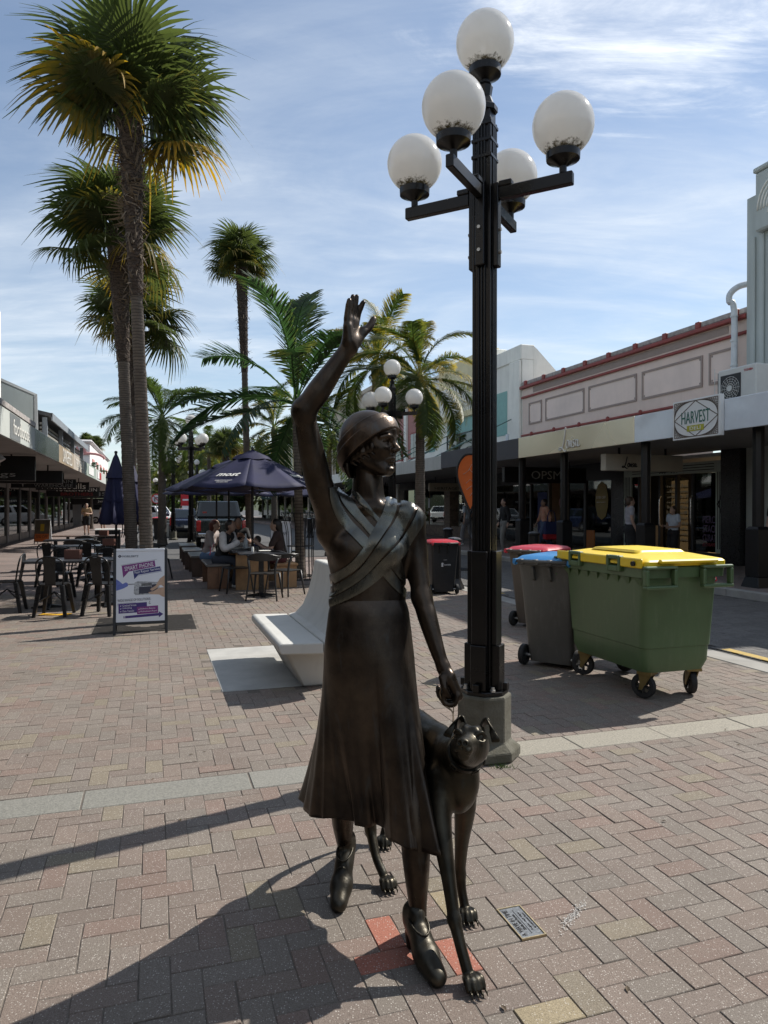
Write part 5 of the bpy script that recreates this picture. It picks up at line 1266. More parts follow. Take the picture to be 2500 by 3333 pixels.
for s in (-1,1):                                          # folded ears: an upright cup and a flap falling outwards
    arch = smooth_path([(.024,.036,0),(.026,.060,0),(.036,.082,0),(.049,.084,0),(.058,.066,0),(.060,.040,0)], 4)
    mb = MB(); mb.loft([[tuple(Q(fz, s*p.x, p.y*(1 if fz > -.02 else .8))) for p in arch] for fz in (-.035,-.012,.006)], close=False, caps=False)
    e = obj('ear', mb, BZG, dbody, smooth=True); so = e.modifiers.new('solid', 'SOLIDIFY'); so.thickness = .005; so.offset = 0
    hinge = smooth_path([(.044,.086,.0),(.055,.072,0),(.060,.045,0)], 4); tip = smooth_path([(.062,.060,0),(.096,.018,0),(.070,.010,0)], 4); rows = []
    for k in range(6):
        t_ = k/5; rows.append([tuple(Q(.006+.012*math.sin(t_*2.2), s*(a_.x*(1-t_)+b_.x*t_), a_.y*(1-t_)+b_.y*t_)) for a_, b_ in zip(hinge, tip)])
    e2 = obj('ear_flap', MB().loft(rows, close=False, caps=False), BZG, dbody, smooth=True); so = e2.modifiers.new('solid', 'SOLIDIFY'); so.thickness = .005; so.offset = 0
cl = MB(); cc = np.array([.283,2.452,.700]); cn = np.array([.11,-.62,.50]); cn /= np.linalg.norm(cn); c1 = np.cross(cn,[1.,0,0]); c1 /= np.linalg.norm(c1); c2 = np.cross(cn, c1)
ring = [cc + c1*.066*math.cos(a) + c2*.064*math.sin(a) for a in np.linspace(0, 2*math.pi, 33)]
rr = []
for i, p in enumerate(ring):
    n = (p-cc)/np.linalg.norm(p-cc)
    rr.append([tuple(p + n*.003 - cn*.011), tuple(p + n*.006), tuple(p + n*.003 + cn*.011), tuple(p - n*.006 + cn*.010), tuple(p - n*.006 - cn*.010)])
cl.loft(rr, caps=False)
col_o = obj('collar', cl, BZP, dog, smooth='auto', loc=(-.2,-2.75,0))
for a in (3.6, 4.3, 2.4):
    p = cc + c1*.071*math.cos(a) + c2*.069*math.sin(a); n = (p-cc)/np.linalg.norm(p-cc); tg = np.cross(cn, n)
    bk = MB().tube([p - tg*.012 - cn*.012, p + tg*.012 - cn*.012, p + tg*.012 + cn*.012, p - tg*.012 + cn*.012, p - tg*.012 - cn*.012], .003, 6)
    obj('buckle', bk, BZP, col_o, smooth=True)
ls = thing('dog_leash', 'thin bronze leash hanging from the closed hand to the greyhound collar', 'leash', (.25, 2.5, .86))
lm = MB(); pth = smooth_path([(.215,2.50,.935),(.198,2.505,.895),(.212,2.50,.855),(.240,2.49,.83),(.243,2.46,.79),(.262,2.45,.745)], 6)
lm.tube([p - Vector((.25,2.5,.86)) for p in pth], .0042, 6, flat=.5)
pth = smooth_path([(.247,2.505,.875),(.244,2.49,.83),(.240,2.47,.79),(.245,2.45,.755),(.262,2.446,.735)], 6)
lm.tube([p - Vector((.25,2.5,.86)) for p in pth], .004, 6, flat=.5)
obj('strap', lm, M('leash_bronze', (.30,.22,.14), .3, .9, var=.2, vs=30), ls, smooth=True)
# ================================================================ street furniture
def globe_mat():
    m = bpy.data.materials.new('opal_globe'); m.use_nodes = True; nt = m.node_tree; N = nt.nodes; L = nt.links; b = N['Principled BSDF']
    b.inputs['Roughness'].default_value = .12; b.inputs['Coat Weight'].default_value = .4
    tc = N.new('ShaderNodeTexCoord'); sp = N.new('ShaderNodeSeparateXYZ'); L.new(tc.outputs['Object'], sp.inputs[0])
    oi = N.new('ShaderNodeObjectInfo'); sh_ = N.new('ShaderNodeVectorMath'); sh_.operation = 'ADD'; L.new(tc.outputs['Object'], sh_.inputs[0]); L.new(oi.outputs['Location'], sh_.inputs[1])
    n = N.new('ShaderNodeTexNoise'); n.inputs['Scale'].default_value = 38; n.inputs['Detail'].default_value = 6; n.inputs['Roughness'].default_value = .7; L.new(sh_.outputs[0], n.inputs['Vector'])
    n2 = N.new('ShaderNodeTexNoise'); n2.inputs['Scale'].default_value = 7; n2.inputs['Detail'].default_value = 5; L.new(tc.outputs['Object'], n2.inputs['Vector'])
    a = N.new('ShaderNodeMath'); a.operation = 'MULTIPLY_ADD'; L.new(n.outputs['Fac'], a.inputs[0]); a.inputs[1].default_value = -.11; L.new(sp.outputs[2], a.inputs[2])
    r = N.new('ShaderNodeMapRange'); r.inputs[1].default_value = -.212; r.inputs[2].default_value = -.190; r.inputs[3].default_value = 1; r.inputs[4].default_value = 0; L.new(a.outputs[0], r.inputs[0])
    mx = N.new('ShaderNodeMix'); mx.data_type='RGBA'; L.new(r.outputs[0], mx.inputs['Factor'])
    g = N.new('ShaderNodeMix'); g.data_type='RGBA'; L.new(n2.outputs['Fac'], g.inputs['Factor']); g.inputs['A'].default_value=(.86,.855,.83,1); g.inputs['B'].default_value=(.80,.79,.765,1)
    L.new(g.outputs['Result'], mx.inputs['A']); mx.inputs['B'].default_value = (.075,.06,.028,1); L.new(mx.outputs['Result'], b.inputs['Base Color'])
    tr = N.new('ShaderNodeBsdfTranslucent'); L.new(mx.outputs['Result'], tr.inputs['Color']); ms = N.new('ShaderNodeMixShader'); ms.inputs[0].default_value = .45
    L.new(b.outputs[0], ms.inputs[1]); L.new(tr.outputs[0], ms.inputs[2]); L.new(ms.outputs[0], N['Material Output'].inputs['Surface']); return m
GLOBE = globe_mat()
POSTM = M('lamp_black_enamel', (.006,.0055,.0055), .3, var=.4, vs=3, spec=.3, coat=.05, bump=.05, bs=15)
MOSS = M('mossy_concrete', (.135,.128,.10), .9, var=.45, vs=9, bump=.5, bs=60, col2=(.085,.078,.055))
BOLT = M('galvanised_bolt', (.45,.45,.43), .4, .8)
def street_lamp(label, loc, rz):
    t = thing('street_lamp', label, 'street lamp', loc, rz, 'five-globe street lamps')
    obj('concrete_base', MB().lathe([(.225,0),(.225,.055),(.168,.10),(.168,.375),(.158,.385)], 8, ph=rad(22.5)), MOSS, t, bevel=.006)
    obj('base_plate', MB().lathe([(.15,.386),(.15,.412)], 8, ph=rad(22.5)), POSTM, t, bevel=.004)
    pm = MB().box(-.052,.052,-.052,.052,.413,4.0)
    for s in (-1,1):
        for k in (-1,0,1):
            pm.box(.053,.064,k*.02-.006,k*.02+.006,.7,3.93) if s>0 else pm.box(-.064,-.053,k*.02-.006,k*.02+.006,.7,3.93)
            pm.box(k*.02-.006,k*.02+.006,.053,.064,.7,3.93) if s>0 else pm.box(k*.02-.006,k*.02+.006,-.064,-.053,.7,3.93)
    for x in (-1,1):
        for y in (-1,1): pm.box(min(x*.043,x*.060),max(x*.043,x*.060),min(y*.043,y*.060),max(y*.043,y*.060),.414,3.94)
    obj('post', pm, POSTM, t, bevel=.003)
    cz = MB()
    for z0, z1, w in ((.413,.69,.116),(.691,1.27,.096)):
        for s in (-1,1): cz.box(min(s*.065,s*w),max(s*.065,s*w),-.05,.05,z0,z1); cz.box(-.05,.05,min(s*.065,s*w),max(s*.065,s*w),z0,z1)
    obj('casing', cz, POSTM, t, bevel=.004)
    obj('cap', MB().lathe([(.08,4.001),(.08,4.03),(.06,4.05),(.04,4.10),(.05,4.16),(.04,4.18)], 8, ph=rad(22.5)), POSTM, t)
    for k in range(3): obj('collar', MB().box(-.066,.066,-.066,.066,3.70+.10*k,3.722+.10*k), POSTM, t, bevel=.003)
    for k in range(4):
        a = k*math.pi/2; R_ = Matrix.Rotation(a, 4, 'Z')
        am = MB().box(.065,.097,-.03,.03,3.03,3.545).box(.098,.55,-.024,.024,3.44,3.515).box(.0981,.18,-.028,.028,3.516,3.55).xf(R_)
        arm = obj('arm', am, POSTM, t, bevel=.005)
        for z in (3.12,3.26): obj('bolt', MB().lathe([(.011,0),(.011,.012)], 8).xf(R_ @ Matrix.Translation((.097,0,z)) @ Matrix.Rotation(rad(90),4,'Y')), BOLT, arm)
        obj('fitter', MB().lathe([(.022,3.516),(.022,3.555),(.06,3.58),(.098,3.595),(.10,3.635),(.09,3.64)], 20).xf(R_ @ Matrix.Translation((.49,0,0))), POSTM, arm, smooth='auto')
        g = obj('globe', MB().lathe([(.18*math.sin(x),-.18*math.cos(x)) for x in np.linspace(.45,math.pi,22)], 36, caps=False), GLOBE, t, smooth=True, loc=R_ @ Vector((.49,0,3.80)))
    obj('fitter', MB().lathe([(.03,4.181),(.03,4.20),(.07,4.22),(.10,4.235),(.10,4.28),(.09,4.282)], 20), POSTM, t, smooth='auto')
    obj('globe', MB().lathe([(.18*math.sin(x),-.18*math.cos(x)) for x in np.linspace(.45,math.pi,22)], 36, caps=False), GLOBE, t, smooth=True, loc=(0,0,4.44))
    for k in range(4): a = rad(45)+k*math.pi/2; obj('anchor_bolt', MB().lathe([(.017,0),(.017,.012),(.012,.013),(.012,.028)], 8, (.125*math.cos(a),.125*math.sin(a),.413)), BOLT, t)
    for k in range(4):
        a = rad(0)+k*math.pi/2; obj('base_lug', MB().box(.126,.155,-.02,.02,.413,.46).xf(Matrix.Rotation(a,4,'Z')), POSTM, t, bevel=.003)
    return t
LR = rad(-29)
lamp0 = street_lamp('tall black five-globe street lamp right behind the statue', (.630, 4.45, .006), LR)
for (x, Y), lb in zip(((.17,14.8),((622-1250)/FPX*23.6,23.6),((564-1250)/FPX*33.5,33.5),((641-1250)/FPX*46,46),((520-1250)/FPX*60,60),((549-1250)/FPX*90,90),((536-1250)/FPX*75,75)),
    ('five-globe street lamp seen just above the statue hat','black street lamp rising behind the left end of the open umbrellas','street lamp with white base by the planter','street lamp whose globe shows left of the open umbrella top','street lamp beside the round turning sign','farthest small street lamp down the left row','far street lamp just left of the planter lamp')):
    dup(lamp0, (x, Y, 0), LR+rad(6), lb)
# ---------------------------------------------------------------- bins
def rrect(w, d, r, z, n=5, cx=0, cy=0):
    pts = []
    for sx, sy, a0 in ((1,1,0),(-1,1,90),(-1,-1,180),(1,-1,270)):
        for k in range(n):
            a = rad(a0 + 90*k/(n-1)); pts.append((cx+sx*(w/2-r)+r*math.cos(a), cy+sy*(d/2-r)+r*math.sin(a), z))
    return pts
TYRE = M('tyre_rubber', (.014,.014,.014), .75, var=.3, vs=20)
def wheel(parent, c, r, w, axis='x', name='wheel', hubm=None):
    pr = [(r*.55,-w/2),(r*.9,-w/2),(r,-w*.32),(r,w*.32),(r*.9,w/2),(r*.55,w/2)]
    R_ = Matrix.Rotation(rad(90),4,'Y') if axis == 'x' else Matrix.Rotation(rad(90),4,'X')
    wo = obj(name, MB().lathe(pr+[pr[0]], 24, caps=False).xf(Matrix.Translation(c) @ R_), TYRE, parent, smooth='auto')
    obj('hub', MB().lathe([(r*.12,-w*.4),(r*.2,-w*.42),(r*.54,-w*.30),(r*.545,w*.30),(r*.2,w*.42),(r*.12,w*.4)], 14).xf(Matrix.Translation(c) @ R_), hubm or M('wheel_hub_plastic', (.03,.03,.03), .5), wo, smooth='auto'); return wo
def wheelie_bin(label, loc, rz, bodyc, lidc, s=1.0, logo=None):
    t = thing('wheelie_bin', label, 'bin', loc, rz, 'wheelie bins'); t.scale = (s,s,s)
    bm = M('bin_plastic_%s' % bodyc[0], bodyc[1], .5, var=.12, vs=3, bump=.08, bs=25); lm = M('bin_lid_%s' % lidc[0], lidc[1], .35, var=.08, vs=4)
    rings = [rrect(.44,.48,.05,.045,cy=.03), rrect(.46,.50,.05,.10,cy=.03), rrect(.52,.62,.05,.70,cy=.01), rrect(.545,.68,.05,.94), rrect(.555,.70,.05,.985), rrect(.59,.745,.05,.99), rrect(.59,.745,.05,1.02)]
    obj('body', MB().loft(rings), bm, t, smooth='auto', ang=35)
    lr = [rrect(.60,.75,.05,1.022,cy=.012), rrect(.60,.75,.05,1.045,cy=.012), rrect(.54,.66,.06,1.075,cy=.02), rrect(.36,.44,.06,1.092,cy=.03)]
    lid = obj('lid', MB().loft(lr), lm, t, smooth='auto', ang=30)
    hb = MB()
    for x in (-.22,-.07,.07,.22): hb.box(x-.02,x+.02,-.43,-.373,1.0,1.05)
    obj('hinge', hb, lm if 0 else bm, t, bevel=.004)
    obj('handle', MB().tube([(-.25,-.425,1.03),(.25,-.425,1.03)], .016, 8), bm, t, smooth=True)
    for x in (-.27,.27): obj('lid_arm', MB().prism([(-.36,1.05),(-.44,1.055),(-.45,1.01),(-.42,.99),(-.36,1.02)], x-.015, x+.015, 'x'), lm, lid, bevel=.004)
    for x in (-.11,.06): obj('rib', MB().prism([(-.345,.98),(-.40,.97),(-.36,.86),(-.325,.84)], x-.012, x+.012, 'x'), bm, t)
    obj('axle', MB().tube([(-.27,-.20,.10),(.27,-.20,.10)], .014, 8), BOLT, t)
    for x in (-.275,.275): wheel(t, (x,-.20,.10), .10, .055)
    if logo:
        wht = M('bin_print_white', (.62,.62,.62), .6)
        text(logo, .13, .03, wht, t, face_mtx((.05,-.3395,.60),(1,0,.0),(0,-.13,1)))
        for k in range(3):
            obj('logo_mark', MB().add([(-.09,-.345-.008*k,.575+.028*k),(-.06,-.346-.008*k,.592+.028*k),(-.03,-.345-.008*k,.575+.028*k),(-.06,-.344-.008*k,.560+.028*k)],[(0,1,2,3)]), wht, t)
        text('rubbish', .07, .012, wht, t, face_mtx((.0,-.352,.70),(1,0,0),(0,-.13,1)))
    return t
GREYB = ('charcoal', (.075,.072,.065)); BLKB = ('black', (.014,.014,.015)); REDL_ = ('red', (.46,.02,.035)); BLUL = ('blue', (.03,.20,.46))
wheelie_bin('grey wheelie bin with a blue lid against the green bin', (1.72, 6.98, .004), rad(-36), GREYB, BLUL)
wheelie_bin('brown-grey wheelie bin with a red lid behind the blue-lidded one', (2.02, 9.25, .004), rad(-40), ('brown_grey', (.095,.078,.062)), REDL_, .96)
p_ = G(1440, 1935); wheelie_bin('black bin with red lid and white council print beside the statue arm', (p_.x, p_.y+.2, .004), rad(8), BLKB, REDL_, .88, 'NAPIER')
wheelie_bin('dark bin with a red cap half hidden behind the big green bin', (3.02, 7.3, .004), rad(60), BLKB, REDL_, .78)
wheelie_bin('black bin with a red lid far off beside the palm trunk', ((521-CX)/FPX*32.5, 32.5, .002), rad(10), BLKB, REDL_, 1.0)
# ---------------------------------------------------------------- large green bin
def scuffed(m, c, amt=.4):
    nt = m.node_tree; N = nt.nodes; L = nt.links; b = N['Principled BSDF']; tc = N.new('ShaderNodeTexCoord'); mp = N.new('ShaderNodeMapping'); mp.inputs['Scale'].default_value = (6,6,1.1); mp.inputs['Rotation'].default_value = (.25,.15,0); L.new(tc.outputs['Object'], mp.inputs[0])
    n = N.new('ShaderNodeTexNoise'); n.inputs['Scale'].default_value = 3.2; n.inputs['Detail'].default_value = 9; n.inputs['Roughness'].default_value = .72; L.new(mp.outputs[0], n.inputs['Vector'])
    mr = N.new('ShaderNodeMapRange'); mr.inputs[1].default_value=.52; mr.inputs[2].default_value=.78; mr.inputs[4].default_value=amt; L.new(n.outputs['Fac'], mr.inputs[0])
    mx = N.new('ShaderNodeMix'); mx.data_type='RGBA'; L.new(mr.outputs[0], mx.inputs['Factor']); L.new(b.inputs['Base Color'].links[0].from_socket, mx.inputs['A']); mx.inputs['B'].default_value=(*c,1); L.new(mx.outputs['Result'], b.inputs['Base Color'])
for k_, c_ in (('bin_plastic_charcoal',(.16,.155,.145)),('bin_plastic_brown_grey',(.17,.15,.13)),('bin_plastic_black',(.05,.05,.05)),('bin_lid_blue',(.16,.30,.46)),('bin_lid_red',(.42,.12,.12))): scuffed(MATS[k_], c_, .45)
gb_ = thing('waste_container', 'large green four-wheeled waste bin with yellow lid', 'bin', (2.20, 6.18, .006), TH)
GRN = M('container_green', (.075,.125,.055), .40, var=.16, vs=1.6, bump=.10, bs=9); YEL = M('container_yellow', (.80,.56,.02), .38, var=.06, vs=2); ZINC = M('zinc_yellow_bracket', (.21,.155,.06), .4, .6, var=.2, vs=14)
LX, LY = .78, 1.20
scuffed(GRN, (.15,.19,.115), .5); scuffed(YEL, (.62,.50,.16), .35)
def dip(pts, amt): return [(x, y, z - amt*(1-min(1,(x/.3)**2))*0) for x, y, z in pts]
rings = [rrect(.44,.84,.10,.20), rrect(.60,1.0,.09,.225), rrect(.645,1.05,.08,.30), rrect(.655,1.06,.08,.42), rrect(.672,1.075,.08,.426), rrect(.715,1.14,.07,.97), rrect(.725,1.15,.07,.985), rrect(.78,1.21,.05,.988), rrect(.79,1.22,.05,1.07), rrect(.76,1.19,.05,1.08)]
obj('body', MB().loft(rings), GRN, gb_, smooth='auto', ang=32)
for s in (-1,1):                                          # comb handles on the short sides
    for x in (-.27,.27):
        h = MB(); y = s*.612
        h.box(x-.15,x-.115,min(y,y+s*.05),max(y,y+s*.05),.93,1.06).box(x+.115,x+.15,min(y,y+s*.05),max(y,y+s*.05),.93,1.06).box(x-.15,x+.15,min(y,y+s*.055),max(y,y+s*.055),.905,.935).box(x-.15,x+.15,min(y,y+s*.052),max(y,y+s*.052),1.061,1.085)
        obj('handle', h, GRN, gb_, bevel=.012, seg=2)
for k in range(8):
    y = -.5+k*.143; obj('gusset', MB().add([(-.357,y-.045,.983),(-.357,y+.045,.983),(-.385,y-.045,.984),(-.385,y+.045,.984),(-.345,y,.90)],[(0,2,4),(1,4,3),(2,3,4),(0,4,1),(0,1,3,2)]), GRN, gb_)
# lid: shallow crown with a raised centre panel
def lidring(w, d, z, dome=0, cx=0): return [(x+cx, y, z + dome*(1-(y/.62)**2)) for x, y, _ in rrect(w, d, .05, z, 9)]
lidm = MB().loft([lidring(.80,1.23,1.082), lidring(.80,1.23,1.115), lidring(.77,1.20,1.128,.012), lidring(.60,1.02,1.137,.028), lidring(.44,.84,1.143,.040), lidring(.20,.50,1.146,.044)])
lid = obj('lid', lidm, YEL, gb_, smooth='auto', ang=28)
obj('lid_panel', MB().loft([lidring(.50,.66,1.146,.030), lidring(.46,.62,1.156,.040), lidring(.2,.3,1.160,.044)]), YEL, lid, smooth='auto', ang=25)
obj('lid_lip', MB().box(-.28,.28,-.655,-.61,1.10,1.135), YEL, lid, bevel=.012)
for y0, y1 in ((-.60,-.34),(-.16,.22),(.40,.60)): obj('lid_edge', MB().box(-.425,-.401,y0,y1,1.065,1.142), YEL, lid, bevel=.008)
for y in (-.25,.31):
    hm_ = MB(); hm_.box(-.43,-.385,y-.09,y-.06,1.02,1.15).box(-.43,-.385,y+.06,y+.09,1.02,1.15).box(-.43,-.385,y-.0599,y+.0599,1.02,1.065).box(-.43,-.385,y-.0599,y+.0599,1.12,1.15)
    obj('hinge', hm_, GRN, gb_, bevel=.006); obj('latch', MB().box(-.415,-.395,y-.045,y+.045,1.085,1.105), YEL, gb_)
obj('plug', MB().lathe([(.02,0),(.02,.02)], 12).xf(Matrix.Translation((-.425,-.52,1.10)) @ Matrix.Rotation(rad(-90),4,'Y')), TYRE, gb_)
for x, y, a in ((-.22,-.42,25),(.22,-.42,-20),(-.22,.42,35),(.22,.42,10)):
    R_ = Matrix.Translation((x,y,0)) @ Matrix.Rotation(rad(a),4,'Z')
    cs = obj('caster', MB().box(-.06,.06,-.06,.06,.20,.225).xf(R_), ZINC, gb_)
    for s in (-1,1): obj('fork', MB().prism([(-.055,.20),(.055,.20),(.045,.12),(.055,.07),(.03,.07)], s*.034-.004, s*.034+.004, 'x').xf(R_), ZINC, cs)
    obj('tyre', MB().lathe([(.06,-.024),(.095,-.024),(.10,-.015),(.10,.015),(.095,.024),(.06,.024),(.06,-.024)], 24, caps=False).xf(R_ @ Matrix.Translation((0,.03,.10)) @ Matrix.Rotation(rad(90),4,'Y')), TYRE, cs, smooth='auto')
    sk_ = MB().lathe([(.02,-.028),(.02,.028)], 10)
    for q in range(5): aa_ = q*1.2566; sk_.cbox((.04*math.cos(aa_),.04*math.sin(aa_),0),(.05,.014,.03),Matrix.Rotation(aa_,3,'Z'))
    obj('wheel_centre', sk_.xf(R_ @ Matrix.Translation((0,.03,.10)) @ Matrix.Rotation(rad(90),4,'Y')), M('wheel_hub_plastic', (.03,.03,.03), .5), cs)
# ---------------------------------------------------------------- concrete bench
bn = thing('concrete_bench', 'pale concrete bench with a tall curved back on a concrete pad', 'bench', S(1.35,6.6,.004), TH)
CONB = plaster('bench_concrete', (.52,.51,.47), .3)
def prof(pts, u0, u1, inset=0):
    return MB().prism([(v-1.35, z) for v, z in pts], u0-6.6, u1-6.6, 'y')
back_c = [(1.345,.425),(1.42,.44),(1.50,.52),(1.56,.66),(1.60,.82),(1.625,.975),(1.645,.99),(1.755,.985),(1.745,.80),(1.69,.58),(1.60,.42),(1.46,.345),(1.345,.33)]
obj('backrest', prof(back_c, 5.74, 7.40), CONB, bn, smooth='auto', bevel=.008, ang=30)
obj('seat', prof([(.985,.345),(.965,.375),(.965,.415),(.99,.435),(1.335,.425),(1.335,.33)], 5.72, 7.42), CONB, bn, bevel=.012, seg=2)
obj('pedestal', MB().frustum(1.22-1.35,1.52-1.35,6.0-6.6,6.95-6.6,.0, 1.05-1.35,1.52-1.35,5.9-6.6,7.2-6.6,.329), CONB, bn, bevel=.015)
# ---------------------------------------------------------------- A-frame sign
sgL, sgR = G(370,2069), G(542,2060)
ang = math.atan2(sgR.y-sgL.y, sgR.x-sgL.x)
ab = thing('sandwich_board', 'white phone repair sandwich board in a black frame before the palm', 'sign', ((sgL.x+sgR.x)/2, (sgL.y+sgR.y)/2, .002), ang)
TI = rad(-8); FRB = M('board_frame_black', (.015,.016,.018), .45, var=.2); PAN = M('board_panel_white', (.72,.74,.78), .45, var=.03)
Wb, Hb = .60, 1.03
for s in (-1,1): obj('leg', MB().box(s*Wb/2-.017, s*Wb/2+.017, -.012, .012, 0, Hb), FRB, ab, rot=(TI,0,0), bevel=.003)
for z0, z1 in ((Hb-.02,Hb+.012),(.115,.15)): obj('rail', MB().box(-Wb/2+.018, Wb/2-.018, -.012, .012, z0, z1), FRB if z0 < .5 else PAN, ab, rot=(TI,0,0), bevel=.003)
for s in (-1,1): obj('rear_leg', MB().box(s*Wb/2-.017, s*Wb/2+.017, -.012, .012, 0, Hb-.01), FRB, ab, rot=(-TI,0,0), loc=(0,.29,0))
obj('rear_panel', MB().box(-Wb/2+.02, Wb/2-.02, -.004, .004, .16, Hb-.04), PAN, ab, rot=(-TI,0,0), loc=(0,.29,0))
obj('handle', MB().tube([(-.05,0,0),(-.05,0,.035),(.05,0,.035),(.05,0,0)], .006, 6), FRB, ab, loc=(0,.14,Hb*math.cos(TI)+.01))
pn_ = obj('panel', MB().box(-Wb/2+.018, Wb/2-.018, -.006, .006, .151, Hb-.021), PAN, ab, rot=(TI,0,0))
def bp2(zx, zy):                                          # detail-zoom position on the panel -> panel coordinates
    xl = 165 + (1785-260)*0; 
    fy = (zy-255)/(1770-255); left = 178 - 30*fy; right = 1205
    fx = (zx-left)/(right-left)
    return (-Wb/2+.018 + fx*(Wb-.036), Hb-.021 - fy*(Hb-.172))
def decal(pts, mat, lift=.0005, name='print'):
    q = [bp2(*p) for p in pts]; return obj(name, MB().add([(x, -.0061-lift, z) for x, z in q] , [tuple(range(len(q)))]), mat, pn_, norm=False)
PURP = M('print_purple', (.20,.03,.19), .5); NAVY = M('print_navy', (.025,.03,.16), .5); VIO = M('print_violet', (.055,.025,.17), .5); PWH = M('print_white', (.78,.78,.80), .5); PDK = M('print_dark', (.035,.035,.055), .5)
decal([(205,355),(250,325),(290,352),(275,368),(250,350),(228,368)], PDK); decal([(290,362),(248,392),(215,365),(232,352),(250,368),(272,350)], PDK, .0008)
def ptext(body, zx, zy, zw, zh, mat, slope=0.0):
    x, z = bp2(zx, zy); w = zw/1030*(Wb-.036); h = zh/1520*(Hb-.172)
    text(body, w, h, mat, pn_, face_mtx((x, -.0072-.0016, z), (1,0,slope), (-slope,0,1)), ext=.0004)
ptext('MOBILEBITZ', 475, 360, 340, 42, PDK)
decal([(285,560),(990,460),(1008,595),(435,690),(315,820)], PURP); decal([(525,685),(1110,592),(1125,690),(640,765),(550,860)], NAVY, .0009)
ptext('SMART PHONE', 655, 585, 620, 95, PWH, .165); ptext('Fast Repair Service', 830, 685, 540, 75, PWH, .155)
decal([(165,845),(240,900),(300,955),(370,920),(410,945),(415,1000),(330,1045),(240,1075),(165,1095)], M('print_glove', (.13,.17,.46), .6, var=.25, vs=20))
decal([(415,955),(560,955),(560,975),(415,980)], M('print_grey', (.25,.25,.25), .5))
decal([(560,930),(620,905),(1090,935),(1090,1150),(1060,1195),(570,1205),(535,1160),(545,1000)], M('print_phone', (.38,.39,.40), .5, var=.6, vs=60)); decal([(650,1030),(920,1020),(920,1170),(645,1180)], PDK, .0009); decal([(700,955),(925,945),(925,1010),(700,1010)], M('print_chip', (.12,.12,.12), .5, var=.6, vs=90), .0009); decal([(925,985),(1050,975),(1050,1160),(925,1160)], PDK, .0009)
SKP = M('print_skin', (.50,.34,.24), .6, var=.12, vs=14)
decal([(1203,790),(1203,1060),(1130,1000),(1080,1010),(1030,1070),(940,1120),(890,1100),(900,1075),(1010,1010),(1100,860)], SKP, .0012); decal([(1203,1050),(1203,1265),(1150,1250),(1080,1205),(900,1195),(845,1150),(960,1130),(1090,1060)], SKP, .0014)
ptext('WIDE RANGE OF SOLUTIONS:', 545, 1300, 700, 55, PDK, .03)
decal([(205,1380),(815,1360),(818,1570),(205,1585)], VIO); decal([(600,1460),(1058,1440),(1062,1600),(602,1615)], PURP, .0012)
for k, w_ in enumerate(('Cracked Screen','Unlocking','Data Transfer')): ptext(w_, 295+(290,190,245)[k]/2, 1415+k*60, (290,190,245)[k], 42, PWH, .03); decal([(238,1422+60*k),(248,1416+60*k),(252,1426+60*k),(264,1410+60*k),(268,1416+60*k),(252,1440+60*k)], PWH, .002)
for k, w_ in enumerate(('Defective Battery','Motherboard Repair')): ptext(w_, 678+(315,360)[k]/2, 1500+k*58, (315,360)[k], 40, PWH, .03); decal([(630,1508+58*k),(640,1502+58*k),(645,1512+58*k),(657,1494+58*k),(661,1500+58*k),(645,1526+58*k)], PWH, .002)
decal([(345,1640),(1075,1605),(1075,1570),(1170,1630),(1075,1700),(1075,1662),(345,1690)], VIO, .0006)
for x0 in (305,325): decal([(x0,1642),(x0+10,1642),(x0+10,1690),(x0,1690)], VIO)
decal([(845,1390),(880,1340),(885,1360)], PDK); decal([(850,1400),(892,1382),(890,1405)], PDK)
decal([(190,1370),(580,1352),(580,1356),(196,1374),(196,1430),(190,1430)], PDK); decal([(265,548),(1040,436),(1040,440),(265,553)], PDK); decal([(1125,592),(1145,705),(640,785),(570,865),(640,780),(1138,700)], NAVY, .0002)
# tree grate under the palm
for gi, (gv, gu, gr) in enumerate(GRATES):
    t = thing('tree_grate', ('iron tree grate around the palm behind the phone repair board','iron tree grate around the palm with the wire guard')[gi], 'grate', S(gv,gu,0), TH, 'tree grates')
    IRON = M('grate_iron', (.05,.045,.04), .8, var=.3, vs=9)
    obj('soil', MB().add([(-gr,-gr,-.012),(gr,-gr,-.012),(gr,gr,-.012),(-gr,gr,-.012)],[(0,1,2,3)]), M('soil_chips', (.09,.07,.05), .95, var=.6, vs=40, bump=1, bs=50), t)
    for k in range(22):
        y = -gr+.03+k*(2*gr-.06)/21; half = math.sqrt(max(0, .26**2-y*y)) if abs(y) < .26 else 0
        for x0, x1 in (((-gr,-half),(half,gr)) if half else ((-gr,gr),)): obj('bar', MB().box(x0,x1,y-.011,y+.011,-.012,.004), IRON, t)
    for x0,x1,y0,y1 in ((-gr,gr,-gr-.02,-gr),(-gr,gr,gr,gr+.02)): obj('edge', MB().box(x0,x1,y0,y1,-.012,.006), IRON, t)
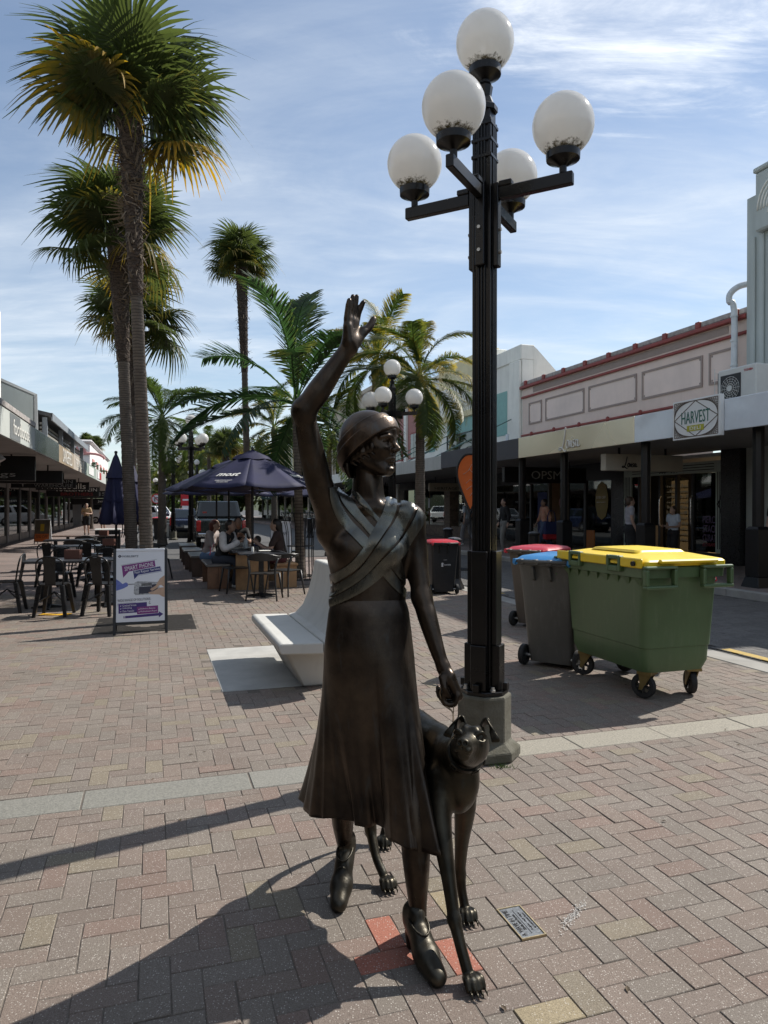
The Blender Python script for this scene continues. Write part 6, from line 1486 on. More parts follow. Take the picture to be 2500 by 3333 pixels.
# ---------------------------------------------------------------- bollards
def bollard(label, v, u, h=.95, s=1):
    t = thing('bollard', label, 'bollard', S(v,u,.0), TH, 'black octagonal bollards')
    obj('shaft', MB().lathe([(.20*s,0),(.20*s,.03),(.145*s,.16),(.13*s,.20),(.13*s,h-.06),(.145*s,h-.05),(.145*s,h-.01),(.12*s,h)], 8, ph=rad(22.5)), BLACKP, t, bevel=.006)
    obj('cap', MB().lathe([(.121*s,h+.001),(.11*s,h+.015),(.04*s,h+.03)], 8, ph=rad(22.5)), M('bollard_cap', (.10,.10,.105), .3), t)
def at_px(px, Y): x = (px-CX)/FPX*Y; return UV(x, Y)
for px, Y, lb in ((1478,13.4,'black bollard right behind the red-lidded bin at statue arm'),(1738,16.5,'black bollard showing just above the blue and red bin lids'),(1458,19.5,'black bollard farther back between statue shoulder and lamp post'),(1008,36,'small black bollard beyond the wire tree guard')):
    v, u = at_px(px, Y); bollard(lb, v, u)
# ---------------------------------------------------------------- chairs, tables, benches
STEEL = M('chair_black_steel', (.02,.02,.021), .32, .3, var=.3, vs=8); POLY = M('chair_black_plastic', (.022,.021,.02), .42, var=.15); TTOP = M('table_black_top', (.045,.046,.05), .3, var=.2, vs=3); TIMB = M('bench_timber', (.19,.095,.05), .6, var=.3, vs=6, bump=.15, bs=30); TIMBL = M('bench_timber_light', (.36,.21,.10), .6, var=.25, vs=6); TIMD = M('bench_timber_dark', (.075,.045,.032), .5, var=.3, vs=6)
def tolix():
    t = thing('metal_chair', 'black pressed metal cafe chair', 'chair', (0,0,0), 0, 'black metal cafe chairs')
    obj('seat', MB().loft([rrect(.35,.35,.06,.44), rrect(.36,.36,.06,.455), rrect(.30,.30,.06,.452)]), STEEL, t, smooth='auto')
    for x in (-1,1):
        for y in (-1,1):
            obj('leg', MB().frustum(x*.21-.022,x*.21+.022,y*.22-.022,y*.22+.022,0, x*.15-.03,x*.15+.03,y*.15-.03,y*.15+.03,.44), STEEL, t, bevel=.005)
    for s in (-1,1): obj('stretcher', MB().tube([(-.18*s,-.18*s,.2),(0,0,.33),(.18*s,.18*s,.2)] if s>0 else [(.18,-.18,.2),(0,0,.325),(-.18,.18,.2)], .01, 6), STEEL, t)
    obj('back_hoop', MB().tube(smooth_path([(-.16,.15,.45),(-.185,.19,.68),(-.15,.215,.80),(0,.235,.85),(.15,.215,.80),(.185,.19,.68),(.16,.15,.45)],6), .012, 8), STEEL, t, smooth=True)
    obj('backrest', MB().loft([[(-.07,.165,.45),(.07,.165,.45),(.07,.170,.45),(-.07,.170,.45)],[(-.075,.205,.68),(.075,.205,.68),(.075,.211,.68),(-.075,.211,.68)],[(-.09,.228,.835),(.09,.228,.835),(.09,.234,.835),(-.09,.234,.835)]]), STEEL, t)
    return t
def tub():
    t = thing('plastic_armchair', 'black moulded plastic cafe armchair', 'chair', (0,0,0), 0, 'black plastic cafe armchairs')
    obj('seat', MB().loft([rrect(.44,.42,.10,.43), rrect(.46,.44,.10,.445), rrect(.40,.38,.10,.448)]), POLY, t, smooth='auto')
    for x in (-1,1):
        obj('leg', MB().tube([(x*.25,-.24,0),(x*.20,-.18,.43)], [.014,.02], 8), POLY, t, smooth=True)
        obj('leg', MB().tube(smooth_path([(x*.26,.25,0),(x*.215,.19,.43),(x*.235,.17,.62),(x*.25,.13,.69)],4), [.014]*4+[.02]*9, 8), POLY, t, smooth=True)
    rows = []
    for i in range(15):
        a = rad(-20 + 220*i/14); x = .265*math.cos(a); y = .03+.225*math.sin(a); hgt = .055+.085*max(0,math.sin(a))**2; z0 = .685-.03*max(0,math.sin(a)); 
        o = 1.05; rows.append([(x,y,z0),(x*o,y*o,z0),(x*o*1.02,y*o*1.05,z0+hgt),(x,y*1.03,z0+hgt)])
    obj('backrest', MB().loft(rows), POLY, t, smooth='auto', ang=50, bevel=.006)
    return t
ch0 = tolix(); tb0 = tub()
def put(proto, spots):
    for i, (px, Y, rz, lb) in enumerate(spots):
        loc = ((px-CX)/FPX*Y, Y, .002)
        if i == 0: proto.location = loc; proto.rotation_euler = (0,0,rad(rz)); proto['label'] = lb
        else: dup(proto, loc, rad(rz), lb)
put(ch0, [(176,10.15,188,'metal cafe chair with its back to us left of the phone repair board'),(337,10.25,172,'metal cafe chair with its back to us touching the phone repair board'),(22,10.5,-75,'metal cafe chair at the left edge facing right'),
          (190,11.9,10,'metal cafe chair across the front table from the left one'),(330,11.9,-5,'metal cafe chair across the front table nearer the palm'),(165,13.9,185,'metal cafe chair before the second table row on the left'),(300,14.0,178,'metal cafe chair before the second table row near the palm')])
put(tb0, [(768,12.95,-62,'plastic armchair left of the round-footed table, facing right'),(862,11.9,176,'plastic armchair with its back to us before the round-footed table'),(928,12.5,150,'plastic armchair right of the round-footed table by the tan bench'),
          (250,16.6,190,'plastic armchair among the far left tables, left one'),(305,16.8,170,'plastic armchair among the far left tables beside the closed umbrella'),(280,19.0,200,'plastic armchair at the farthest left table'),(505,15.2,60,'plastic armchair just right of the palm trunk')])
def table(label, px, Y, w, d, rz=18, top=None, z=.74, round_=False, leg='cross'):
    t = thing('cafe_table', label, 'table', ((px-CX)/FPX*Y, Y, .002), rad(rz), 'cafe tables')
    obj('table_top', MB().box(-w/2,w/2,-d/2,d/2,z-.03,z) if not round_ else MB().lathe([(w/2,z-.03),(w/2,z)],28), top or TTOP, t, bevel=.005)
    for x in ((-w*.28,w*.28) if w > 1 else (0,)):
        obj('column', MB().box(x-.04,x+.04,-.04,.04,.03,z-.031), STEEL, t)
        obj('foot', MB().prism([(-.28,0),(-.28,.02),(-.03,.06),(.03,.06),(.28,.02),(.28,0)], x-.035, x+.035, 'x').prism([(x-.25,.0),(x-.25,.018),(x-.036,.05),(x-.036,.0)], -.03, .03, 'y').prism([(x+.25,0),(x+.25,.018),(x+.036,.05),(x+.036,0)], -.03, .03, 'y'), STEEL, t, bevel=.004)
    return t
table('long black cafe table behind the two metal chairs', 255, 11.05, 1.5, .68)
table('black cafe table in the second row on the left', 235, 14.9, 1.15, .65)
table('black cafe table in the third row on the left', 225, 17.6, 1.1, .65)
table('brown topped cafe table farthest left, below the walkers', 280, 20.2, 1.7, .7, top=M('table_brown_top', (.16,.11,.085), .4))
table('black square cafe table on a cross foot among the armchairs', 850, 12.4, .80, .70, z=.76)
ltb = thing('picnic_table', 'long dark dining table with timber panel legs under the umbrella', 'table', ((800-CX)/FPX*14.2, 14.2, .002), TH)
obj('table_top', MB().box(-.38,.38,-1.1,1.1,.70,.75), TTOP, ltb, bevel=.005)
for y in (-.95,.95): obj('panel_leg', MB().box(-.30,.30,y-.04,y+.04,0,.699), TIMBL, ltb)
def timber_bench(label, px, Y, mat, rz=18, w=.40, L_=1.5):
    t = thing('timber_bench', label, 'bench', ((px-CX)/FPX*Y, Y, .002), rad(rz), 'box timber benches')
    obj('seat', MB().box(-w/2-.02,w/2+.02,-L_/2,L_/2,.42,.465), M('bench_seat_top', (.14,.13,.12), .35, var=.2) if mat is not TIMBL else mat, t, bevel=.006)
    for y in (-L_/2+.06, L_/2-.06):
        for k in range(2): obj('end_board', MB().box(-w/2+k*w/2+.002, -w/2+(k+1)*w/2-.002, y-.025, y+.025, 0, .419), mat, t, bevel=.003)
    return t
timber_bench('timber box bench under the diner in the black and white jacket', 700, 14.1, TIMB)
timber_bench('timber box bench second in the row behind the jacketed diner', 648, 16.4, TIMD); timber_bench('timber box bench third in the row along the street', 624, 18.3, TIMD); timber_bench('timber box bench farthest in the row along the street', 610, 20.6, TIMD)
timber_bench('light timber box bench under the woman in brown', 912, 14.3, TIMBL)
# small table things
def small(name, label, mb, mat, loc, cat, smooth=True, group=None): o = obj(name, mb, mat, None, smooth=smooth, loc=loc); tag(o, label, cat, group); return o
GLS = M('clear_bottle', (.55,.60,.62), .1, trans=.6, var=.05)
def on(px, Y, z): return ((px-CX)/FPX*Y, Y, z)
small('water_bottle', 'clear tall water bottle on the diners table', MB().lathe([(.04,0),(.045,.02),(.045,.16),(.018,.22),(.018,.30)], 12), GLS, on(800,13.3,.752), 'bottle', 'auto')
for k, px in enumerate((822,838)): small('salt_shaker', ('left','right')[k] + ' small shaker on the square cafe table', MB().lathe([(.022,0),(.025,.05),(.018,.09)], 10), STEEL if k else IVORY, on(px,12.4,.763), 'shaker', 'auto')
for k, (px, Y) in enumerate(((238,11.05),(338,20.1),(355,14.9))):
    small('menu_box', ('brown menu box on the long black table by the metal chairs','brown menu box on the farthest brown table','brown menu box on the second row table')[k], MB().box(-.12,.12,-.05,.05,0,.14), M('menu_brown', (.16,.07,.05), .7), on(px,Y,.744), 'menu box', False)
for k, (px, Y) in enumerate(((860,12.5),(795,13.6),(770,13.5))): small('plate', ('pale plate on the square cafe table','plate before the woman in brown','plate before the jacketed diner')[k], MB().lathe([(.05,0),(.11,.012),(.12,.02),(.11,.014),(.0,.006)], 18, caps=False), IVORY, on(px,Y,.764 if k==0 else .753), 'plate')
small('dropped_paper', 'yellow card lying on the paving under the left metal chair', MB().box(-.21,.21,-.08,.08,0,.004), M('card_yellow', (.66,.36,.02), .7), S(*UV((178-CX)/FPX*10.2, 10.2), .003), 'card', False)
# ---------------------------------------------------------------- umbrellas
NAVYC = M('umbrella_navy', (.009,.010,.046), .75, var=.2, vs=3, bump=.1, bs=200)
def open_umbrella(label, px, Y, zap=2.62, zed=1.93, R_=1.42, rz=0, logo=True):
    t = thing('open_umbrella', label, 'umbrella', ((px-CX)/FPX*Y, Y, .002), rad(rz), 'open navy cafe umbrellas')
    for k in range(8):
        a0 = rad(22.5+45*k); a1 = a0+rad(45); rows = []
        for i in range(9):
            f = .10+.90*i/8; row = []
            for j in range(7):
                w = j/6; rr = R_*f; p0 = Vector((math.cos(a0),math.sin(a0))); p1 = Vector((math.cos(a1),math.sin(a1))); q = p0.lerp(p1, w)*rr
                z = zap-(zap-zed)*(f**1.12) - .045*f*math.sin(w*math.pi)
                row.append((q.x,q.y,z))
            rows.append(row)
        g = obj('canopy_panel', MB().loft(rows, close=False, caps=False), NAVYC, t, smooth=True)
        so = g.modifiers.new('solid','SOLIDIFY'); so.thickness = .004
        e = rows[-1]; val = [e, [(x*.985,y*.985,z-.10+.02*math.sin(i*.9)) for i,(x,y,z) in enumerate(e)]] if 0 else None
        obj('rib', MB().tube([(0,0,zap-.09),(math.cos(a0)*R_*.98,math.sin(a0)*R_*.98,zed-.012)], .011, 6), STEEL, t)
        obj('strut', MB().tube([(0,0,zap-.62),(math.cos(a0)*R_*.52,math.sin(a0)*R_*.52,zap-(zap-zed)*.52-.03)], .009, 6), STEEL, t)
    rows = []
    for i in range(4):
        f = (.02,.12,.22,.27)[i]; rows.append([(R_*f*math.cos(2*math.pi*k/24)*(1+.06*(k%3==0)*(i>1)), R_*f*math.sin(2*math.pi*k/24), zap+.055-(zap-zed)*f*.95-.03*(i==3)+.012*math.sin(k*1.7)*(i>1)) for k in range(24)])
    v = obj('vent_cap', MB().loft(rows, caps=False), NAVYC, t, smooth=True)
    obj('pole', MB().tube([(0,0,.05),(0,0,zap+.05)], .024, 10), STEEL, t); obj('finial', MB().lathe([(.0,zap+.04),(.03,zap+.06),(.02,zap+.10),(0,zap+.11)],10,caps=False), STEEL, t)
    obj('base', MB().box(-.25,.25,-.25,.25,0,.05), STEEL, t, bevel=.01)
    if logo:
        for a in (-135, -45, 45):
            aa_ = rad(a); out = Vector((math.cos(aa_), math.sin(aa_), 0)); sl = (zap-zed)/R_; fr_ = .72
            rt = Vector((-out.y, out.x, 0)); upv = (-out + Vector((0,0,sl))).normalized(); n_ = rt.cross(upv)
            def P(fr): return out*R_*fr*math.cos(rad(22.5)) + Vector((0,0,zap-(zap-zed)*fr**1.12-.045*fr)) + n_*.022
            text('most', .46, .15, IVORY, t, face_mtx(P(.70), rt, upv), shear=.25, ext=.001, off=.02); text('DELICIOUSLY', .34, .03, IVORY, t, face_mtx(P(.845), rt, upv), ext=.001); text('ORGANIC', .24, .03, IVORY, t, face_mtx(P(.885), rt, upv), ext=.001)
    return t
open_umbrella('open navy umbrella with large white most lettering over the diners', 822, 13.9, rz=28)
open_umbrella('open navy umbrella just behind the front one, edge showing left', 745, 17.0, 2.62, 1.95, 1.5, rz=36)
open_umbrella('farthest open navy umbrella low behind the others', 705, 20.3, 2.55, 1.93, 1.5, rz=33)
open_umbrella('open navy umbrella showing at the right behind the front one', 965, 24.5, 2.45, 1.95, 1.5, rz=9, logo=False)
def closed_umbrella(label, px, Y, h=2.68):
    t = thing('closed_umbrella', label, 'umbrella', ((px-CX)/FPX*Y, Y, .002), rad(20), 'closed navy cafe umbrellas')
    n = 40; rings = []
    for z, r, am in ((h,.02,0),(h-.08,.06,.05),(h-.30,.13,.06),(h-.52,.215,.03),(h-.521,.17,.05),(h-.9,.22,.16),(h-1.2,.25,.22),(h-1.46,.29,.28),(h-1.5,.26,.3)):
        rings.append([(r*(1+am*math.sin(8*2*math.pi*k/n+z*2))*math.cos(2*math.pi*k/n), r*(1+am*math.sin(8*2*math.pi*k/n+z*2))*math.sin(2*math.pi*k/n), z+.015*math.sin(5*k)*(am>.2)) for k in range(n)])
    obj('folded_canopy', MB().loft(rings), NAVYC, t, smooth='auto', ang=60); obj('pole', MB().tube([(0,0,.05),(0,0,h+.02)], .026, 10), STEEL, t)
    obj('finial', MB().lathe([(0,h),(.035,h+.02),(.03,h+.06),(0,h+.07)],10,caps=False), STEEL, t); obj('base', MB().box(-.28,.28,-.28,.28,0,.06), STEEL, t, bevel=.01)
    for x in (.12,.16): obj('strap', MB().tube(smooth_path([(x,-.2,h-1.42),(x+.01,-.22,h-1.6),(x-.01,-.2,h-1.78)],4), .01, 5), STEEL, t)
    obj('tie', MB().lathe([(.255,h-1.02),(.262,h-.98)], 24, caps=False), NAVYC, t)
closed_umbrella('folded navy umbrella standing left of the palm trunk', 378, 15.2); closed_umbrella('second folded navy umbrella half hidden by the palm trunk', 427, 17.3)
# wire tree guard
tg = thing('tree_guard', 'black wire guard flaring out around the palm trunk', 'tree guard', S(3.05,15.3,0), TH)
for k in range(18):
    a = 2*math.pi*k/18; c, s = math.cos(a), math.sin(a)
    obj('bar', MB().tube(smooth_path([(.30*c,.30*s,0),(.29*c,.29*s,.7),(.32*c,.32*s,1.1),(.42*c,.42*s,1.42)],4), .008, 5), STEEL, tg, smooth=True)
for z, r in ((.05,.30),(.7,.29),(1.42,.42)): obj('hoop', MB().tube([(r*math.cos(a),r*math.sin(a),z) for a in np.linspace(0,2*math.pi,25)], .009, 5, caps=False), STEEL, tg, smooth=True)
# feather flag
fv, fu = at_px(1530, 17.5)
ff = thing('feather_flag', 'orange teardrop flag with white figure behind the lamp post', 'flag', S(fv,fu,.0), 0)
ORG = M('flag_orange', (.70,.14,.02), .7, var=.08); 
tear = [(0,.55),(-.12,.95),(-.30,1.6),(-.38,2.05),(-.34,2.45),(-.18,2.78),(.02,2.86),(.2,2.78),(.34,2.4),(.36,2.0),(.28,1.5),(.12,.9)]
tear = [(x*.85, 1.42+(z-.55)*.62) for x,z in tear]
tp = smooth_path([(x,0,z) for x,z in tear]+[(tear[0][0],0,tear[0][1])],4)[:-1]
obj('cloth', MB().prism([(p.x,p.z) for p in tp], -.004, .004, 'y'), ORG, ff)
obj('edge_sleeve', MB().tube(tp+[tp[0]], .03, 6, caps=False), STEEL, ff, smooth=True); obj('pole', MB().tube([(0,0,0),(0,0,1.5)], .015, 6), STEEL, ff); obj('base', MB().box(-.25,.25,-.25,.25,0,.03), STEEL, ff)
for st in ([(-.2,2.05),(-.05,2.2),(.05,2.45)],[(-.02,2.25),(.12,2.05)],[(-.12,1.7),(.0,1.85),(.12,1.7)],[(-.1,1.45),(.05,1.6)],[(.0,1.2),(.12,1.45)]):
    for y in (-.008,.008): obj('figure_stroke', MB().tube([(x*.85,y,1.42+(z-.55)*.62) for x,z in st], .026, 6, flat=.2), IVORY, ff)
# far A-boards, planter, signs
def aboard(label, px, Y, w, h, mat, words, rz=0):
    t = thing('sandwich_board', label, 'sign', ((px-CX)/FPX*Y, Y, .0), rad(rz))
    for s in (-1,1): p = obj('panel', MB().box(-w/2,w/2,-.012,.012,.1,h), mat if s < 0 else PAN, t, rot=(rad(-9)*-s,0,0), loc=(0,s*.16,0)); [obj('leg', MB().box(x-.015,x+.015,-.015,.015,0,.12), BOLT, p) for x in (-w/2+.02,w/2-.02)]
    p = [c for c in t.children if c.name.startswith('panel')][0]
    for body, z, ww, hh, m_ in words:
        if body == '#': obj('printed_block', MB().box(-ww/2,ww/2,-.0135,-.0121,z-hh/2,z+hh/2), m_, p)
        else: text(body, ww, hh, m_, p, face_mtx((0,-.015,z),(1,0,0),(0,0,1)), ext=.0005)
aboard('orange discount sandwich board on the left footpath by shopfronts', 140, 29.5, .62, 1.05, M('board_dark_print', (.10,.085,.06), .6, var=.5, vs=4), [('#',.28,.58,.32,M('board_orange', (.50,.13,.03), .6)),('30% OFF',.32,.5,.13,INK),('#',.7,.16,.3,M('print_ochre', (.45,.30,.03), .6))])
aboard('white MERCHANT sandwich board beside the wire tree guard', 915, 22.5, .62, 1.1, PAN, [('MERCHANT',.72,.5,.10,INK)])
pl = thing('street_planter', 'white street planter box with flowers beyond the cafe tables', 'planter', ((570-CX)/FPX*37, 37, 0), TH)
obj('box', MB().frustum(-.8,.8,-.4,.4,0,-.85,.85,-.45,.45,.72), WHITE, pl, bevel=.03)
fm_ = MB(); rf = random.Random(8)
for k in range(260):
    x, y, z = rf.uniform(-.78,.78), rf.uniform(-.38,.38), .72+rf.uniform(0,.28); a = rf.uniform(0,6.28); d = Vector((math.cos(a),math.sin(a),rf.uniform(.1,.8)))*.10; s_ = Vector((-math.sin(a),math.cos(a),0))*.035
    c = Vector((x,y,z)); fm_.add([c, c+d*.5+s_, c+d, c+d*.5-s_],[(0,1,2,3)])
lf_ = obj('leaves', fm_, M('planter_leaf', (.06,.11,.03), .7, var=.4, vs=3), pl, norm=False); struct(lf_, 'stuff')
fm_ = MB()
for k in range(60):
    c = (rf.uniform(-.78,.78), rf.uniform(-.38,.38), .86+rf.uniform(0,.18)); fm_.lathe([(0,-.02),(.035,0),(0,.025)],6,c,caps=False)
fl_ = obj('flowers', fm_, M('planter_flower', (.55,.35,.05), .7, col2=(.6,.1,.08), vs=9), pl); struct(fl_, 'stuff')
lt = thing('litter_bin', 'slatted black litter bin with pale top behind the far tables', 'bin', ((352-CX)/FPX*23, 23, 0), TH)
obj('top', MB().box(-.4,.4,-.3,.3,.80,.84), IVORY, lt, bevel=.01)
for k in range(12): obj('slat', MB().box(-.38+k*.066,-.35+k*.066,-.28,-.25,.08,.79), STEEL, lt)
obj('liner', MB().box(-.37,.37,-.24,.26,.06,.79), STEEL, lt)
def road_sign(label, px, Y, zc, kind):
    t = thing('road_sign', label, 'road sign', ((px-CX)/FPX*Y, Y, 0), 0)
    obj('pole', MB().tube([(0,.05,0),(0,.05,zc+.3)], .03, 8), BOLT, t)
    R_ = Matrix.Translation((0,0,zc)) @ Matrix.Rotation(rad(90),4,'X')
    RS = M('sign_signal_red', (.55,.02,.03), .5)
    if kind == 'noentry':
        obj('disc', MB().lathe([(.36,0),(.36,.02)],28).xf(R_), RS, t); obj('bar', MB().box(-.26,.26,-.03,-.021,zc-.06,zc+.06), PWH, t); obj('plate', MB().box(-.3,.3,-.02,0,zc-.75,zc-.42), PWH, t); obj('backing', MB().box(-.4,.4,.001,.02,zc-.42,zc+.42), RS, t)
    else:
        obj('disc', MB().lathe([(.36,0),(.36,.02)],28).xf(R_), PWH, t); obj('ring', MB().tube([(.33*math.cos(a),-.025,zc+.33*math.sin(a)) for a in np.linspace(0,2*math.pi,29)], .04, 6, caps=False), RS, t); obj('arrow', MB().tube([(-.1,-.025,zc-.2),(-.1,-.025,zc+.08),(.12,-.025,zc+.08)], .035, 6), INK, t); obj('slash', MB().tube([(-.22,-.03,zc+.22),(.22,-.03,zc-.22)], .03, 6), RS, t)
road_sign('round white no-turn sign with a red ring by the palm trunk', 509, 52, 2.15, 'noturn'); road_sign('square red no-entry sign beyond the parked ute', 607, 50, 2.05, 'noentry')
# little weeds at the lamp base
wd = MB(); rw = random.Random(3)
for k in range(60):
    x, y = .70+rw.gauss(0,.035), 4.205+rw.gauss(0,.012); a = rw.uniform(0,6.28); h = rw.uniform(.01,.035); wd.add([(x,y,.002),(x+.004,y,.002),(x+math.cos(a)*h*.8,y+math.sin(a)*h*.8,.002+h)],[(0,1,2)])
w_ = obj('weeds', wd, M('weed_green', (.07,.13,.02), .8), norm=False); struct(w_, 'stuff'); w_['label'] = 'small green weeds at the foot of the lamp base'
# ================================================================ palms and trees
def leaf_mat(name, green, yellow, tr=.38):
    m = bpy.data.materials.new(name); m.use_nodes = True; nt = m.node_tree; N = nt.nodes; L = nt.links; b = N['Principled BSDF']
    b.inputs['Roughness'].default_value = .5; b.inputs['Specular IOR Level'].default_value = .3
    at = N.new('ShaderNodeAttribute'); at.attribute_name = 'tip'; oi = N.new('ShaderNodeObjectInfo'); sc = N.new('ShaderNodeSeparateColor'); L.new(oi.outputs['Color'], sc.inputs[0])
    g = N.new('ShaderNodeNewGeometry'); n = N.new('ShaderNodeTexNoise'); n.inputs['Scale'].default_value = 9; L.new(g.outputs['Position'], n.inputs['Vector'])
    # tips yellow on old leaves: tip*r*1.6 + noise
    a = N.new('ShaderNodeMath'); a.operation = 'MULTIPLY'; L.new(at.outputs['Fac'], a.inputs[0]); L.new(sc.outputs[0], a.inputs[1])
    a2 = N.new('ShaderNodeMath'); a2.operation = 'MULTIPLY_ADD'; L.new(n.outputs['Fac'], a2.inputs[0]); a2.inputs[1].default_value = .5; L.new(a.outputs[0], a2.inputs[2])
    r = N.new('ShaderNodeMapRange'); r.inputs[1].default_value = .42; r.inputs[2].default_value = .95; L.new(a2.outputs[0], r.inputs[0])
    m1 = N.new('ShaderNodeMix'); m1.data_type='RGBA'; L.new(r.outputs[0], m1.inputs['Factor']); m1.inputs['A'].default_value=(*green,1); m1.inputs['B'].default_value=(*yellow,1)
    m2 = N.new('ShaderNodeMix'); m2.data_type='RGBA'; L.new(sc.outputs[1], m2.inputs['Factor']); L.new(m1.outputs['Result'], m2.inputs['A']); m2.inputs['B'].default_value=(.115,.082,.05,1)   # dry leaves
    L.new(m2.outputs['Result'], b.inputs['Base Color'])
    t = N.new('ShaderNodeBsdfTranslucent'); hs = N.new('ShaderNodeHueSaturation'); hs.inputs['Value'].default_value = 2.1; hs.inputs['Saturation'].default_value = 1.15; L.new(m2.outputs['Result'], hs.inputs['Color']); L.new(hs.outputs[0], t.inputs['Color'])
    ms = N.new('ShaderNodeMixShader'); ms.inputs[0].default_value = tr; L.new(b.outputs[0], ms.inputs[1]); L.new(t.outputs[0], ms.inputs[2]); L.new(ms.outputs[0], N['Material Output'].inputs['Surface']); return m
FANM = leaf_mat('fan_palm_leaf', (.052,.067,.022), (.33,.21,.045), .42); QNM = leaf_mat('feather_palm_leaf', (.062,.090,.026), (.33,.25,.05), .42); KNM = leaf_mat('dark_feather_leaf', (.030,.058,.020), (.20,.19,.05), .36)
def with_tip(mb, tips, mat, name='leaf'):
    me = mb.mesh(name); at = me.attributes.new('tip', 'FLOAT', 'POINT'); at.data.foreach_set('value', np.array(tips, np.float32)); me.materials.append(mat)
    return me
def fan_leaf(seed, mat, Lp=.62, R=.66, droop=.28, n=46):
    r = random.Random(seed); mb = MB(); tips = []
    def addstrip(rows, tt):
        o = len(mb.v); k = len(rows[0])
        for row, t in zip(rows, tt):
            for p in row: mb.v.append(tuple(p)); tips.append(t)
        for i in range(len(rows)-1):
            for j in range(k-1): mb.f.append((o+i*k+j, o+i*k+j+1, o+(i+1)*k+j+1, o+(i+1)*k+j))
    bend = -.10
    pet = [Vector((Lp*t, .0, bend*t*t)) for t in np.linspace(0,1,6)]
    addstrip([[p+Vector((0,-.016,.004)), p+Vector((0,0,-.012)), p+Vector((0,.016,.004))] for p in pet], [0]*6)
    c = pet[-1]
    for i in range(n):
        a = rad(-152 + 304*i/(n-1)) + r.gauss(0,.012); d = Vector((math.cos(a), math.sin(a), 0)); s = Vector((-d.y, d.x, 0))
        L = R*(.80+.20*math.cos(a*.5))*r.uniform(.92,1.06); dr = droop*r.uniform(.4,1.5) + (.35 if r.random() < .13 else 0); wmax = .020
        rows = []; tt = []
        for t in (.03,.32,.55,.72,.87,1.0):
            z = .05*math.sin(t*2.2) - dr*max(0,t-.45)**2*2.2*L/.6 - .10*abs(math.sin(a*.5))*t*.6
            w = wmax*(min(1.08,.2+t*1.7) if t < .6 else (1.05 if t < .8 else (.7 if t < .95 else .12)))
            p = c + d*L*t + Vector((0,0,z)); q = Vector((0,0,-.35*w))
            rows.append([p-s*w, p+q, p+s*w]); tt.append(max(0,t-.15)/.85)
        addstrip(rows, tt)
    return with_tip(mb, tips, mat)
def feather_leaf(seed, mat, L=2.5, arch=.9, rise=.5, n=62, ll=.52, hang=.6, w=.015, spread=1.0):
    r = random.Random(seed); mb = MB(); tips = []
    def pos(t): return Vector((L*(t*.92 - .10*t**3), .04*math.sin(t*3+seed), L*(rise*t - arch*t*t*.62)))
    def addstrip(rows, tt):
        o = len(mb.v); k = len(rows[0])
        for row, t in zip(rows, tt):
            for p in row: mb.v.append(tuple(p)); tips.append(t)
        for i in range(len(rows)-1):
            for j in range(k-1): mb.f.append((o+i*k+j, o+i*k+j+1, o+(i+1)*k+j+1, o+(i+1)*k+j))
    addstrip([[pos(t)+Vector((0,-.022*(1.05-t),.01)), pos(t)+Vector((0,0,-.018*(1.05-t))), pos(t)+Vector((0,.022*(1.05-t),.01))] for t in np.linspace(0,1,14)], [0]*14)
    for i in range(n):
        t = .14 + .86*i/(n-1)
        p0 = pos(t); tg = (pos(min(1,t+.02))-pos(t-.02)).normalized(); lat = Vector((0,1,0)); upv = lat.cross(tg)*-1
        ln = ll*(math.sin(min(1,(t-.05)*1.5)*math.pi*.5))*(1-.55*max(0,t-.6)/.4)*r.uniform(.85,1.1)
        for s in (-1,1):
            d0 = (tg*r.uniform(.55,.85) + lat*s*spread*r.uniform(.75,1.0) + Vector((0,0,1))*r.uniform(-.12,.35)*(.6 if hang < .5 else 1)).normalized()
            rows = []; p = p0.copy(); d = d0.copy(); tt = []
            for k, q in enumerate((0,.3,.6,.85,1.0)):
                if k: p = p + d*ln*(q-(0,.3,.6,.85,1.0)[k-1]); d = (d + Vector((0,0,-hang*.34*(q+.2)))).normalized()
                sd = d.cross(Vector((0,0,1))); sd = sd.normalized() if sd.length > .05 else lat
                ww = w*(.7,1,.9,.55,.1)[k]; rows.append([p-sd*ww, p+sd*ww]); tt.append(q*.8+.1)
            addstrip(rows, tt)
    return with_tip(mb, tips, mat)
def trunk_mb(base, top, r0, r1, seed, ring=.11, bow=.12, flare=.05):
    r = random.Random(seed); base = Vector(base); top = Vector(top); H = (top-base).length; n = max(18, int(H/ring*2)); pts = []; rs = []
    side = Vector((math.cos(seed), math.sin(seed), 0))*bow
    for i in range(n+1):
        t = i/n; pts.append(base.lerp(top, t) + side*math.sin(t*math.pi)*.6)
        rr = r0+(r1-r0)*t; rr += flare*max(0,1-t*H/.5)**2; rr *= 1 + (.045 if i % 2 else -.02) + r.gauss(0,.018); rs.append(rr)
    return MB().tube(pts, rs, 16), pts
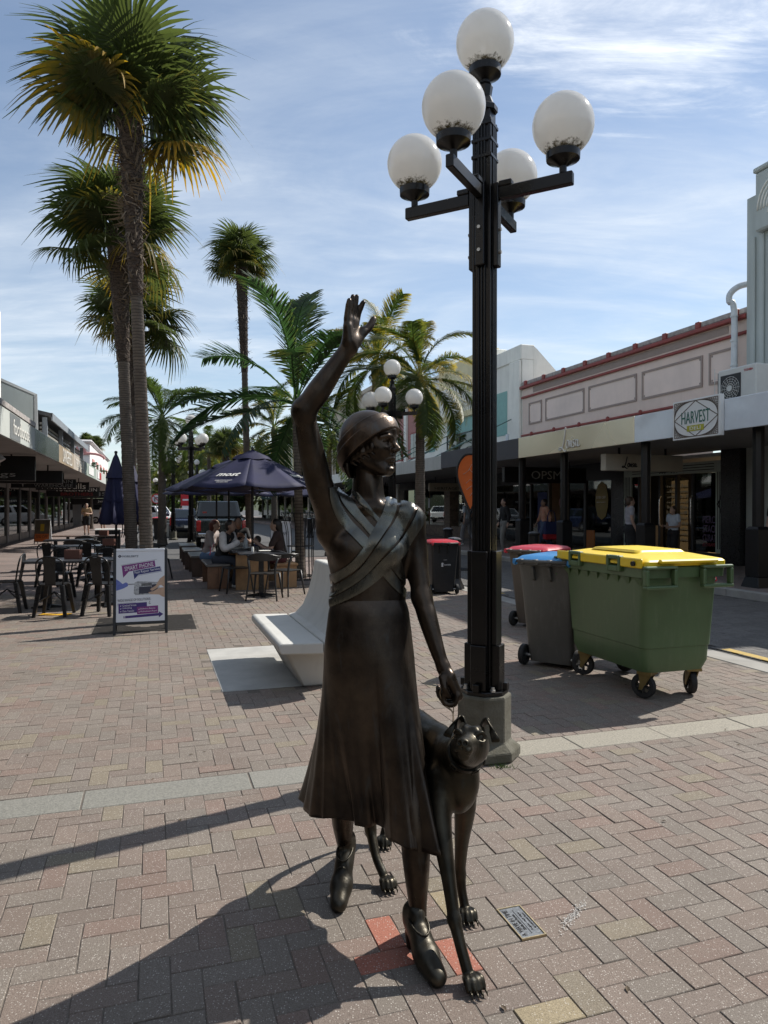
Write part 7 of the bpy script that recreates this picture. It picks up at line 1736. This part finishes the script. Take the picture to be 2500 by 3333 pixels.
def ringed(name, c1, c2, sc, dist):
    m = M(name, c1, .92, var=.3, vs=9, bump=.6, bs=30); nt = m.node_tree; N = nt.nodes; L = nt.links; b = N['Principled BSDF']
    tc = N.new('ShaderNodeTexCoord'); w = N.new('ShaderNodeTexWave'); w.bands_direction = 'Z'; w.wave_profile = 'SAW'; w.inputs['Scale'].default_value = sc; w.inputs['Distortion'].default_value = dist; w.inputs['Detail'].default_value = 4; w.inputs['Detail Scale'].default_value = 2.5; L.new(tc.outputs['Object'], w.inputs['Vector'])
    mx = N.new('ShaderNodeMix'); mx.data_type='RGBA'; mr = N.new('ShaderNodeMapRange'); mr.inputs[1].default_value=.0; mr.inputs[2].default_value=.45; mr.inputs[3].default_value=1; mr.inputs[4].default_value=0; L.new(w.outputs['Fac'], mr.inputs[0]); L.new(mr.outputs[0], mx.inputs['Factor'])
    L.new(b.inputs['Base Color'].links[0].from_socket, mx.inputs['A']); mx.inputs['B'].default_value=(*c2,1); L.new(mx.outputs['Result'], b.inputs['Base Color'])
    bp = N.new('ShaderNodeBump'); bp.inputs['Strength'].default_value=1; bp.inputs['Distance'].default_value=.02; L.new(w.outputs['Fac'], bp.inputs['Height']); L.new(b.inputs['Normal'].links[0].from_socket, bp.inputs['Normal']); L.new(bp.outputs[0], b.inputs['Normal']); return m
BARK_G = ringed('palm_trunk_grey', (.15,.128,.108), (.045,.037,.030), 7.5, 2.2); BARK_D = ringed('palm_trunk_brown', (.080,.058,.044), (.020,.015,.011), 6, 9); BARK_S = ringed('palm_trunk_smooth', (.20,.165,.13), (.075,.06,.048), 4.5, 1.2)
fanv = [fan_leaf(i, FANM, droop=(.22,.45,.3,.55)[i%4]) for i in range(6)]
dead = [fan_leaf(40+i, FANM, Lp=.35, R=.5, droop=1.3, n=30) for i in range(2)]
def fan_palm(label, px0, pxt, Y, ztop, scale=1.0, n=38, seed=0, rt=.105, group='fan palms', skirt=True, near=False, drop=108):
    x0 = (px0-CX)/FPX*Y; x1 = (pxt-CX)/FPX*Y
    t = thing('fan_palm', label, 'palm tree', (x0, Y, -.01), 0, group); dx = x1-x0; r = random.Random(seed)
    zs = ztop*.62
    mb, pts = trunk_mb((0,0,0), (dx*.62,0,zs), rt*.95, rt*.85, seed, bow=.03); obj('trunk', mb, BARK_G, t, smooth='auto', ang=50)
    mb, pts2 = trunk_mb((dx*.62,0,zs-.02), (dx,0,ztop-.1), rt*.95, rt*1.75, seed+1, bow=.0, flare=0); obj('fibrous_trunk', mb, BARK_D, t, smooth='auto', ang=50)
    sm = MB(); m = 420 if near else 160
    for k in range(m):
        q = r.random()**.8; i = q*(len(pts2)-1); p = pts2[int(i)].copy(); rr = rt*(.95+.8*q); a = r.uniform(0,6.28); d = Vector((math.cos(a),math.sin(a),0)); s = Vector((-d.y,d.x,0))*r.uniform(.008,.022)
        l = r.uniform(.05,.20); up = r.uniform(-.9,1.0); b = p + d*rr*.92; e = b + (d*r.uniform(.25,.8) + Vector((0,0,up))).normalized()*l
        sm.add([b-s, b+s, e+s*.3, e-s*.3, (b+e)/2+d*.012], [(0,1,4),(1,2,4),(2,3,4),(3,0,4)])
    st = obj('leaf_bases', sm, M('leaf_base_fibre', (.15,.115,.08), .95, var=.4, vs=9), t, norm=False); struct(st, 'stuff')
    for k in range(n):
        f = k/(n-1); el = 84 - drop*f**.9 + r.gauss(0,7); az = k*137.5 + r.gauss(0,10)
        lf = bpy.data.objects.new('leaf', fanv[r.randrange(len(fanv))]); COL.objects.link(lf); lf.parent = t
        lf.location = (dx, 0, ztop - .05 - .42*f*scale); R_ = Euler((0,0,rad(az))).to_matrix() @ Euler((0,-rad(el),0)).to_matrix() @ Euler((r.gauss(0,.25)+ (math.pi if 0 else 0),rad(-18 if el<20 else -8),0)).to_matrix()
        lf.rotation_euler = R_.to_euler(); s = scale*r.uniform(.88,1.12)*(.82 if f < .15 else 1); lf.scale = (s,s,s)
        lf.color = (min(1, max(.1,(f-.5)*1.5)*r.uniform(.2,1.0)), 0, 0, 1)
    if skirt:
        for k in range(4):
            lf = bpy.data.objects.new('dead_leaf', dead[k%2]); COL.objects.link(lf); lf.parent = t; az = r.uniform(0,360)
            lf.location = (dx*(1-.02*k), 0, ztop-.55*scale-.22*k*scale); lf.rotation_euler = (Euler((0,0,rad(az))).to_matrix() @ Euler((0,rad(78),0)).to_matrix()).to_euler(); s = scale*r.uniform(.36,.55); lf.scale = (s,s,s*.6); lf.color = (1,1,0,1)
    return t
fan_palm('tallest fan palm rising behind the phone repair board', 482, 424, 9.55, 7.10, 1.10, 30, 1, .092, near=True, drop=92)
fan_palm('second fan palm directly behind the tallest one', 434, 384, 13.4, 6.95, 1.08, 30, 2, .12, drop=110)
fan_palm('third fan palm with lowest crown of the left group', 426, 440, 18.2, 6.7, 1.12, 30, 3, .14, drop=115)
fan_palm('slim lone fan palm between the left group and waving hand', 815, 786, 20.0, 8.65, .84, 34, 4, .10)
fan_palm('small distant fan palm behind the umbrellas', 735, 735, 46, 5.6, 1.1, 26, 5, .16, skirt=False)
fan_palm('distant fan palm above the pink deco building, left one', 282, 282, 120, 12.9, 1.3, 22, 6, .16, skirt=False)
fan_palm('distant fan palm above the pink deco building, right one', 312, 312, 112, 11.6, 1.3, 22, 7, .16, skirt=False)
qv = [feather_leaf(i, QNM, 2.3, arch=(1.05,1.3,.85,1.2)[i], rise=(.75,.55,.9,.65)[i], hang=1.05, ll=.58, n=128, w=.0095) for i in range(4)]
kv = [feather_leaf(10+i, KNM, 2.6, arch=(.85,1.05,.65,.95)[i], rise=(.75,.55,.85,.35)[i], hang=.28, ll=.62, n=66, w=.0165, spread=1.0) for i in range(4)]
def feather_palm(label, px, Y, zc, vs, scale, n, seed, rt, bark=BARK_S, e0=80, e1=-35, yel=.4, lean=0.0):
    x0 = (px-CX)/FPX*Y; t = thing('feather_palm', label, 'palm tree', (x0, Y, -.01), 0, 'feather palms'); r = random.Random(seed)
    mb, pts = trunk_mb((0,0,0), (lean,0,zc), rt*1.1, rt*.8, seed, ring=.14, bow=.02); obj('trunk', mb, bark, t, smooth='auto', ang=50)
    obj('crownshaft', MB().tube([(lean,0,zc-.35),(lean,0,zc-.1),(lean,0,zc+.25)],[rt*.85,rt*1.2,rt*.5],12), M('crownshaft_green', (.11,.13,.045), .5, var=.3, vs=4), t, smooth=True)
    for k in range(n):
        f = k/(n-1); el = e0 + (e1-e0)*f + r.gauss(0,5); az = k*137.5 + r.gauss(0,12) + seed*40
        lf = bpy.data.objects.new('frond', vs[r.randrange(len(vs))]); COL.objects.link(lf); lf.parent = t; lf.location = (lean, 0, zc+.12-.12*f)
        tilt = el - 28
        lf.rotation_euler = (Euler((0,0,rad(az))).to_matrix() @ Euler((0,-rad(tilt),0)).to_matrix() @ Euler((r.gauss(0,.2),0,0)).to_matrix()).to_euler(); s = scale*r.uniform(.85,1.1); lf.scale = (s,s,s); lf.color = (yel*r.uniform(.4,1.6), 0, 0, 1)
    return t
p5 = S(3.05,15.3); feather_palm('dark feather palm with stiff fronds inside the wire guard', CX+p5.x/p5.y*FPX, p5.y, 3.75, kv, 1.18, 20, 1, .095, yel=.3, lean=-.10, e0=84, e1=-30)
feather_palm('yellow-green feather palm between second lamp and post', 1368, 16.4, 4.45, qv, .86, 27, 2, .115, BARK_G, e1=-45, yel=.55)
feather_palm('feather palm right behind the waving hand', 1222, 21.5, 5.8, qv, .98, 25, 3, .12, BARK_G, yel=.5)
feather_palm('small feather palm beside the raised forearm', 1072, 22.5, 3.75, qv, .8, 22, 4, .10, BARK_S, yel=.4)
feather_palm('large drooping feather palm behind the left fan palms', 528, 29, 5.1, qv, 1.25, 28, 5, .16, BARK_G, yel=.15)
feather_palm('feather palm showing above the right end of umbrella', 892, 31, 4.9, qv, 1.05, 24, 6, .13, BARK_G, yel=.6)
feather_palm('distant feather palm left of the lone fan palm', 680, 52, 5.6, qv, 1.1, 16, 7, .15, BARK_G, yel=.5)
feather_palm('palm in a tub above the left canopies', 298, 50, 3.7, kv, .5, 14, 8, .1, BARK_G, yel=.2)
def broad_tree(label, px, Y, h, rx, rz, seed, col):
    t = thing('street_tree', label, 'tree', ((px-CX)/FPX*Y, Y, -.02), 0, 'distant street trees'); r = random.Random(seed)
    mb = MB(); mb.tube([(0,0,0),(.1,0,h*.3),(-.05,.05,h*.55)],[.22,.17,.10],9)
    for k in range(7): a = r.uniform(0,6.28); mb.tube([(0,0,h*(.3+.04*k)),(math.cos(a)*rx*.35,math.sin(a)*rx*.35,h*.62),(math.cos(a)*rx*.7,math.sin(a)*rx*.7,h*.78)],[.09,.06,.02],6)
    obj('trunk', mb, BARK_D, t)
    n = 2600; cl = [(Vector((r.gauss(0,.5)*rx, r.gauss(0,.5)*rx, h-rz + r.gauss(0,.5)*rz)), r.uniform(.35,.6)*rx) for _ in range(16)]
    lb = MB()
    for k in range(n):
        c, rr = cl[r.randrange(16)]; d = Vector((r.gauss(0,1),r.gauss(0,1),r.gauss(0,1))).normalized(); p = c + d*rr*r.uniform(.55,1.05); nrm = (d+Vector((r.gauss(0,.5),r.gauss(0,.5),r.gauss(0,.5)+.3))).normalized(); u = nrm.orthogonal().normalized(); w = nrm.cross(u); s = .10*rx*r.uniform(.6,1.3)
        lb.add([p-u*s, p+w*s*.6, p+u*s, p-w*s*.6],[(0,1,2,3)])
    me = with_tip(lb, [0]*len(lb.v), col); cr = bpy.data.objects.new('crown', me); COL.objects.link(cr); cr.parent = t; cr.color = (r.uniform(0,.6),0,0,1)
LM1 = leaf_mat('broad_leaf_green', (.050,.075,.022), (.3,.22,.04), .35); LM2 = leaf_mat('broad_leaf_olive', (.085,.095,.028), (.3,.22,.04), .35)
for i, (px, Y, h, rx, c, lb) in enumerate(((600,75,6.5,3.2,LM2,'olive street tree behind the planter lamp'),(680,90,8.5,4.5,LM2,'olive street tree above the left umbrella edge'),(770,80,7.5,3.8,LM1,'green street tree above the umbrella top'),(545,110,7,4,LM1,'dark street tree down the left row'),(860,95,9,4.5,LM2,'olive street tree beside the lone fan palm trunk'),(470,120,8,4.5,LM1,'far street tree behind the left palms'),(960,85,8,4,LM1,'green street tree behind the wire guarded palm'))): broad_tree(lb, px, Y, h, rx, h*.38, 30+i, c)
# ================================================================ people and vehicles
SKIN = M('skin_light', (.42,.27,.20), .55, var=.06); SKIN2 = M('skin_tan', (.27,.16,.11), .55, var=.06); SKIN3 = M('skin_deep', (.19,.11,.075), .55)
def person(label, loc, rz, h=1.68, pose='stand', top=None, bottom=None, hair=None, shoe=None, skin=None, sleeve=.5, legs='trousers', arms=None, longhair=0, lean=0.0, head_turn=0.0, stride=.0, group=None, bun=False, cuff=.0, vox=.016):
    t = thing('person', label, 'person', loc, rz, group); s = h/1.70
    V = lambda x, y, z: np.array([x, y, z])*s
    skin = skin or SKIN
    sit = pose == 'sit'
    hz = .52 if sit else .92
    def up(x, y, z): return V(x, y - lean*(z-.92)*1.0 - (0 if not sit else 0), z - (.92-hz))
    J = {}
    for sd, n in ((-1,'R'),(1,'L')):
        J['hip'+n] = V(sd*.088, .0, hz); k = stride*sd
        if sit: J['knee'+n] = V(sd*.11,-.42,.50); J['ank'+n] = V(sd*.11,-.40,.09)
        else: J['knee'+n] = V(sd*.095,-.06-k*.55,.49+abs(k)*.02); J['ank'+n] = V(sd*.095, .02-k*1.0+(.10 if k < 0 else 0), .085+(.06 if k < 0 else 0))
        J['sh'+n] = up(sd*.175,0,1.41)
        a = (arms or {}).get(n)
        if a: J['el'+n] = up(*a[0]); J['wr'+n] = up(*a[1])
        else: J['el'+n] = up(sd*.235, .03+stride*sd*.25, 1.14); J['wr'+n] = up(sd*.25, -.05+stride*sd*.5, .90)
    hd = up(0,-.015,1.575); ht = head_turn; f = np.array([math.sin(ht),-math.cos(ht),-.0])
    B = Sculpt()
    B.ell(hd + V(0,0,.02), V(.073,.09,.105), .01); B.ell(hd + f*.03*s + V(0,0,-.04), V(.058,.062,.07), .02)
    B.cone(hd + f*.088*s + V(0,0,.0), hd + f*.105*s + V(0,0,-.02), .011*s, .014*s, .01)
    B.cone(up(0,.01,1.40), hd+V(0,0,-.05), .052*s, .048*s, .02)
    for q in (-1,1): B.ell(hd + np.array([-f[1],f[0],0])*q*.075*s, V(.015,.02,.03), .01)
    hm = MB()
    for n in 'RL':
        B.path([J['sh'+n], J['el'+n], J['wr'+n]], [.043*s,.037*s,.026*s], .02)
        d = J['wr'+n]-J['el'+n]; d /= np.linalg.norm(d); hc_ = J['wr'+n] + d*.05*s; B.cone(J['wr'+n], hc_, .028*s, .033*s, .01)
        sidev = np.cross(d, [0,1,.2]); sidev /= np.linalg.norm(sidev)
        for q, ln in ((-1.5,.055),(-.5,.07),(.5,.075),(1.5,.068)): b = hc_ + sidev*q*.017*s; hm.tube([b, b+d*ln*.55*s, b+d*ln*s+np.array([0,-.012*s,0])],[.0095*s,.009*s,.007*s],6)
        b = J['wr'+n] + d*.025*s + sidev*.028*s; hm.tube([b, b+(d*.6+sidev*.7)*.03*s, b+(d+sidev*.5)*.05*s],[.011*s,.010*s,.008*s],6)
        B.path([J['hip'+n], J['knee'+n], J['ank'+n]], [.075*s,.055*s,.036*s], .02)
    B.cone(J['hipL'], J['hipR'], .08*s, .08*s, .03); B.cone((J['hipL']+J['hipR'])/2, up(0,.0,1.35), .085*s, .09*s, .03)
    me = B.mesh('body', vox)
    o = len(me.vertices)
    body = obj('body', me, skin, t, smooth=True); obj('fingers', hm, skin, body, smooth=True)
    T = Sculpt()
    T.cone(up(-.12,0,1.37), up(.12,0,1.37), .085*s, .085*s, .04); T.ell(up(0,.0,1.22), V(.165,.115,.19), .05); T.ell(up(0,0,1.02), V(.155,.112,.12), .06)
    for n in 'RL':
        e = J['sh'+n] + (J['el'+n]-J['sh'+n])*min(1, sleeve*1.0)
        T.cone(J['sh'+n], e, .068*s, .060*s, .03)
        if sleeve > 1: T.cone(J['el'+n], J['el'+n] + (J['wr'+n]-J['el'+n])*(sleeve-1), .058*s, .044*s, .02)
    obj('shirt', relax(T.mesh('shirt', vox),1), top, t, smooth=True)
    Q = Sculpt(); Q.cone(J['hipL'], J['hipR'], .105*s, .105*s, .05); Q.cone((J['hipL']+J['hipR'])/2, up(0,0,1.02), .125*s, .115*s, .04)
    for n in 'RL':
        if legs == 'trousers': Q.path([J['hip'+n], J['knee'+n], J['ank'+n]+V(0,0,.02)], [.098*s,.078*s,.066*s], .03)
        elif legs == 'shorts': Q.cone(J['hip'+n], J['hip'+n]+(J['knee'+n]-J['hip'+n])*.8, .098*s, .095*s, .03)
        elif legs == 'skirt': Q.cone(J['hip'+n], J['knee'+n]*.9+J['ank'+n]*.1, .10*s, .12*s, .10)
    obj('trousers' if legs == 'trousers' else legs, relax(Q.mesh('legwear', vox),1), bottom, t, smooth=True)
    Hh = Sculpt(); Hh.ell(hd - f*.022*s + V(0,0,.045), V(.086,.094,.088), .01); Hh.ell(hd - f*.045*s + V(0,0,.0), V(.082,.07,.10), .02)
    if longhair: Hh.path([hd - f*.06*s, hd - f*.09*s + V(0,0,-.15), up(0,.115,1.30-longhair*.3)], [.075*s,.06*s,.03*s], .03)
    if bun: Hh.ell(hd - f*.10*s + V(0,0,.07), V(.04,.04,.04), .01)
    obj('hair', Hh.mesh('hair', vox*.8), hair or M('hair_dark', (.018,.013,.010), .5), t, smooth=True)
    for n in 'RL':
        A = Sculpt(); a = J['ank'+n]; A.cone(a+V(0,.03,-.045), a+V(0,-.13,-.055), .036*s, .032*s, .02); A.cone(a+V(0,.02,-.03), a+V(0,-.05,-.04), .042*s, .036*s, .02)
        obj('shoe', A.mesh('shoe', vox*.8), shoe or M('shoe_white', (.6,.6,.58), .6), t, smooth=True)
    return t
def gp(px, Y, z=0): return ((px-CX)/FPX*Y, Y, z)
C = lambda n, c, **k: M('cloth_'+n, c, .85, var=.15, vs=8, bump=.15, bs=120, **k)
person('person in a beige shirt and black shorts standing on the left footpath', gp(282,39.5), rad(12), 1.75, top=C('beige',(.46,.34,.20)), bottom=C('black',(.015,.015,.016)), legs='shorts', hair=M('hair_grey', (.12,.10,.08), .6), shoe=C('black2',(.02,.02,.02)), arms={'R':((-.26,.02,1.14),(-.05,-.26,1.16)),'L':((.26,.02,1.14),(.06,-.26,1.16))}, vox=.022)
person('person in a white shirt and pale shorts beside the closed umbrella', gp(337,41.5), rad(-15), 1.72, top=C('white',(.62,.60,.57)), bottom=C('khaki',(.42,.37,.30)), legs='shorts', arms={'R':((-.26,.02,1.14),(-.05,-.24,1.14)),'L':((.24,.02,1.14),(.25,-.1,.92))}, vox=.022)
person('distant person in a pink top beyond the white planter', gp(590,56), rad(160), 1.68, top=C('pink',(.55,.28,.27)), bottom=C('denim',(.07,.10,.18)), stride=.2, vox=.026)
FZ = .115
person('person in black top and grey trousers with white shoes walking left', gp(1642,22.6,FZ), rad(-75), 1.70, top=C('black',(.015,.015,.016)), bottom=C('grey',(.19,.19,.18)), sleeve=1.7, stride=.10, skin=SKIN)
pd_ = person('person in an orange floral top and jeans walking with a bag', gp(1772,22.1,FZ), rad(-80), 1.68, top=M('cloth_floral', (.42,.10,.05), .85, col2=(.5,.38,.28), vs=30), bottom=C('denim',(.07,.10,.18)), sleeve=1.5, stride=.26, shoe=C('black2',(.02,.02,.02)), skin=SKIN2)
person('person in a grey top walking away behind the lamp post', gp(1522,26.5,FZ), rad(-140), 1.70, top=C('palegrey',(.32,.36,.40)), bottom=C('greylegs',(.20,.20,.21)), sleeve=.6, stride=.2, skin=SKIN)
person('person in grey tee and black skirt with tied hair by the shop post', gp(2050,17.0,FZ), rad(85), 1.68, top=C('mauvegrey',(.36,.35,.38)), bottom=C('black',(.015,.015,.016)), legs='skirt', sleeve=.45, hair=M('hair_brown', (.06,.035,.02), .5), bun=True, arms={'L':((.24,.02,1.14),(.20,-.14,.92)),'R':((-.23,.0,1.14),(-.22,-.10,.90))})
person('young person in a white tee and black shorts at the shop door', gp(2192,17.6,FZ), rad(-70), 1.46, top=C('whitetee',(.58,.64,.72)), bottom=C('black',(.015,.015,.016)), legs='shorts', sleeve=.5, hair=M('hair_brown', (.06,.035,.02), .5), longhair=.4, arms={'R':((-.24,.0,1.14),(-.12,-.24,1.12)),'L':((.24,.0,1.14),(.14,-.24,1.10))})
person('person in a black printed tee cut off by the right edge', gp(2545,13.7,FZ), rad(-40), 1.72, top=C('black',(.015,.015,.016)), bottom=C('black',(.015,.015,.016)), sleeve=.5)
bg = thing('shopping_bag', 'navy and red shopping bag carried by the floral-topped person', 'bag', gp(1795,21.8,.55), rad(15)); obj('pouch', MB().frustum(-.24,.24,-.08,.08,0,-.26,.26,-.10,.10,.16), C('bagred',(.40,.02,.03)), bg, bevel=.02); obj('upper', MB().frustum(-.26,.26,-.10,.10,.161,-.22,.22,-.05,.05,.55), C('bagnavy',(.02,.03,.10)), bg, bevel=.02); obj('strap', MB().tube(smooth_path([(-.15,0,.54),(-.08,0,.85),(.08,0,.85),(.15,0,.54)],4), .015, 6), C('bagnavy',(.02,.03,.10)), bg)
bg = thing('paper_bag', 'brown paper bag held at the right edge', 'bag', gp(2492,13.5,.35), 0); obj('sack', MB().frustum(-.12,.12,-.06,.06,0,-.13,.13,-.07,.07,.42), M('kraft_paper', (.40,.25,.13), .8), bg); obj('handle', MB().tube(smooth_path([(-.05,0,.41),(-.03,0,.52),(.03,0,.52),(.05,0,.41)],3), .006, 5), M('kraft_paper', (.40,.25,.13), .8), bg)
# diners
eat = {'R':((-.23,-.16,1.16),(-.06,-.36,1.30)),'L':((.23,-.16,1.16),(.06,-.36,1.30))}
person('diner in a black and white varsity jacket bent over the table', gp(715,13.75), rad(72), 1.70, 'sit', top=C('black',(.015,.015,.016)), bottom=C('navyjean',(.03,.035,.05)), sleeve=.05, lean=.35, arms=eat, skin=SKIN2)
jk = [o for o in bpy.data.objects if o.name.startswith('person')][-1]
wj = Sculpt()
for n, sd in (('R',-1),('L',1)):
    def up_(x,y,z): return np.array([x, y-.35*(z-.92), z-.40])
    wj.path([up_(sd*.175,0,1.41), up_(*eat[n][0]), up_(*eat[n][0])*.2+up_(*eat[n][1])*.8], [.072,.070,.052], .03)
obj('jacket_sleeves', wj.mesh('jacket_sleeves', .014), M('cloth_sleeve_white', (.55,.52,.50), .8, var=.2, vs=9), jk, smooth=True)
for k in range(4): obj('back_print', MB().tube(smooth_path([(-.10+.05*k,.16+.01*k,.62+.06*k),(-.06+.05*k,.165,.70+.05*k),(-.09+.06*k,.15,.78+.03*k)],4), .012, 5, flat=.4), (M('print_pink', (.5,.10,.16), .7), IVORY)[k%2], jk)
person('diner with long auburn hair and grey top seated at the left', gp(672,14.9), rad(80), 1.68, 'sit', top=C('warmgrey',(.34,.29,.27)), bottom=C('denim2',(.10,.16,.26)), hair=M('hair_auburn', (.09,.02,.012), .45), longhair=.9, sleeve=.9, lean=.28, arms=eat)
person('diner in a dark brown top and black headband facing left', gp(912,13.9), rad(-82), 1.72, 'sit', top=C('darkbrown',(.035,.02,.017)), bottom=C('darkred',(.09,.02,.02)), sleeve=.7, lean=.12, arms={'R':((-.22,-.18,1.12),(-.08,-.40,1.24)),'L':((.22,-.18,1.12),(.08,-.40,1.24))}, longhair=.8, skin=SKIN)
person('small child in a blue top at the far side of the table', gp(838,14.6), rad(-60), 1.25, 'sit', top=C('blue',(.03,.10,.28)), bottom=C('black',(.015,.015,.016)), arms=eat, skin=SKIN2)
person('diner in dark clothes at the far end of the table', gp(775,15.9), rad(20), 1.72, 'sit', top=C('black',(.015,.015,.016)), bottom=C('black',(.015,.015,.016)), sleeve=.6, arms=eat, skin=SKIN2)
# ---------------------------------------------------------------- vehicles (rear faces -y in their own frame)
LAMPR = M('tail_lamp_red', (.42,.02,.02), .15, coat=.6); CHR = M('chrome_trim', (.6,.6,.6), .15, .95)
def vehicle(name, label, loc, rz, kind, paint, cat):
    t = thing(name, label, cat, loc, rz); w = {'ute':.93,'van':.97,'car':.88,'suv':.92}[kind]
    P = {'ute': dict(L=5.2, prof=[(0,.45),(0,1.08),(1.65,1.12),(1.70,1.12),(3.9,1.10),(5.0,.98),(5.2,.75),(5.2,.40),(4.5,.30),(.5,.32)], cab=[(1.72,1.11),(2.05,1.78),(3.2,1.80),(4.0,1.11)]),
         'van': dict(L=4.9, prof=[(0,.35),(0,1.25),(3.9,1.20),(4.7,1.05),(4.9,.7),(4.9,.35),(4.3,.28),(.5,.28)], cab=[(.03,1.24),(.15,1.95),(3.3,1.98),(4.1,1.19)]),
         'suv': dict(L=4.6, prof=[(0,.40),(.02,1.05),(3.4,1.05),(4.4,.92),(4.6,.65),(4.6,.35),(4.0,.28),(.5,.3)], cab=[(.10,1.04),(.55,1.62),(2.6,1.66),(3.5,1.04)]),
         'car': dict(L=4.4, prof=[(0,.40),(.02,.92),(.7,.98),(3.3,.95),(4.2,.82),(4.4,.6),(4.4,.32),(3.9,.25),(.5,.27)], cab=[(.35,.96),(1.0,1.42),(2.4,1.45),(3.4,.94)])}[kind]
    obj('body', MB().prism([(y, z) for y, z in P['prof']], -w, w, 'x'), paint, t, bevel=.09, seg=3, smooth='auto', ang=30)
    c = P['cab']; ins = .14
    rg = [[(-w+.03,c[0][0],c[0][1]),(w-.03,c[0][0],c[0][1]),(w-.03,c[3][0],c[3][1]),(-w+.03,c[3][0],c[3][1])],[(-w+ins,c[1][0],c[1][1]),(w-ins,c[1][0],c[1][1]),(w-ins,c[2][0],c[2][1]),(-w+ins,c[2][0],c[2][1])]]
    obj('cabin', MB().loft(rg), paint, t, bevel=.05, seg=2)
    def pane(name, q): 
        q = [Vector(p) for p in q]; ctr = sum(q, Vector())/4; n = (q[1]-q[0]).cross(q[3]-q[0]).normalized(); 
        if n.dot(ctr - Vector((0,P['L']/2,1.2))) < 0: n = -n
        q = [ctr + (p-ctr)*.84 + n*.004 for p in q]; obj(name, MB().add(q + [p + n*.008 for p in q], [(0,1,2,3),(7,6,5,4),(0,4,5,1),(1,5,6,2),(2,6,7,3),(3,7,4,0)]), M('car_glass', (.012,.016,.018), .06, spec=.6, var=.02), t)
    A, Bq = rg
    pane('rear_window', [A[0],A[1],Bq[1],Bq[0]]); pane('windscreen', [A[2],A[3],Bq[3],Bq[2]])
    for i, j in ((1,2),(3,0)):
        for a, b in ((.03,.5),(.53,.97)):
            p0 = Vector(A[i]).lerp(Vector(A[j]), a); p1 = Vector(A[i]).lerp(Vector(A[j]), b); q0 = Vector(Bq[i]).lerp(Vector(Bq[j]), a); q1 = Vector(Bq[i]).lerp(Vector(Bq[j]), b); pane('side_window', [p0,p1,q1,q0])
    for y in (.95, P['L']-.95):
        for x in (-w+.08, w-.08): wheel(t, (x, y, .34), .34, .22, 'x', hubm=M('alloy_rim', (.4,.4,.4), .3, .8))
    for x in (-1,1): obj('tail_lamp', MB().box(min(x*(w-.16),x*(w+.003)),max(x*(w-.16),x*(w+.003)),-.02,.12,.62 if kind != 'van' else .7,1.03 if kind != 'van' else 1.15), LAMPR, t, bevel=.02); obj('headlamp', MB().box(min(x*(w-.4),x*(w-.05)),max(x*(w-.4),x*(w-.05)),P['L']-.14,P['L']+.01,.62,.78), CHR, t, bevel=.02); obj('door_mirror', MB().box(min(x*w,x*(w+.2)),max(x*w,x*(w+.2)),P['L']*.66,P['L']*.66+.1,1.05,1.22), paint, t, bevel=.03)
    obj('bumper', MB().box(-w+.04,w-.04,-.10,.02,.40,.56), CHR if kind == 'ute' else TYRE, t, bevel=.03); obj('number_plate', MB().box(-.18,.18,-.118,-.102,.43 if kind == 'ute' else .5,.55 if kind=='ute' else .62), IVORY, t)
    return t
utp = M('paint_dark_green', (.012,.020,.020), .25, coat=.8, var=.05)
ut = vehicle('parked_ute', 'dark green utility truck parked tail-on behind the diners', gp(722,27.0), rad(17), 'ute', utp, 'utility truck')
obj('tailgate_panel', MB().box(-.72,.72,-.012,-.002,.60,1.02), utp, ut, bevel=.02); text('Back it every day', .62, .07, IVORY, ut, face_mtx((-.1,-.018,.90),(1,0,0),(0,0,1))); text('4X4', .14, .06, CHR, ut, face_mtx((.55,-.018,.97),(1,0,0),(0,0,1))); obj('tray_rail', MB().tube([(-.90,.0,1.12),(-.90,1.68,1.16),(.90,1.68,1.16),(.90,.0,1.12)], .03, 6), TYRE, ut); obj('sticker', MB().box(-.62,-.46,1.80,1.81,1.22,1.36), LAMPR, ut)
vehicle('white_van', 'white passenger van crossing the far end of the left footpath', gp(355,66), rad(98), 'van', M('paint_white', (.72,.73,.74), .3, coat=.6, var=.03), 'van')
vehicle('white_suv', 'white car parked far down the street beside the planter', gp(540,62), rad(70), 'suv', M('paint_white', (.72,.73,.74), .3, coat=.6, var=.03), 'car')
vehicle('parked_car', 'dark blue car parked just beyond the ute', gp(612,35.5), rad(17), 'car', M('paint_navy', (.02,.03,.07), .25, coat=.8, var=.05), 'car')
vehicle('silver_car', 'silver car parked farther beyond the dark blue one', gp(600,46), rad(17), 'car', M('paint_silver', (.42,.43,.45), .3, .4, coat=.6, var=.03), 'car')
# ================================================================ fit the lettering and turn it into mesh
bpy.context.view_layer.update()
dg = bpy.context.evaluated_depsgraph_get()
for o, w, h, m in FIT:
    me = bpy.data.meshes.new_from_object(o.evaluated_get(dg)); nm = o.name.split('.')[0]; par = o.parent; cu = o.data
    n = len(me.vertices); P = np.empty(n*3, np.float32); me.vertices.foreach_get('co', P); P = P.reshape(-1, 3)
    lo = P.min(0); hi = P.max(0); d = np.maximum(hi - lo, 1e-5)
    P = (P - (lo + hi)/2) * np.array([w/d[0], h/d[1], h/d[1]], np.float32)
    me.vertices.foreach_set('co', P.ravel()); me.update()
    bpy.data.objects.remove(o); bpy.data.curves.remove(cu)
    if not me.materials: pass
    q = bpy.data.objects.new(nm, me); COL.objects.link(q); q.parent = par; q.matrix_local = m
